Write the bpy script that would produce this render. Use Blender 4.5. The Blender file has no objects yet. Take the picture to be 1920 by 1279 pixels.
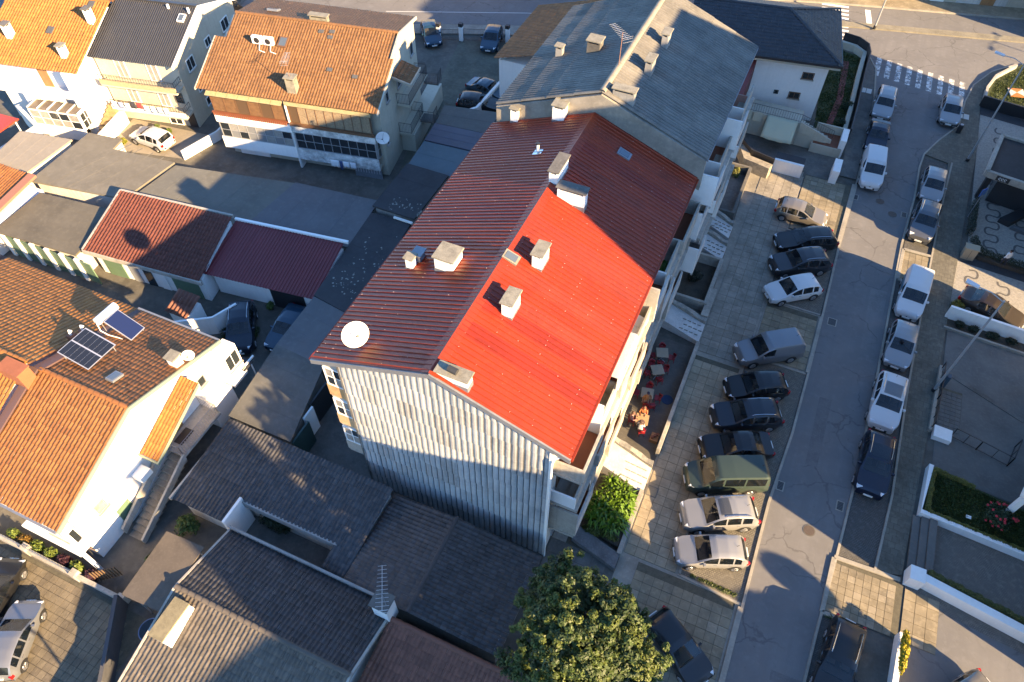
import bpy, math, random
import numpy as np
from mathutils import Matrix, Vector
from math import sin, cos, pi, radians, sqrt, atan2, tan
random.seed(7); RNG = np.random.default_rng(7)
scene = bpy.context.scene
COL = scene.collection

# ---------------------------------------------------------------- camera
# world axes: +Y runs up the street (away from the camera), +X to the right of it
CAM_H, FPX, PITCH, TH = 40.0, 1375.0, radians(51.6), radians(65.85)
cam = bpy.data.cameras.new('camera'); camo = bpy.data.objects.new('camera', cam); COL.objects.link(camo)
camo.location = (0, 0, CAM_H)
camo.rotation_euler = (pi/2 - PITCH, 0, pi/2 - TH)
cam.sensor_fit = 'HORIZONTAL'; cam.sensor_width = 36.0; cam.lens = FPX/1920*36.0
cam.clip_start = 0.5; cam.clip_end = 2000
scene.camera = camo

# ---------------------------------------------------------------- sky, sun, exposure
SUN_AZ, SUN_EL = radians(-16.85), radians(21.5)          # direction towards the sun, angle from +X
SDIR = Vector((cos(SUN_AZ)*cos(SUN_EL), sin(SUN_AZ)*cos(SUN_EL), sin(SUN_EL)))
world = bpy.data.worlds.new('World'); scene.world = world; world.use_nodes = True
wn = world.node_tree; wn.nodes.clear()
sky = wn.nodes.new('ShaderNodeTexSky'); sky.sky_type = 'NISHITA'; sky.sun_disc = False
sky.sun_elevation = SUN_EL; sky.sun_rotation = pi/2 - SUN_AZ
sky.air_density = 1.0; sky.dust_density = 0.0; sky.ozone_density = 5.5
bg = wn.nodes.new('ShaderNodeBackground'); bg.inputs['Strength'].default_value = 0.102
wo = wn.nodes.new('ShaderNodeOutputWorld')
wn.links.new(sky.outputs[0], bg.inputs[0]); wn.links.new(bg.outputs[0], wo.inputs[0])
sl = bpy.data.lights.new('sun', 'SUN'); sl.energy = 5.0; sl.angle = radians(0.53); sl.color = (1.0, 0.71, 0.38)
so = bpy.data.objects.new('sun', sl); COL.objects.link(so); so.location = SDIR*150
so.rotation_euler = SDIR.to_track_quat('Z', 'Y').to_euler()
vs = scene.view_settings; vs.view_transform = 'Standard'; vs.look = 'None'; vs.exposure = 2.4; vs.gamma = 1.0
vs.use_curve_mapping = False

# ---------------------------------------------------------------- pixel -> place (a pixel is a direction; z is the known height)
_f = np.array([-cos(TH)*cos(PITCH), sin(TH)*cos(PITCH), -sin(PITCH)])
_r = np.array([sin(TH), cos(TH), 0.0]); _u = np.cross(_r, _f)
def W(px, py, z=0.0):
    d = (px-960.0)/FPX*_r - (py-639.5)/FPX*_u + _f
    t = (z-CAM_H)/d[2]
    return Vector((float(d[0]*t), float(d[1]*t), float(z)))

# ---------------------------------------------------------------- materials
MATS = {}
def M(name, col, rough=0.8, metal=0.0, var=0.0, vscale=1.5, var2=None, stain=0.0, bump=0.0, bscale=30.0,
      island=0.0, spec=0.5, coat=0.0, brick=None, alpha=None, trans=0.0, coord='pos', streak=0.0, runs=0.0, tyre=0.0):
    if name in MATS: return MATS[name]
    m = bpy.data.materials.new(name); m.use_nodes = True; MATS[name] = m
    nt = m.node_tree; N = nt.nodes; L = nt.links
    b = N['Principled BSDF']
    b.inputs['Base Color'].default_value = (*col, 1); b.inputs['Roughness'].default_value = rough
    b.inputs['Metallic'].default_value = metal; b.inputs['Specular IOR Level'].default_value = spec
    b.inputs['Coat Weight'].default_value = coat; b.inputs['Coat Roughness'].default_value = 0.06
    if trans: b.inputs['Transmission Weight'].default_value = trans
    if coord == 'pos':
        g = N.new('ShaderNodeNewGeometry'); P = g.outputs['Position']
    else:
        g = N.new('ShaderNodeTexCoord'); P = g.outputs['Object']
    cur = None
    def rgb(c):
        r = N.new('ShaderNodeRGB'); r.outputs[0].default_value = (*c, 1); return r.outputs[0]
    def mix(fac, a, bb, mode='MIX'):
        x = N.new('ShaderNodeMix'); x.data_type = 'RGBA'; x.blend_type = mode
        if isinstance(fac, float): x.inputs[0].default_value = fac
        else: L.new(fac, x.inputs[0])
        L.new(a, x.inputs[6]); L.new(bb, x.inputs[7]); return x.outputs[2]
    def noise(sc, det=4, vec=None, rough_=0.6):
        n = N.new('ShaderNodeTexNoise'); n.inputs['Scale'].default_value = sc; n.inputs['Detail'].default_value = det
        n.inputs['Roughness'].default_value = rough_; L.new(vec or P, n.inputs['Vector']); return n.outputs['Fac']
    def ramp(f, a, c):
        r = N.new('ShaderNodeMapRange'); r.inputs[1].default_value = a; r.inputs[2].default_value = c
        L.new(f, r.inputs[0]); return r.outputs[0]
    cur = rgb(col)
    if brick:                                   # (w, h, mortar, dark) pattern too fine to be built piece by piece
        bt = N.new('ShaderNodeTexBrick'); bt.inputs['Scale'].default_value = 1.0
        bt.inputs['Brick Width'].default_value = brick[0]; bt.inputs['Row Height'].default_value = brick[1]
        bt.inputs['Mortar Size'].default_value = brick[2]; bt.inputs['Mortar Smooth'].default_value = 0.3
        c1 = tuple(min(1, c*1.12) for c in col); c2 = tuple(c*0.82 for c in col)
        bt.inputs['Color1'].default_value = (*c1, 1); bt.inputs['Color2'].default_value = (*c2, 1)
        bt.inputs['Mortar'].default_value = (*[c*brick[3] for c in col], 1)
        L.new(P, bt.inputs['Vector']); cur = bt.outputs['Color']; brk = bt.outputs['Fac']
    if var:
        c2 = var2 or tuple(c*(1-var) for c in col)
        cur = mix(ramp(noise(vscale, 6), 0.36, 0.68), cur, rgb(c2))
        c3 = tuple(min(1, c*(1+var*0.6)) for c in col)
        cur = mix(ramp(noise(vscale*6.3, 3), 0.5, 0.8), cur, rgb(c3))
    if stain:                                   # dirt blotches
        f = ramp(noise(0.55, 8, rough_=0.7), 0.47, 0.66)
        mm = N.new('ShaderNodeMath'); mm.operation = 'MULTIPLY'; mm.inputs[1].default_value = stain; L.new(f, mm.inputs[0])
        cur = mix(mm.outputs[0], cur, rgb(tuple(c*0.28 for c in col)))
    if streak:                                  # rain streaks running down a wall
        mp = N.new('ShaderNodeMapping'); mp.inputs['Scale'].default_value = (5.0, 5.0, 0.22); L.new(P, mp.inputs['Vector'])
        f = ramp(noise(1.0, 5, mp.outputs[0]), 0.5, 0.72)
        mm = N.new('ShaderNodeMath'); mm.operation = 'MULTIPLY'; mm.inputs[1].default_value = streak; L.new(f, mm.inputs[0])
        cur = mix(mm.outputs[0], cur, rgb(tuple(c*0.3 for c in col)))
    if runs:                                    # dirt runs and flaking paint down a roof slope (runs along x)
        mp = N.new('ShaderNodeMapping'); mp.inputs['Scale'].default_value = (0.35, 7.0, 1.0); L.new(P, mp.inputs['Vector'])
        f = ramp(noise(1.0, 6, mp.outputs[0]), 0.52, 0.75)
        mm = N.new('ShaderNodeMath'); mm.operation = 'MULTIPLY'; mm.inputs[1].default_value = runs*0.55; L.new(f, mm.inputs[0])
        cur = mix(mm.outputs[0], cur, rgb((col[0]*0.55, col[1]*0.7, col[2]*0.8)))
        fl = N.new('ShaderNodeMath'); fl.operation = 'MULTIPLY'; L.new(ramp(noise(9.0, 8, rough_=0.8), 0.60, 0.66), fl.inputs[0]); L.new(ramp(noise(0.45, 3), 0.50, 0.68), fl.inputs[1])
        m2 = N.new('ShaderNodeMath'); m2.operation = 'MULTIPLY'; m2.inputs[1].default_value = runs; L.new(fl.outputs[0], m2.inputs[0])
        cur = mix(m2.outputs[0], cur, rgb((0.34, 0.17, 0.10)))
    if tyre:                                    # worn wheel tracks along y, oil spots, cracks
        mp = N.new('ShaderNodeMapping'); mp.inputs['Scale'].default_value = (1.6, 0.05, 1.0); L.new(P, mp.inputs['Vector'])
        cur = mix(ramp(noise(1.0, 3, mp.outputs[0]), 0.42, 0.75), cur, rgb(tuple(c*(1-tyre) for c in col)))
        vo = N.new('ShaderNodeTexVoronoi'); vo.feature = 'DISTANCE_TO_EDGE'; vo.inputs['Scale'].default_value = 0.33
        wp_ = N.new('ShaderNodeVectorMath'); wp_.operation = 'ADD'; nz = N.new('ShaderNodeTexNoise'); nz.inputs['Scale'].default_value = 1.2; nz.inputs['Detail'].default_value = 5; L.new(P, nz.inputs['Vector']); L.new(P, wp_.inputs[0]); L.new(nz.outputs['Color'], wp_.inputs[1]); L.new(wp_.outputs[0], vo.inputs['Vector'])
        cf = N.new('ShaderNodeMath'); cf.operation = 'MULTIPLY'; L.new(ramp(vo.outputs[0], 0.022, 0.0), cf.inputs[0]); L.new(ramp(noise(0.25, 2), 0.44, 0.54), cf.inputs[1])
        c2_ = N.new('ShaderNodeMath'); c2_.operation = 'MULTIPLY'; c2_.inputs[1].default_value = 0.6; L.new(cf.outputs[0], c2_.inputs[0])
        cur = mix(c2_.outputs[0], cur, rgb(tuple(c*0.35 for c in col)))
        cur = mix(ramp(noise(1.7, 2), 0.70, 0.76), cur, rgb(tuple(c*0.55 for c in col)))
    if island:                                  # every tile / leaf its own shade
        gi = g if coord == 'pos' else N.new('ShaderNodeNewGeometry')
        r = N.new('ShaderNodeMapRange'); r.inputs[3].default_value = 1-island; r.inputs[4].default_value = 1+island*0.7
        L.new(gi.outputs['Random Per Island'], r.inputs[0])
        hs = N.new('ShaderNodeHueSaturation'); L.new(r.outputs[0], hs.inputs['Value']); L.new(cur, hs.inputs['Color'])
        cur = hs.outputs[0]
    if cur: L.new(cur, b.inputs['Base Color'])
    if bump or brick:
        bp = N.new('ShaderNodeBump'); bp.inputs['Strength'].default_value = max(bump, 0.25); bp.inputs['Distance'].default_value = 0.02
        h = noise(bscale, 5)
        if brick:
            s = N.new('ShaderNodeMath'); s.operation = 'SUBTRACT'; L.new(h, s.inputs[0]); L.new(brk, s.inputs[1]); h = s.outputs[0]
        L.new(h, bp.inputs['Height']); L.new(bp.outputs[0], b.inputs['Normal'])
    if alpha is not None: b.inputs['Alpha'].default_value = alpha
    return m

# ---------------------------------------------------------------- mesh builder
class MB:
    def __init__(s): s.v = []; s.f = []
    def add(s, vs_, fs):
        o = len(s.v); s.v += [tuple(p) for p in vs_]; s.f += [tuple(i+o for i in q) for q in fs]; return s
    def hexa(s, p):                              # 4 bottom (ccw) + 4 top
        return s.add(p, [(3,2,1,0),(4,5,6,7),(0,1,5,4),(1,2,6,5),(2,3,7,6),(3,0,4,7)])
    def box(s, x0, x1, y0, y1, z0, z1):
        return s.hexa([(x0,y0,z0),(x1,y0,z0),(x1,y1,z0),(x0,y1,z0),(x0,y0,z1),(x1,y0,z1),(x1,y1,z1),(x0,y1,z1)])
    def prism(s, poly, z0, z1):                  # poly ccw (x,y); z1 may be a list
        n = len(poly); zt = z1 if isinstance(z1, (list, tuple)) else [z1]*n
        return s.add([(x,y,z0) for x,y in poly]+[(x,y,z) for (x,y),z in zip(poly,zt)],
                     [tuple(range(n-1,-1,-1)), tuple(range(n,2*n))]+[(i,(i+1)%n,n+(i+1)%n,n+i) for i in range(n)])
    def prism_x(s, poly, x0, x1):                # poly (y,z) ccw seen from +x
        n = len(poly)
        return s.add([(x0,y,z) for y,z in poly]+[(x1,y,z) for y,z in poly],
                     [tuple(range(n-1,-1,-1)), tuple(range(n,2*n))]+[(i,(i+1)%n,n+(i+1)%n,n+i) for i in range(n)])
    def prism_y(s, poly, y0, y1):                # poly (x,z) cw seen from +y
        n = len(poly)
        return s.add([(x,y1,z) for x,z in poly]+[(x,y0,z) for x,z in poly],
                     [tuple(range(n-1,-1,-1)), tuple(range(n,2*n))]+[(i,(i+1)%n,n+(i+1)%n,n+i) for i in range(n)])
    def tube(s, pts, r, n=8, caps=True):
        pts = [Vector(p) for p in pts]; rs = r if isinstance(r, (list, tuple)) else [r]*len(pts)
        o = len(s.v)
        for i, p in enumerate(pts):
            d = (pts[min(i+1, len(pts)-1)]-pts[max(i-1, 0)]).normalized()
            a = d.orthogonal().normalized() if i == 0 else (a - d*a.dot(d)).normalized()
            b = d.cross(a)
            for k in range(n):
                t = 2*pi*k/n; q = p+(a*cos(t)+b*sin(t))*rs[i]; s.v.append(tuple(q))
        for i in range(len(pts)-1):
            for k in range(n):
                s.f.append((o+i*n+k, o+i*n+(k+1)%n, o+(i+1)*n+(k+1)%n, o+(i+1)*n+k))
        if caps:
            s.f.append(tuple(o+k for k in range(n-1,-1,-1))); e = o+(len(pts)-1)*n; s.f.append(tuple(e+k for k in range(n)))
        return s
    def quad(s, a, b, c, d): return s.add([a,b,c,d], [(0,1,2,3)])
    def strip(s, line, w, z, side=0):            # flat strip along a polyline
        L_ = [Vector((p[0],p[1],0)) for p in line]; o = len(s.v)
        for i, p in enumerate(L_):
            d = (L_[min(i+1,len(L_)-1)]-L_[max(i-1,0)]).normalized(); nrm = Vector((-d.y,d.x,0))
            a = p+nrm*(w/2 if side==0 else (w if side>0 else 0)); b = p-nrm*(w/2 if side==0 else (0 if side>0 else w))
            s.v += [(a.x,a.y,z),(b.x,b.y,z)]
        for i in range(len(L_)-1): s.f.append((o+2*i+1,o+2*i+3,o+2*i+2,o+2*i))
        return s
    def kerb(s, line, w, z0, z1):                # raised strip along a polyline
        L_ = [Vector((p[0],p[1],0)) for p in line]; o = len(s.v); n = len(L_)
        for i, p in enumerate(L_):
            d = (L_[min(i+1,n-1)]-L_[max(i-1,0)]).normalized(); k = Vector((-d.y,d.x,0))*w/2
            s.v += [(p.x+k.x,p.y+k.y,z0),(p.x-k.x,p.y-k.y,z0),(p.x-k.x,p.y-k.y,z1),(p.x+k.x,p.y+k.y,z1)]
        for i in range(n-1):
            a = o+4*i; b = a+4
            for k in range(4): s.f.append((a+k, a+(k+1)%4, b+(k+1)%4, b+k))
        s.f.append((o+3,o+2,o+1,o)); e = o+4*(n-1); s.f.append((e,e+1,e+2,e+3)); return s
    def data(s, name, mat, smooth=False):
        me = bpy.data.meshes.new(name); me.from_pydata(s.v, [], s.f); me.update()
        if mat: me.materials.append(mat)
        if smooth: me.polygons.foreach_set('use_smooth', [True]*len(me.polygons))
        return me
    def build(s, name, mat, parent=None, smooth=False, world=False, bev=0.0, loc=None, rot=None):
        o = obj(name, s.data(name, mat, smooth), parent, world)
        if loc is not None: o.location = loc
        if rot is not None: o.rotation_euler = rot
        if bev:
            b = o.modifiers.new('bevel', 'BEVEL'); b.width = bev; b.segments = 2; b.limit_method = 'ANGLE'
        return o
def wmat(o):
    m = Matrix.LocRotScale(o.location, o.rotation_euler, o.scale)
    return (wmat(o.parent) @ o.matrix_parent_inverse @ m) if o.parent else m
def obj(name, me, parent=None, world=False):
    o = bpy.data.objects.new(name, me); COL.objects.link(o)
    if parent:
        o.parent = parent
        if world: o.matrix_parent_inverse = wmat(parent).inverted()
    return o
def tag(o, label=None, cat=None, group=None, kind=None):
    if label: o['label'] = label
    if cat: o['category'] = cat
    if group: o['group'] = group
    if kind: o['kind'] = kind
    return o
def thing(name, label, cat, loc=(0,0,0), rotz=0.0, group=None):
    o = bpy.data.objects.new(name, None); COL.objects.link(o); o.empty_display_size = 0.3
    o.location = loc; o.rotation_euler = (0, 0, rotz); return tag(o, label, cat, group)
def struct(o): o['kind'] = 'structure'; return o
def copy_tree(o, parent=None):
    c = o.copy(); COL.objects.link(c)
    if parent: c.parent = parent
    for ch in o.children: copy_tree(ch, c)
    return c
def smooth_by_angle(o, a=40):
    me = o.data; me.polygons.foreach_set('use_smooth', [True]*len(me.polygons))
    try: me.set_sharp_from_angle(angle=radians(a))
    except Exception: pass
    return o

# ---------------------------------------------------------------- palette
ASPH = M('asphalt', (0.145,0.14,0.138), 0.9, var=0.22, vscale=0.35, bump=0.25, bscale=60, stain=0.12, tyre=0.16)
CONC = M('concrete', (0.255,0.228,0.185), 0.9, var=0.3, vscale=0.6, stain=0.4, bump=0.2)
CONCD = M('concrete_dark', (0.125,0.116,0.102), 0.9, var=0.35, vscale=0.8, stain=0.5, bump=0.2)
CONCL = M('concrete_light', (0.36,0.33,0.28), 0.85, var=0.2, vscale=1.2, stain=0.3, bump=0.15, streak=0.35)
SLAB = M('slab_beige', (0.235,0.195,0.13), 0.9, var=0.35, vscale=0.5, stain=0.35, bump=0.2, island=0.0)
COBB = M('cobble', (0.15,0.135,0.11), 0.9, var=0.3, vscale=0.7, bump=0.5, brick=(0.14,0.11,0.018,0.35))
KERB = M('kerb_stone', (0.28,0.255,0.21), 0.85, var=0.25, vscale=1.0, stain=0.2)
WHITE = M('white_render', (0.74,0.72,0.68), 0.8, var=0.06, vscale=0.8, streak=0.08)
WHITED = M('white_render_dirty', (0.5,0.48,0.44), 0.85, var=0.15, vscale=0.8, stain=0.3, streak=0.3)
CREAM = M('cream_render', (0.42,0.385,0.3), 0.85, var=0.12, vscale=0.6, streak=0.12)
GREYW = M('grey_render', (0.26,0.25,0.23), 0.85, var=0.2, vscale=0.8, stain=0.3, streak=0.3)
REDS = M('red_painted_sheet', (0.232,0.027,0.007), 0.42, var=0.22, vscale=0.5, bump=0.05, spec=0.4, runs=0.5)
REDS2 = M('red_painted_sheet_faded', (0.218,0.030,0.012), 0.46, var=0.25, vscale=0.7, bump=0.05, spec=0.4, runs=0.75)
REDS3 = M('red_painted_sheet_deep', (0.20,0.020,0.007), 0.42, var=0.22, vscale=0.6, bump=0.05, spec=0.4, runs=0.45)
REDG = M('dark_red_sheet', (0.125,0.014,0.017), 0.5, var=0.15, vscale=0.6)
REDT = M('red_tile', (0.108,0.030,0.018), 0.8, var=0.15, vscale=0.8, island=0.16)
FIBRE = M('fibre_cement', (0.15,0.14,0.122), 0.9, var=0.28, vscale=0.9, stain=0.25, bump=0.2, streak=0.0)
FIBREW2 = M('fibre_cement_wall_pale', (0.375,0.38,0.38), 0.85, var=0.2, vscale=0.9, stain=0.12, bump=0.1, streak=0.3)
FIBREW3 = M('fibre_cement_wall_dull', (0.30,0.30,0.295), 0.85, var=0.25, vscale=0.9, stain=0.25, bump=0.1, streak=0.45)
FIBREW = M('fibre_cement_wall', (0.32,0.335,0.34), 0.85, var=0.2, vscale=0.9, stain=0.18, bump=0.1, streak=0.35)
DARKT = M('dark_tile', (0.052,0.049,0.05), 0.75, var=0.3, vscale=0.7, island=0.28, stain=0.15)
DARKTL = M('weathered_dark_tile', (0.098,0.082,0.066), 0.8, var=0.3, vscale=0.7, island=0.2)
BLUET = M('slate_blue_tile', (0.028,0.03,0.036), 0.6, var=0.2, vscale=0.7, island=0.2)
ORANT = M('orange_tile', (0.225,0.086,0.021), 0.75, var=0.25, vscale=0.6, island=0.24, stain=0.12)
ORANT2 = M('bright_orange_tile', (0.285,0.112,0.021), 0.75, var=0.12, vscale=0.7, island=0.2)
TANT = M('tan_tile', (0.168,0.079,0.028), 0.8, var=0.28, vscale=0.5, island=0.2, stain=0.15)
BROWNT = M('brown_tile', (0.165,0.066,0.042), 0.8, var=0.25, vscale=0.7, island=0.2)
ANTHR = M('anthracite_sheet', (0.032,0.032,0.034), 0.45, var=0.15)
FELT = M('roofing_felt', (0.145,0.13,0.1), 0.9, var=0.2, vscale=0.45, stain=0.2, bump=0.12, bscale=8)
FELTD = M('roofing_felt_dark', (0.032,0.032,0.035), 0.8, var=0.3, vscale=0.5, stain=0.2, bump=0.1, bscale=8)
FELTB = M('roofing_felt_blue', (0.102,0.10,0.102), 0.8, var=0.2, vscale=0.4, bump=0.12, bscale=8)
TANS = M('tan_sheet', (0.088,0.072,0.055), 0.8, var=0.25, vscale=1.2, bump=0.1)
TERRA = M('terracotta_floor', (0.17,0.052,0.022), 0.7, var=0.15, vscale=2)
LICHEN = M('lichen_concrete', (0.235,0.215,0.165), 0.9, var=0.4, vscale=2.5, stain=0.25, bump=0.3)
BLACKM = M('black_metal', (0.02,0.02,0.022), 0.5)
GREYM = M('grey_metal', (0.30,0.31,0.33), 0.45, metal=0.6)
STEEL = M('steel', (0.55,0.55,0.55), 0.3, metal=1.0)
ZINC = M('zinc', (0.22,0.23,0.25), 0.5, metal=0.4, var=0.2, vscale=1)
PIPEW = M('white_plastic', (0.75,0.73,0.68), 0.5)
WFRAME = M('window_frame_white', (0.75,0.74,0.70), 0.5)
WFRAMEG = M('window_frame_alu', (0.42,0.43,0.44), 0.4, metal=0.5)
WFRAMEB = M('window_frame_brown', (0.12,0.06,0.03), 0.6)
GLASS = M('window_glass', (0.02,0.025,0.03), 0.05, spec=0.8)
GLASSW = M('curtained_glass', (0.30,0.28,0.25), 0.12, var=0.4, vscale=3)
WOOD = M('wood_boards', (0.30,0.15,0.06), 0.7, var=0.3, vscale=3)
WOODP = M('pale_wood', (0.50,0.33,0.17), 0.7, var=0.3, vscale=3)
GRASS = M('grass', (0.036,0.048,0.012), 0.9, var=0.4, vscale=1.5, bump=0.6, bscale=50)
SOIL = M('soil', (0.07,0.055,0.038), 0.95, var=0.4, vscale=2, bump=0.4)
WHITEP = M('road_paint', (0.72,0.70,0.64), 0.8)
SHUT = M('green_shutter', (0.10,0.16,0.10), 0.6, var=0.1)
# ================================================================ ground, streets, pavements
def sheet(name, poly, z, mat, parent=None):
    return MB().add([(x,y,z) for x,y in poly], [tuple(range(len(poly)))]).build(name, mat, parent)
GROUND = M('ground_mix', (0.11,0.10,0.083), 0.95, var=0.35, vscale=0.4, stain=0.5, bump=0.2)
struct(sheet('ground', [(-400,-300),(400,-300),(400,500),(-400,500)], -0.012, GROUND))
# lower street and the street across the top
KL = [(5.7,2),(5.86,13.1),(5.89,18.3),(5.9,24),(6.25,29.3),(6.33,34.5),(6.35,39.7),(6.32,47.3),(6.5,55),(6.5,63.7),(6.2,70),(5.75,74.7),(4.5,77.7)]
KR = [(9.4,10),(9.75,17.3),(10.1,22.5),(10.42,28.5),(10.58,36.4),(10.72,49.9),(11.1,56.3),(11.1,60.4),(11.3,62.5),(12.3,65.1),(13.8,68.2),(14.1,72.5),(14.7,75.7),(16.2,78.9),(18.4,81.3)]
struct(sheet('street', KL+[(8,79.5)]+[(19,83)]+KR[::-1]+[(9,2)], 0.0, ASPH))
def up(x): return 59.3+0.42*(x+61) if x < -29 else (72.7+0.303*(x+29) if x < 1 else 81.8+0.245*(x-1))     # centre line of the street across the top
xs_ = list(range(-110,-60,10))+list(range(-60,70,4))
struct(sheet('cross_street', [(x, up(x)-4.3-(0.9 if x>2 else 0)) for x in xs_]+[(x, up(x)+5.0) for x in xs_[::-1]], 0.004, ASPH))
MED = M('median_stone', (0.2,0.18,0.135), 0.9, var=0.3, vscale=1, stain=0.3)
struct(MB().kerb([(x, up(x)+0.3) for x in range(-20,60,3)], 1.0, 0, 0.13).build('median', MED))
struct(MB().prism([(x, up(x)+4.9) for x in xs_]+[(x, up(x)+7.3) for x in xs_[::-1]], 0.0, 0.13).build('far_pavement', SLAB))
struct(MB().kerb([(x, up(x)+4.85) for x in xs_], 0.16, 0, 0.14).build('far_kerb', KERB))
struct(MB().prism([(x, up(x)-6.6) for x in xs_ if x < -4]+[(x, up(x)-4.6) for x in xs_[::-1] if x < -4], 0.0, 0.13).build('near_pavement', CONC))
# worn paint
WP = M('worn_paint', (0.72,0.70,0.66), 0.8)
def wear(m, lo, hi, sc):
    nt = m.node_tree; N = nt.nodes; g = N.new('ShaderNodeNewGeometry'); n = N.new('ShaderNodeTexNoise'); n.inputs['Scale'].default_value = sc
    n.inputs['Detail'].default_value = 8; n.inputs['Roughness'].default_value = 0.75; r = N.new('ShaderNodeMapRange'); r.inputs[1].default_value = lo; r.inputs[2].default_value = hi
    nt.links.new(g.outputs['Position'], n.inputs['Vector']); nt.links.new(n.outputs['Fac'], r.inputs[0]); nt.links.new(r.outputs[0], N['Principled BSDF'].inputs['Alpha'])
wear(WP, 0.40, 0.62, 2.4)
PW_ = M('half_worn_paint', (0.72,0.70,0.66), 0.8); wear(PW_, 0.34, 0.42, 3.0)
cw = thing('crosswalk', 'worn white crosswalk stripes across the mouth of the lower street', 'crosswalk', (10,74.7,0.008))
for k in range(9):
    x = 5.9+k*0.98; s = MB(); c = Vector((x, 75.4-0.16*k)); s.add([(c.x-0.24-10,c.y-1.7-74.7,0),(c.x+0.24-10,c.y-1.75-74.7,0),(c.x+0.2-10,c.y+1.7-74.7,0),(c.x-0.28-10,c.y+1.75-74.7,0)], [(0,1,2,3)])
    s.build('stripe', WP, cw)
cw2 = thing('crosswalk', 'zebra crossing with clear white bars beside the dark hip roofed house', 'crosswalk', (1.6,82,0.012))
for k in range(10):
    y = -3.9+k*0.86
    if abs(y-0.2) < 0.3: continue
    MB().add([(-1.8-0.12*k,y-0.2,0),(1.0-0.12*k,y+0.15,0),(1.0-0.12*k,y+0.55,0),(-1.8-0.12*k,y+0.2,0)], [(0,1,2,3)]).build('bar', PW_, cw2)
sb_ = tag(MB().add([(3.2,86.4,0.014),(3.75,86.5,0.014),(4.35,83.3,0.014),(3.8,83.2,0.014)], [(3,2,1,0)]).build('stop_line', PW_), 'broad white stop bar painted across the far lane', 'marking')
LNM = M('line_paint', (0.45,0.44,0.42), 0.8)
tag(MB().strip([(x, up(x)-1.6) for x in range(-44,-14,2)], 0.12, 0.012).build('lane_line', LNM), 'thin pale line along the shaded far street', 'marking')
# kerbs of the lower street
struct(MB().kerb(KL, 0.16, -0.01, 0.1).build('left_kerb', KERB))
struct(MB().kerb(KR, 0.14, -0.01, 0.1).build('right_kerb', KERB))
# apron and parking bays on the left of the street
struct(sheet('apron', [(-1.05,4),(5.7,4),(5.78,17.5),(2.35,17.7),(2.2,26),(2.4,40),(2.3,56),(-2.2,56),(-1.5,42),(-1.1,33)], 0.004, CONC))
BAY = [('parking_bay',[(2.35,17.7),(5.78,17.5),(5.82,24),(6.15,29.3),(6.22,34.3),(2.4,34.3),(2.15,26),(2.0,20.8)]),
       ('parking_bay',[(2.45,40.2),(6.2,40.2),(6.2,48.0),(2.2,48.0)]), ('parking_bay',[(2.35,34.5),(6.22,34.5),(6.22,40.0),(2.4,40.0)])]
struct(sheet('parking_bay', BAY[0][1], 0.008, COBB)); struct(sheet('parking_bay', BAY[1][1], 0.008, COBB)); struct(sheet('parking_apron', BAY[2][1], 0.009, CONC))
for ln in ([(2.2,17.6),(5.8,17.35)], [(2.3,17.6),(1.95,20.9)], [(2.35,34.4),(6.2,34.4)], [(2.4,40.1),(6.2,40.1)], [(2.2,48.1),(6.1,48.1)], [(2.25,21.0),(3.0,21.0)]):
    struct(MB().kerb(ln, 0.13, -0.01, 0.055).build('bay_edging', KERB))
struct(sheet('left_pavement', [(4.95,56.5),(6.35,56.5),(6.4,63.7),(6.1,70),(5.6,74.7),(4.4,77.6),(3.0,78.3),(4.7,75.4),(4.75,70),(4.9,62)], 0.105, CONCD))
# right hand: parking strip, pavement
struct(sheet('parking_strip', [(10.15,22.3),(12.1,22.2),(12.45,27.4),(12.5,35.9),(12.75,45.7),(10.75,46.0),(10.68,40),(10.6,33)], 0.008, M('cobble_dark',(0.095,0.09,0.082),0.9,var=0.3,vscale=0.7,bump=0.5,brick=(0.13,0.1,0.018,0.4))))
struct(sheet('parking_strip', [(10.9,49.6),(12.95,49.4),(13.1,55),(13.6,62),(11.3,62),(11.25,56)], 0.008, MATS['cobble_dark']))
struct(sheet('parking_strip', [(9.6,10),(11.8,10),(11.8,18.6),(9.85,18.6)], 0.008, MATS['cobble_dark']))
PAVR = M('pavement_tiles', (0.125,0.115,0.09), 0.9, var=0.35, vscale=0.6, stain=0.35, brick=(0.4,0.4,0.02,0.55))
struct(MB().prism([(12.2,22.2),(13.55,22.6),(13.75,26.8),(14.1,33.4),(14.5,43.3),(15.05,55.9),(15.5,66),(15.4,72),(15.6,75.1),(16.3,77.6),(18.1,80.4),(16.2,78.8),(14.75,75.7),(14.15,72.5),(13.85,68.2),(12.4,65.1),(11.4,62.5),(13.3,62),(13.2,55),(12.95,46),(12.6,35.9),(12.5,27.4)], -0.01, 0.1).build('right_pavement', PAVR))
struct(MB().kerb([(12.15,22.2),(12.5,27.4),(12.55,35.9),(12.85,46),(13.15,55),(13.6,62.2)], 0.13, -0.01, 0.12).build('strip_kerb', KERB))
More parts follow.
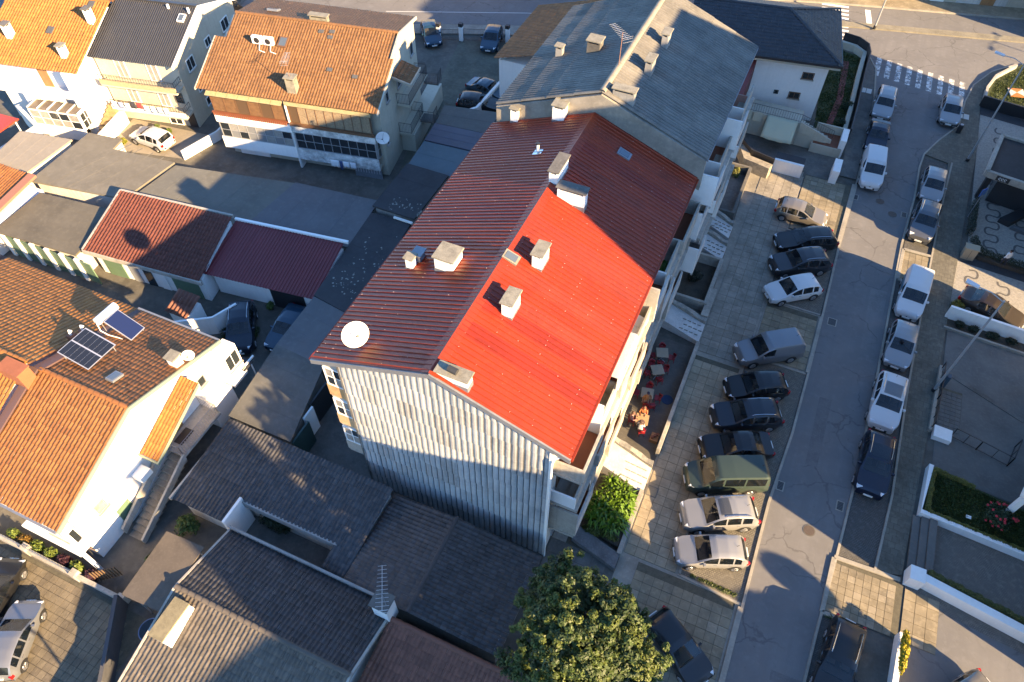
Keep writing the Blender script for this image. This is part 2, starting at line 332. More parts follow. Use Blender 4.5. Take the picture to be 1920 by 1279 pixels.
# slabs that can be told apart
def slab_field(name, x0, x1, y0, y1, s, z, mats, bed, inside=None, skew=0.0, jit=0.006, bedpoly=None):
    p = struct(sheet(name, bedpoly or [(x0,y0),(x1,y0),(x1,y1),(x0,y1)], z-0.026, bed))
    g = 0.011; n = 0
    mes = [MB().box(-s/2+g, s/2-g, -s/2+g, s/2-g, -0.03, 0).data('slab', m) for m in mats]
    nx = int((x1-x0)/s+1e-6); ny = int((y1-y0)/s+1e-6)
    for i in range(nx):
        for j in range(ny):
            x = x0+(i+0.5)*s; y = y0+(j+0.5)*s+skew*(i+0.5)*s
            if inside and not inside(x, y): continue
            o = obj('slab', random.choices(mes, weights=[4]+[1]*(len(mes)-1))[0], p)
            o.location = (x, y, z+random.uniform(-jit, jit)); o.rotation_euler = (random.uniform(-.004,.004), random.uniform(-.004,.004), 0)
            n += 1
    return n
SB = [SLAB, M('slab_dark', (0.205,0.172,0.118), 0.9, var=0.35, vscale=0.9, stain=0.4, bump=0.2), M('slab_pale', (0.26,0.22,0.155), 0.9, var=0.25, vscale=0.9, bump=0.2)]
BEDM = M('slab_joint', (0.095,0.085,0.058), 0.95, var=0.4, vscale=3)
slab_field('crossing_apron', 0.0, 5.5, 7.0, 17.4, 0.55, 0.034, SB, BEDM)
slab_field('crossing_paving', 9.98, 13.7, 18.9, 22.05, 0.42, 0.075, SB, BEDM)
slab_field('driveway_paving', 13.8, 15.6, 18.9, 21.9, 0.6, 0.06, SB, BEDM)
slab_field('crossing_paving', 10.95, 14.4, 46.1, 49.4, 0.45, 0.075, SB, BEDM)
slab_field('bay_crossing', 2.4, 6.15, 48.3, 55.6, 0.55, 0.05, SB, BEDM)
slab_field('parking_paving', 2.5, 6.1, 34.6, 39.9, 0.6, 0.04, SB, BEDM)
CYD = [M('court_slab',(0.165,0.135,0.09),0.9,var=0.35,vscale=0.7,stain=0.5,bump=0.2), M('court_slab_dark',(0.135,0.11,0.075),0.9,var=0.35,vscale=0.7,stain=0.5,bump=0.2)]
slab_field('courtyard_paving', -35.0, -22.6, -3.0, 3.6, 0.40, 0.034, CYD, BEDM, inside=lambda x,y: y > -1.9-(x+27.7)*0.905-0.9 and y < 3.9 and y > -1.9+(x+27.7)*0.45-0.6 and x < -24.4+0.62*(3.6-y))
APR = [M('apron_slab',(0.29,0.24,0.165),0.9,var=0.3,vscale=0.6,stain=0.3,bump=0.2), M('apron_slab_worn',(0.25,0.21,0.145),0.9,var=0.3,vscale=0.6,stain=0.4,bump=0.2)]
slab_field('terrace_apron', -0.95, 2.05, 17.6, 33.0, 0.6, 0.036, APR, BEDM)
slab_field('terrace_apron', -1.0, 2.2, 33.4, 56.0, 0.64, 0.036, [CONC,M('concrete_worn',(0.225,0.2,0.16),0.9,var=0.3,vscale=0.6,stain=0.4,bump=0.2)], BEDM)
for (a,b) in (((5.72,5.2),(5.78,17.2)), ((9.85,18.75),(9.95,22.1)), ((9.95,22.15),(13.5,22.3)), ((9.85,18.75),(11.8,18.7)), ((10.85,46.0),(10.9,49.5)), ((10.9,49.5),(12.9,49.5)), ((10.85,46.0),(12.9,46.0)), ((6.25,34.5),(6.3,39.9)), ((6.2,48.3),(6.3,55.8))):
    struct(MB().kerb([a,b], 0.24, -0.01, 0.115).build('dropped_kerb', KERB, bev=0.01))
for k,(x,y,w,l) in enumerate(((7.4,27.5,0.7,5.5),(9.2,42.0,1.1,2.4),(8.0,14.2,2.4,0.6),(7.2,58.0,0.8,3.2),(10.9,70.0,1.0,2.6))):
    struct(sheet('road_patch', [(x,y),(x+w,y+0.05),(x+w+0.05,y+l),(x-0.03,y+l-0.08)], 0.006, M('patch_asphalt_%d'%(k%2),((0.12,0.116,0.115),(0.16,0.153,0.148))[k%2],0.9,var=0.25,vscale=1.2,bump=0.3,bscale=60)))
# drains and manholes
DRM = M('cast_iron', (0.035,0.034,0.034), 0.6, metal=0.3)
def drain(px, py, lab, w=0.32, l=0.55):
    c = W(px, py); t = thing('storm_drain', lab, 'drain', (c.x, c.y, 0.006))
    MB().box(-w/2-.07,w/2+.07,-l/2-.07,l/2+.07,-0.004,0.012).build('surround', KERB, t)
    m = MB().box(-w/2,w/2,-l/2,l/2,0.008,0.016); m.build('grate', DRM, t)
    b = MB()
    for k in range(5): b.box(-w/2+0.02,w/2-0.02,-l/2+0.05+k*0.1,-l/2+0.09+k*0.1,0.016,0.024)
    b.build('bars', M('worn_iron',(0.10,0.10,0.10),0.5,metal=0.6), t)
drain(1463,911,'square drain by the left kerb near the green van'); drain(1575,949,'square drain at the right kerb below the navy car')
drain(1604,370,'square drain by the left kerb at the lit band of road'); drain(1695,403,'square drain by the right kerb beside the grey car')
drain(1560,604,'pale square access cover in the road by the parking paving',0.5,0.6)
def manhole(px, py, lab, r=0.36):
    c = W(px, py); t = thing('manhole_cover', lab, 'manhole', (c.x, c.y, 0.004))
    MB().tube([(0,0,0),(0,0,0.012)], r, 20).build('rim', CONCD, t); MB().tube([(0,0,0.012),(0,0,0.02)], r*0.85, 20).build('lid', M('rusty_iron',(0.075,0.055,0.042),0.7,var=0.3,vscale=6), t)
manhole(1517,995,'round rusty manhole cover in the sunlit road near the bottom'); manhole(1673,402,'round manhole cover in the shaded road beside the drain'); manhole(1650,378,'round manhole cover nearest to the white van front')
# patched cover on the lit apron below the garden
c = W(1222,922); t = thing('inspection_cover', 'square patched inspection cover on the sunlit pavement below the leafy garden', 'manhole', (c.x,c.y,0.04))
MB().box(-.35,.35,-.35,.35,0,0.012).build('frame', CONCD, t); MB().box(-.28,.28,-.28,.28,0.012,0.02).build('lid', SB[1], t)
# ================================================================ windows, chimneys, railings shared by the buildings
def window(parent, x, y, z, w, h, ang, cols=2, rows=1, fm=None, gm=None, fw=0.06, depth=0.07, name='window', sill=True):
    """window on a wall: x,y,z = centre on the wall face, ang = direction of the outward normal"""
    fm = fm or WFRAME; gm = gm or GLASS
    m = MB()
    for a,b in ((-w/2,-w/2+fw),(w/2-fw,w/2)): m.box(-0.06,depth,a,b,-h/2,h/2)
    for a,b in ((-h/2,-h/2+fw),(h/2-fw,h/2)): m.box(-0.06,depth,-w/2+fw,w/2-fw,a,b)
    cw_ = (w-2*fw)/cols; rh = (h-2*fw)/rows; mu = fw*0.6
    for c in range(1,cols): m.box(-0.05,depth-0.012,-w/2+fw+c*cw_-mu/2,-w/2+fw+c*cw_+mu/2,-h/2+fw,h/2-fw)
    for r in range(1,rows): m.box(-0.05,depth-0.02,-w/2+fw,w/2-fw,-h/2+fw+r*rh-mu/2,-h/2+fw+r*rh+mu/2)
    f = m.build(name, fm, parent); f.location = (x,y,z); f.rotation_euler = (0,0,ang)
    pm = None
    for c in range(cols):
        for r in range(rows):
            g = gm if not isinstance(gm, list) else random.choice(gm)
            p = MB().box(0.004,0.03,-w/2+fw+c*cw_+mu/2,-w/2+fw+(c+1)*cw_-mu/2,-h/2+fw+r*rh+mu/2,-h/2+fw+(r+1)*rh-mu/2).build('pane', g, f)
    if sill: MB().box(-0.02,depth+0.09,-w/2-0.06,w/2+0.06,-h/2-0.07,-h/2-0.003).build('sill', CONCL, f)
    return f
def wwindow(parent, *a, **k):
    o = window(parent, *a, **k); o.matrix_parent_inverse = wmat(parent).inverted(); return o
def chimney(parent, x, y, zb, w, l, h, cap=LICHEN, body=WHITE, th=0.09, ov=0.09, tilt=(0,0), flash=True, world=True, gap=True, rot=0):
    hh = zb+h; m = MB().box(-w/2,w/2,-l/2,l/2,-0.5,h-(0.16 if gap else 0.0))
    if gap:
        for sx in (-1,1):
            for sy in (-1,1): m.box(sx*(w/2-0.05)-0.05,sx*(w/2-0.05)+0.05,sy*(l/2-0.05)-0.05,sy*(l/2-0.05)+0.05,h-0.16,h)
    c = m.build('chimney', body, parent, world=world); c.location = (x,y,zb); c.rotation_euler = (0,0,rot)
    k = MB().box(-w/2-ov,w/2+ov,-l/2-ov,l/2+ov,h+0.001,h+th).build('cap', cap, c, bev=0.015); k.rotation_euler = (tilt[0],tilt[1],0)
    if gap: MB().box(-w/2+0.08,w/2-0.08,-l/2+0.08,l/2-0.08,h-0.2,h-0.02).build('flue', BLACKM, c)
    if flash: MB().box(-w/2-0.02,w/2+0.02,-l/2-0.02,l/2+0.02,-0.45,0.1).build('flashing', ZINC, c)
    return c
def railing(parent, line, h, mat=BLACKM, world=True, gap=0.13, r=0.012, name='railing', z=0.0):
    m = MB(); P_ = [Vector(p) for p in line]
    for a,b in zip(P_[:-1],P_[1:]):
        up_ = Vector((0,0,h))
        m.tube([a+up_,b+up_], r*1.7, 5); m.tube([a+Vector((0,0,0.08)),b+Vector((0,0,0.08))], r*1.3, 5)
        n = max(1,int((b-a).length/gap))
        for k in range(n+1):
            q = a+(b-a)*k/n; m.tube([q,q+up_], r*(1.8 if k in (0,n) else 1), 4, caps=False)
    return m.build(name, mat, parent, world=world)

# ================================================================ the red roofed apartment block
XR, XL, XM, ZE, ZR, Y0, Y1 = -4.15, -17.7, -10.93, 11.6, 14.2, 15.54, 36.45
B = thing('apartment_building', 'large apartment block with a red ribbed metal roof and a grey corrugated gable', 'apartment building', (-10.9,26,0))
MB().prism_y([(-16.15,0),(-16.15,11.35+0.55),(XM,13.95),(-5.1,11.55),(-5.1,0)], 15.75, 36.6).build('wall', WHITED, B, world=True)
def ribbed(width, n, ln, rib=0.056, rw=0.040):
    pr = []; s = width/n
    for k in range(n):
        y = k*s; pr += [(y,0),(y+s/2-rw,0),(y+s/2-rw*0.45,rib),(y+s/2+rw*0.45,rib),(y+s/2+rw,0)]
    return pr+[(width,0)]
SW = 0.872; NS = 24; pr = ribbed(SW+0.01, 3, 1)
for side, xe in ((1,XR),(-1,XL)):
    ex = xe-XM; sl_ = (ZE-ZR)/abs(ex); m = MB(); n = len(pr)
    nseg = 5
    for k in range(nseg+1):
        t = k/nseg; x = 0.1*side+ex*t-0.1*side*t
        for (y,z) in pr: m.v.append((x, y, (ZE-ZR)*t+z-0.02*0))
    for k in range(nseg):
        for i in range(n-1):
            q = (k*n+i, (k+1)*n+i, (k+1)*n+i+1, k*n+i+1); m.f.append(q if side > 0 else q[::-1])
    me = [m.data('roof_sheet', q) for q in (REDS,REDS2,REDS3)]
    for j in range(NS):
        o = obj('roof_sheet', random.choices(me,weights=(5,2,2))[0], B, world=True); o.location = (XM, Y0+0.02+j*SW, ZR+random.uniform(-0.004,0.004)); o.rotation_euler = (0, random.uniform(-0.0004,0.0004), 0)
rc = MB()                                             # ridge capping
rc.add([(XM-0.42,Y0-0.02,ZR-0.10),(XM,Y0-0.02,ZR+0.085),(XM+0.42,Y0-0.02,ZR-0.10),(XM-0.42,Y1,ZR-0.10),(XM,Y1,ZR+0.085),(XM+0.42,Y1,ZR-0.10)], [(0,1,4,3),(1,2,5,4)])
rc.build('ridge_cap', REDS, B, world=True)
for side, xe in ((1,XR),(-1,XL)):                     # gutter, fascia, verge flashing
    g = MB(); s_ = side
    g.box(min(xe,xe+0.10*s_),max(xe,xe+0.10*s_),Y0,Y1,ZE-0.20,ZE-0.06)
    g.build('gutter', REDS, B, world=True)
    MB().box(min(xe-0.02*s_,xe-0.9*s_),max(xe-0.02*s_,xe-0.9*s_),Y0+0.25,Y1,ZE-0.34,ZE-0.215).build('soffit', CONCL, B, world=True)
    f = MB()
    for a,b_,zz in ((0.0,0.2,0.0),):
        f.hexa([(XM,Y0-0.05,ZR-0.34),(XM,Y0+0.10,ZR-0.34),(xe,Y0+0.10,ZE-0.34),(xe,Y0-0.05,ZE-0.34),(XM,Y0-0.05,ZR-0.03),(XM,Y0+0.10,ZR-0.03),(xe,Y0+0.10,ZE-0.03),(xe,Y0-0.05,ZE-0.03)] if side < 0 else
               [(xe,Y0-0.05,ZE-0.34),(xe,Y0+0.10,ZE-0.34),(XM,Y0+0.10,ZR-0.34),(XM,Y0-0.05,ZR-0.34),(xe,Y0-0.05,ZE-0.03),(xe,Y0+0.10,ZE-0.03),(XM,Y0+0.10,ZR-0.03),(XM,Y0-0.05,ZR-0.03)])
    f.build('verge_flashing', ZINC, B, world=True)
    sc = MB()                                         # screw heads
    for k in range(72):
        for t in (0.06,0.22,0.38,0.54,0.70,0.86,0.97):
            if random.random() < 0.62: continue
            x = XM+(xe-XM)*t; z = ZR+(ZE-ZR)*t+0.056; y = Y0+0.165+k*0.2907
            r = random.uniform(0.012,0.024); y += random.uniform(-.03,.03); x += random.uniform(-.08,.08); sc.add([(x-r,y-r,z+0.01),(x+r,y-r,z+0.01),(x+r,y+r,z+0.01),(x-r,y+r,z+0.01),(x,y,z+0.025)], [(0,1,4),(1,2,4),(2,3,4),(3,0,4)])
    tag(sc.build('screw_heads', M('screw_cap',(0.45,0.30,0.25),0.6), B, world=True), kind='stuff')
# corrugated gable cladding, sheet by sheet
def clad_profile(w, n):
    p = []; s = w/n
    for k in range(n):
        y = k*s
        for t,d in ((0,0),(0.06,0.0),(0.09,-0.055),(0.13,-0.055),(0.16,0.0),(0.19,-0.055),(0.23,-0.055),(0.27,0.0),(0.5,0.022),(0.8,0.022)): p.append((y+s*t, d))
    return p+[(w,0)]
ncol, rowh = 11, 1.36; cwid = (16.15-5.12)/ncol; cp = clad_profile(cwid+0.01, 3)
def zroof(x): return (ZR-(x-XM)*(ZR-ZE)/(XR-XM) if x > XM else ZR-(XM-x)*(ZR-ZE)/(XM-XL))-0.2
full = {}
for c in range(ncol):
    xa = -16.15+c*cwid
    for r in range(10):
        za = r*rowh; zb = za+rowh+0.05; lim = min(zroof(xa), zroof(xa+cwid))
        if za > max(zroof(xa), zroof(xa+cwid)): continue
        m = MB(); n = len(cp)
        for z, off in ((0,-0.07),(zb-za,0.0)):
            for (dx,d) in cp: m.v.append((dx, -d*0-0.0+(-d)+off, min(z, zroof(xa+dx)-za) ))
        for i in range(n-1): m.f.append((i,i+1,n+i+1,n+i))
        if zb < lim:
            if 'm' not in full: full['m'] = [m.data('cladding_sheet', q) for q in (FIBREW,FIBREW,FIBREW2,FIBREW3)]
            me = random.choice(full['m'])
        else: me = m.data('cladding_sheet', FIBREW)
        o = obj('cladding_sheet', me, B, world=True); o.location = (xa+random.uniform(-.008,.008), 15.66+random.uniform(-0.006,0.006), za+random.uniform(-0.02,0.02))
        o.rotation_euler = (0, random.uniform(-0.003,0.003), 0)
MB().box(-5.14,-5.02,15.56,15.74,0,11.4).build('corner_trim', WHITE, B, world=True)
MB().tube([(-4.5,15.75,11.3),(-4.9,15.6,11.0),(-4.98,15.52,10.6),(-4.98,15.52,0.1)], 0.055, 8).build('downpipe', PIPEW, B, world=True)
MB().box(-16.27,-16.17,15.62,15.76,0,11.6).build('corner_trim', CONCD, B, world=True)
# glazed verandas down the left side
for k, z in enumerate((3.0,5.75,8.5)):
    MB().box(-17.35,-16.16,15.8,36.4,z-0.25,z).build('veranda_floor', CONCL, B, world=True)
    p = MB().box(-17.38,-16.16,15.74,15.8,z+0.0,z+0.95); p.box(-17.38,-17.3,15.8,36.3,z,z+0.95)
    p.build('veranda_panel', [CONCL,WOODP,M('faded_orange_panel',(0.45,0.27,0.12),0.7,var=0.35,vscale=3)][k], B, world=True)
    wwindow(B, -16.78,15.8,z+0.95+0.76, 1.05,1.5, -pi/2, 2, 2, WFRAME, [GLASS,GLASSW], sill=False)
    MB().box(-17.3,-17.24,15.86,36.3,z+0.95,z+2.45).build('veranda_glazing', GLASS, B, world=True)
    for y in np.arange(17,36.5,1.95): MB().box(-17.36,-17.2,y,y+0.07,z+0.95,z+2.45).build('mullion', WFRAMEB, B, world=True)
MB().box(-17.4,-16.1,15.8,36.4,11.0,11.3).build('veranda_floor', CONCL, B, world=True)
# balconies on the street side, three floors, parapets stepping along the block
segs = [(16.1,18.9),(18.9,21.4),(21.4,24.2),(24.2,27.0),(27.0,29.7),(29.7,32.6),(32.6,36.3)]
FAC = -5.1
for lv, z in enumerate((3.0,6.0,9.0)):
    MB().box(FAC,-3.62,16.0,36.35,z-0.22,z-0.02).build('balcony_slab', CONCL, B, world=True)
    for i,(a,b) in enumerate(segs):
        out = (-3.55,-3.78)[(i+lv)%2]
        b_ = MB()
        b_.box(out-0.13,out,a+0.05,b-0.05,z-0.3,z+1.0)
        par = b_.build('balcony', CONCL if (i+lv)%3 else WHITED, B, world=True, bev=0.012)
        MB().box(FAC+0.01,out-0.14,a+0.1,b-0.1,z-0.018,z+0.012).build('balcony_floor', (WOODP if (i,lv) == (3,2) else TERRA) if (i+lv)%2 == 0 or (i,lv)==(3,2) else CONC, par)
        # end wall between two flats
        MB().box(FAC,out,a-0.06,a+0.045,z-0.02,z+(1.0 if (i+lv)%3 else 2.4)).build('balcony_divider', WHITE if (i+lv)%2 else CONCL, B, world=True)
        # planter trough on some parapets
        if (i*3+lv)%4 == 1:
            MB().box(out-0.55,out-0.14,a+0.3,a+1.5,z+0.013,z+0.42).build('planter', CONC, par)
    MB().box(FAC,-3.62,36.25,36.36,z-0.02,z+1.0).build('balcony_divider', CONCL, B, world=True)
    for i,(a,b) in enumerate(segs):
        wwindow(B, FAC+0.002,(a+b)/2,z+1.15, 1.5,2.1, 0, 2, 1, WFRAMEB if lv else WFRAMEG, [GLASS,GLASSW], sill=False)
for y in (17.6,20.2,25.5,28.5,31.5): wwindow(B, FAC+0.002,y,1.25, 1.7,2.2, 0, 2, 1, WFRAMEG, GLASS, sill=False)
# glazed-in balcony at the top floor, third bay
gz = MB().box(-5.08,-3.75,20.9,23.9,11.05,11.1); gz.build('balcony_roof', M('corrugated_plastic',(0.5,0.49,0.46),0.5,var=0.2), B, world=True)
wwindow(B, -3.72,22.4,10.55, 2.9,1.0, 0, 4, 1, WFRAME, [GLASS,GLASSW], sill=False)
# stacks, vents, roof lights
def zr(x): return zroof(x)+0.2
for (px,py,w,l,h,kw) in ((1013,493,0.52,0.98,0.95,{}),(958,582,0.52,1.0,0.95,{}),(842,497,1.05,1.05,0.85,dict(th=0.11)),(772,500,0.42,0.42,0.75,{}),
                         (1047,330,0.5,1.6,0.85,dict(cap=CONCD)),(1072,380,1.55,0.5,1.0,dict(cap=CONCD)),
                         (968,224,0.5,0.7,0.95,{}),(1050,222,0.75,0.75,1.05,{}),(850,716,1.5,0.5,0.55,{})):
    z = 13.0
    for _ in range(12): p = W(px,py,z); z = zr(p.x)
    if py == 716: p.y = 15.95
    c = chimney(B, p.x, p.y, z-0.02, w, l, h, **kw)
    if py == 716: MB().tube([(-0.25,0.0,0.75),(0.2,-0.05,0.73)], [0.16,0.16], 10).build('fallen_cowl', M('sooty_pipe',(0.03,0.03,0.03),0.7), c)
    if px == 772: MB().box(-0.05,0.38,0.27,0.83,-0.4,0.62).build('second_flue', ZINC, c); MB().box(-0.14,0.46,0.2,0.92,0.625,0.70).build('second_cap', ZINC, c)
p = W(1008,290,13.3); v = MB().tube([(0,0,-0.3),(0,0,0.62)], 0.085, 10).build('vent_pipe', PIPEW, B, world=True, loc=(p.x,p.y,zr(p.x)))
MB().tube([(0,0,0.62),(0,0,0.70)], 0.13, 10).build('cowl', BLACKM, v); MB().box(-0.25,0.3,-0.24,0.24,0.03,0.06).build('flashing', STEEL, v, rot=(0,-0.36,0))
for (px,py) in ((1170,289),(958,505)):
    p = W(px,py,13.3); z = zr(p.x)
    f = MB().box(-0.42,0.42,-0.30,0.30,0,0.13).build('roof_light', ZINC if px > 1000 else LICHEN, B, world=True, loc=(p.x,p.y,z+0.02), rot=(0,atan2(ZR-ZE,XR-XM),0))
    MB().box(-0.32,0.30,-0.22,0.22,0.131,0.145).build('pane', M('sky_glass',(0.08,0.10,0.12),0.08,spec=0.8), f)
# satellite dish on the roof corner
def dish(name_label, cat, loc, r, az, el, mast=0.8, group=None, mat=None, parent_z=0):
    t = thing('satellite_dish', name_label, cat, loc)
    m = MB(); n = 28; rings = 6
    m.v.append((0,0,0))
    for k in range(1,rings+1):
        rr = r*k/rings
        for i in range(n): a = 2*pi*i/n; m.v.append((rr*cos(a), rr*sin(a)*1.08, 0.22*(rr/r)**2*r))
    for i in range(n): m.f.append((0,1+i,1+(i+1)%n))
    for k in range(rings-1):
        for i in range(n): a = 1+k*n; m.f.append((a+i,a+n+i,a+n+(i+1)%n,a+(i+1)%n))
    R_ = (Matrix.Rotation(az,4,'Z') @ Matrix.Rotation(pi/2-el,4,'Y')).to_euler()
    d = m.build('reflector', mat or M('dish_paint',(0.72,0.66,0.55),0.6,var=0.25,vscale=2.5), t, smooth=True, loc=(0,0,mast), rot=R_)
    s_ = d.modifiers.new('solid','SOLIDIFY'); s_.thickness = 0.02
    MB().tube([(0,-r*1.02,0.2*r),(0,-0.05,r*0.85)], 0.014, 5).build('feed_arm', GREYM, d); MB().tube([(0,-0.06,r*0.8),(0,0.02,r*0.98)], 0.04, 8).build('receiver', BLACKM, d)
    for s in (-1,1): MB().tube([(s*r*0.8,0.2*r,0.16*r),(0,0,r*0.85)], 0.009, 4).build('strut', BLACKM, d)
    MB().tube([(0,0,-0.3),(0,0,mast)], 0.035, 8).build('mast', GREYM, t); MB().tube([(0,0,mast),tuple(Vector((cos(az)*0.0,0,mast)))], 0.03, 6) 
    return t
p = W(668,628,13.0)
dish('big weathered satellite dish on the left corner of the red roof', 'satellite dish', (p.x,p.y-0.1,zr(p.x)+0.02), 0.62, SUN_AZ-0.25, radians(36), 0.75)
# ================================================================ grey fibre-cement roofed block behind it
G_ = thing('apartment_building', 'apartment block with a weathered grey corrugated fibre cement roof', 'apartment building', (-10.7,43,0))
gXR, gXL, gXM, gZE, gZR, gY0, gY1 = -3.93, -17.45, -10.68, 13.0, 15.6, 36.62, 50.1
MB().prism_y([(-16.6,0),(-16.6,13.0),(gXM,15.3),(-4.7,13.05),(-4.7,0)], 36.75, 49.9).build('wall', WHITED, G_, world=True)
# concrete gable upstand towards the red roof
for s_, xe in ((1,gXR),(-1,gXL)):
    a,b = (gXM,xe) if s_ > 0 else (xe,gXM); za,zb = (gZR,gZE) if s_ > 0 else (gZE,gZR)
    MB().hexa([(a,36.5,za-2.3),(b,36.5,zb-2.3),(b,36.85,zb-2.3),(a,36.85,za-2.3),(a,36.5,za-0.12),(b,36.5,zb-0.12),(b,36.85,zb-0.12),(a,36.85,za-0.12)]).build('gable_upstand', CONC, G_, world=True)
def wavy(w, l, pitch=0.30, amp=0.105, nper=8):
    k = max(1,round(w/pitch)); n = k*nper; return [(w*i/n, amp*(abs(sin(pi*(i%nper)/nper))**0.8-0.6)) for i in range(n+1)]
ncols = 13; sw = (gY1-gY0)/ncols; rows = 4
for s_, xe in ((1,gXR),(-1,gXL)):
    ex = xe-gXM; L_ = ex/rows; dz = (gZE-gZR)/rows; prf = wavy(sw+0.06, 1); n = len(prf); m = MB()
    for t in (0,1.05):
        for (y,z) in prf: m.v.append((L_*t, y, dz*t+z+(0.018 if t else 0)))
    for i in range(n-1):
        q = (i, n+i, n+i+1, i+1); m.f.append(q if s_ > 0 else q[::-1])
    me = [m.data('roof_sheet', mm, False) for mm in (FIBRE, M('fibre_cement_dark',(0.135,0.127,0.112),0.9,var=0.3,vscale=0.9,stain=0.3,bump=0.2), M('fibre_cement_pale',(0.165,0.155,0.135),0.9,var=0.25,vscale=0.9,stain=0.2,bump=0.2))]
    for r in range(rows):
        for c in range(ncols):
            o = obj('roof_sheet', random.choices(me,weights=(5,2,2))[0], G_, world=True)
            o.location = (gXM+L_*r, gY0+c*sw+random.uniform(-.01,.01), gZR+dz*r+0.006*((c+r)%2)+(0.012*(rows-r))); o.rotation_euler = (random.uniform(-.002,.002),random.uniform(-.0015,.0015),random.uniform(-.004,.004))
rcap = MB().data('ridge_tile', None)
m = MB(); n = 6
for y in (0,1.04):
    for k in range(n+1): a = pi*k/n; m.v.append((0.2*cos(a), y, 0.14*sin(a)-0.03))
for k in range(n): m.f.append((k,k+1,n+2+k,n+1+k))
me = m.data('ridge_tile', M('ridge_mortar',(0.24,0.21,0.16),0.9,var=0.3,vscale=2), True)
for k in range(13):
    o = obj('ridge_tile', me, G_, world=True); o.location = (gXM, gY0+k*sw, gZR+0.05+0.01*(k%2))
MB().box(gXR,gXR+0.12,gY0,gY1,gZE-0.2,gZE-0.07).build('gutter', ZINC, G_, world=True)
def gz_(x): return gZR-abs(x-gXM)*(gZR-gZE)/6.75
for (px,py,w,l,h) in ((1050,104,0.45,0.55,0.75),(1115,95,0.85,0.75,0.8),(1247,86,0.4,0.75,0.95),(1217,136,0.42,0.85,0.95),(1158,205,1.3,0.45,0.7)):
    z = 14.5
    for _ in range(10): p = W(px,py,z); z = gz_(p.x)
    chimney(G_, p.x, max(p.y,37.15), z-0.02, w, l, h, body=GREYW if px != 1115 else CONCD, flash=False)
# balconies and end walls on its street side
for lv, z in enumerate((3.4,6.4,9.4)):
    MB().box(-4.72,-3.1,37.2,49.8,z-0.22,z-0.02).build('balcony_slab', CONCL, G_, world=True)
    for i,(a,b) in enumerate(((37.0,40.0),(40.0,43.2),(43.2,46.5),(46.5,49.8))):
        out = -3.0-0.35*((i+lv)%2)
        par = MB().box(out-0.12,out,a+0.05,b-0.05,z-0.3,z+1.0).build('balcony', CONCL if i%2 else WHITED, G_, world=True, bev=0.012)
        MB().box(-4.69,out-0.13,a+0.1,b-0.1,z-0.018,z+0.012).build('balcony_floor', TERRA if i%2 else CONCD, par)
        MB().box(-4.7,out,a-0.06,a+0.045,z-0.02,z+(1.0 if i%2 else 2.2)).build('balcony_divider', WHITE, G_, world=True)
        wwindow(G_, -4.697,(a+b)/2,z+1.15,1.5,2.1,0,2,1,WFRAMEG,[GLASS,GLASSW],sill=False)
        if (i+lv)%2: MB().box(out-0.6,out-0.13,a+0.3,a+1.6,z+0.013,z+0.45).build('planter', CONC, par)
# aerials
def aerial(label, loc, h, ang, n=10, ln=1.5, tilt=0.0, mat=None):
    t = thing('aerial', label, 'aerial', loc); mat = mat or M('rusty_pole',(0.25,0.12,0.07),0.7)
    MB().tube([(0,0,-0.3),(0,0,h)], 0.022, 6).build('mast', mat, t)
    m = MB(); d = Vector((cos(ang),sin(ang),tilt)).normalized(); s = Vector((-sin(ang),cos(ang),0)); c = Vector((0,0,h-0.1))
    m.tube([c-d*ln*0.35,c+d*ln*0.65], 0.014, 5)
    for k in range(n):
        q = c+d*(-0.33+k/(n-1)*0.97)*ln; w = 0.34-0.012*k; m.tube([q-s*w,q+s*w], 0.009, 4)
    r0 = c-d*ln*0.36
    for k in (-1,1): m.tube([r0-s*0.3+Vector((0,0,0.15*k)),r0+s*0.3+Vector((0,0,0.15*k))], 0.009, 4)
    m.build('yagi', M('aerial_alloy',(0.6,0.58,0.55),0.4,metal=0.7), t); return t
p = W(1157,128,15.5); aerial('rusty mast with spread aerial on the grey corrugated ridge', (gXM,p.y,gZR+0.1), 2.1, 2.4, 11, 1.9)
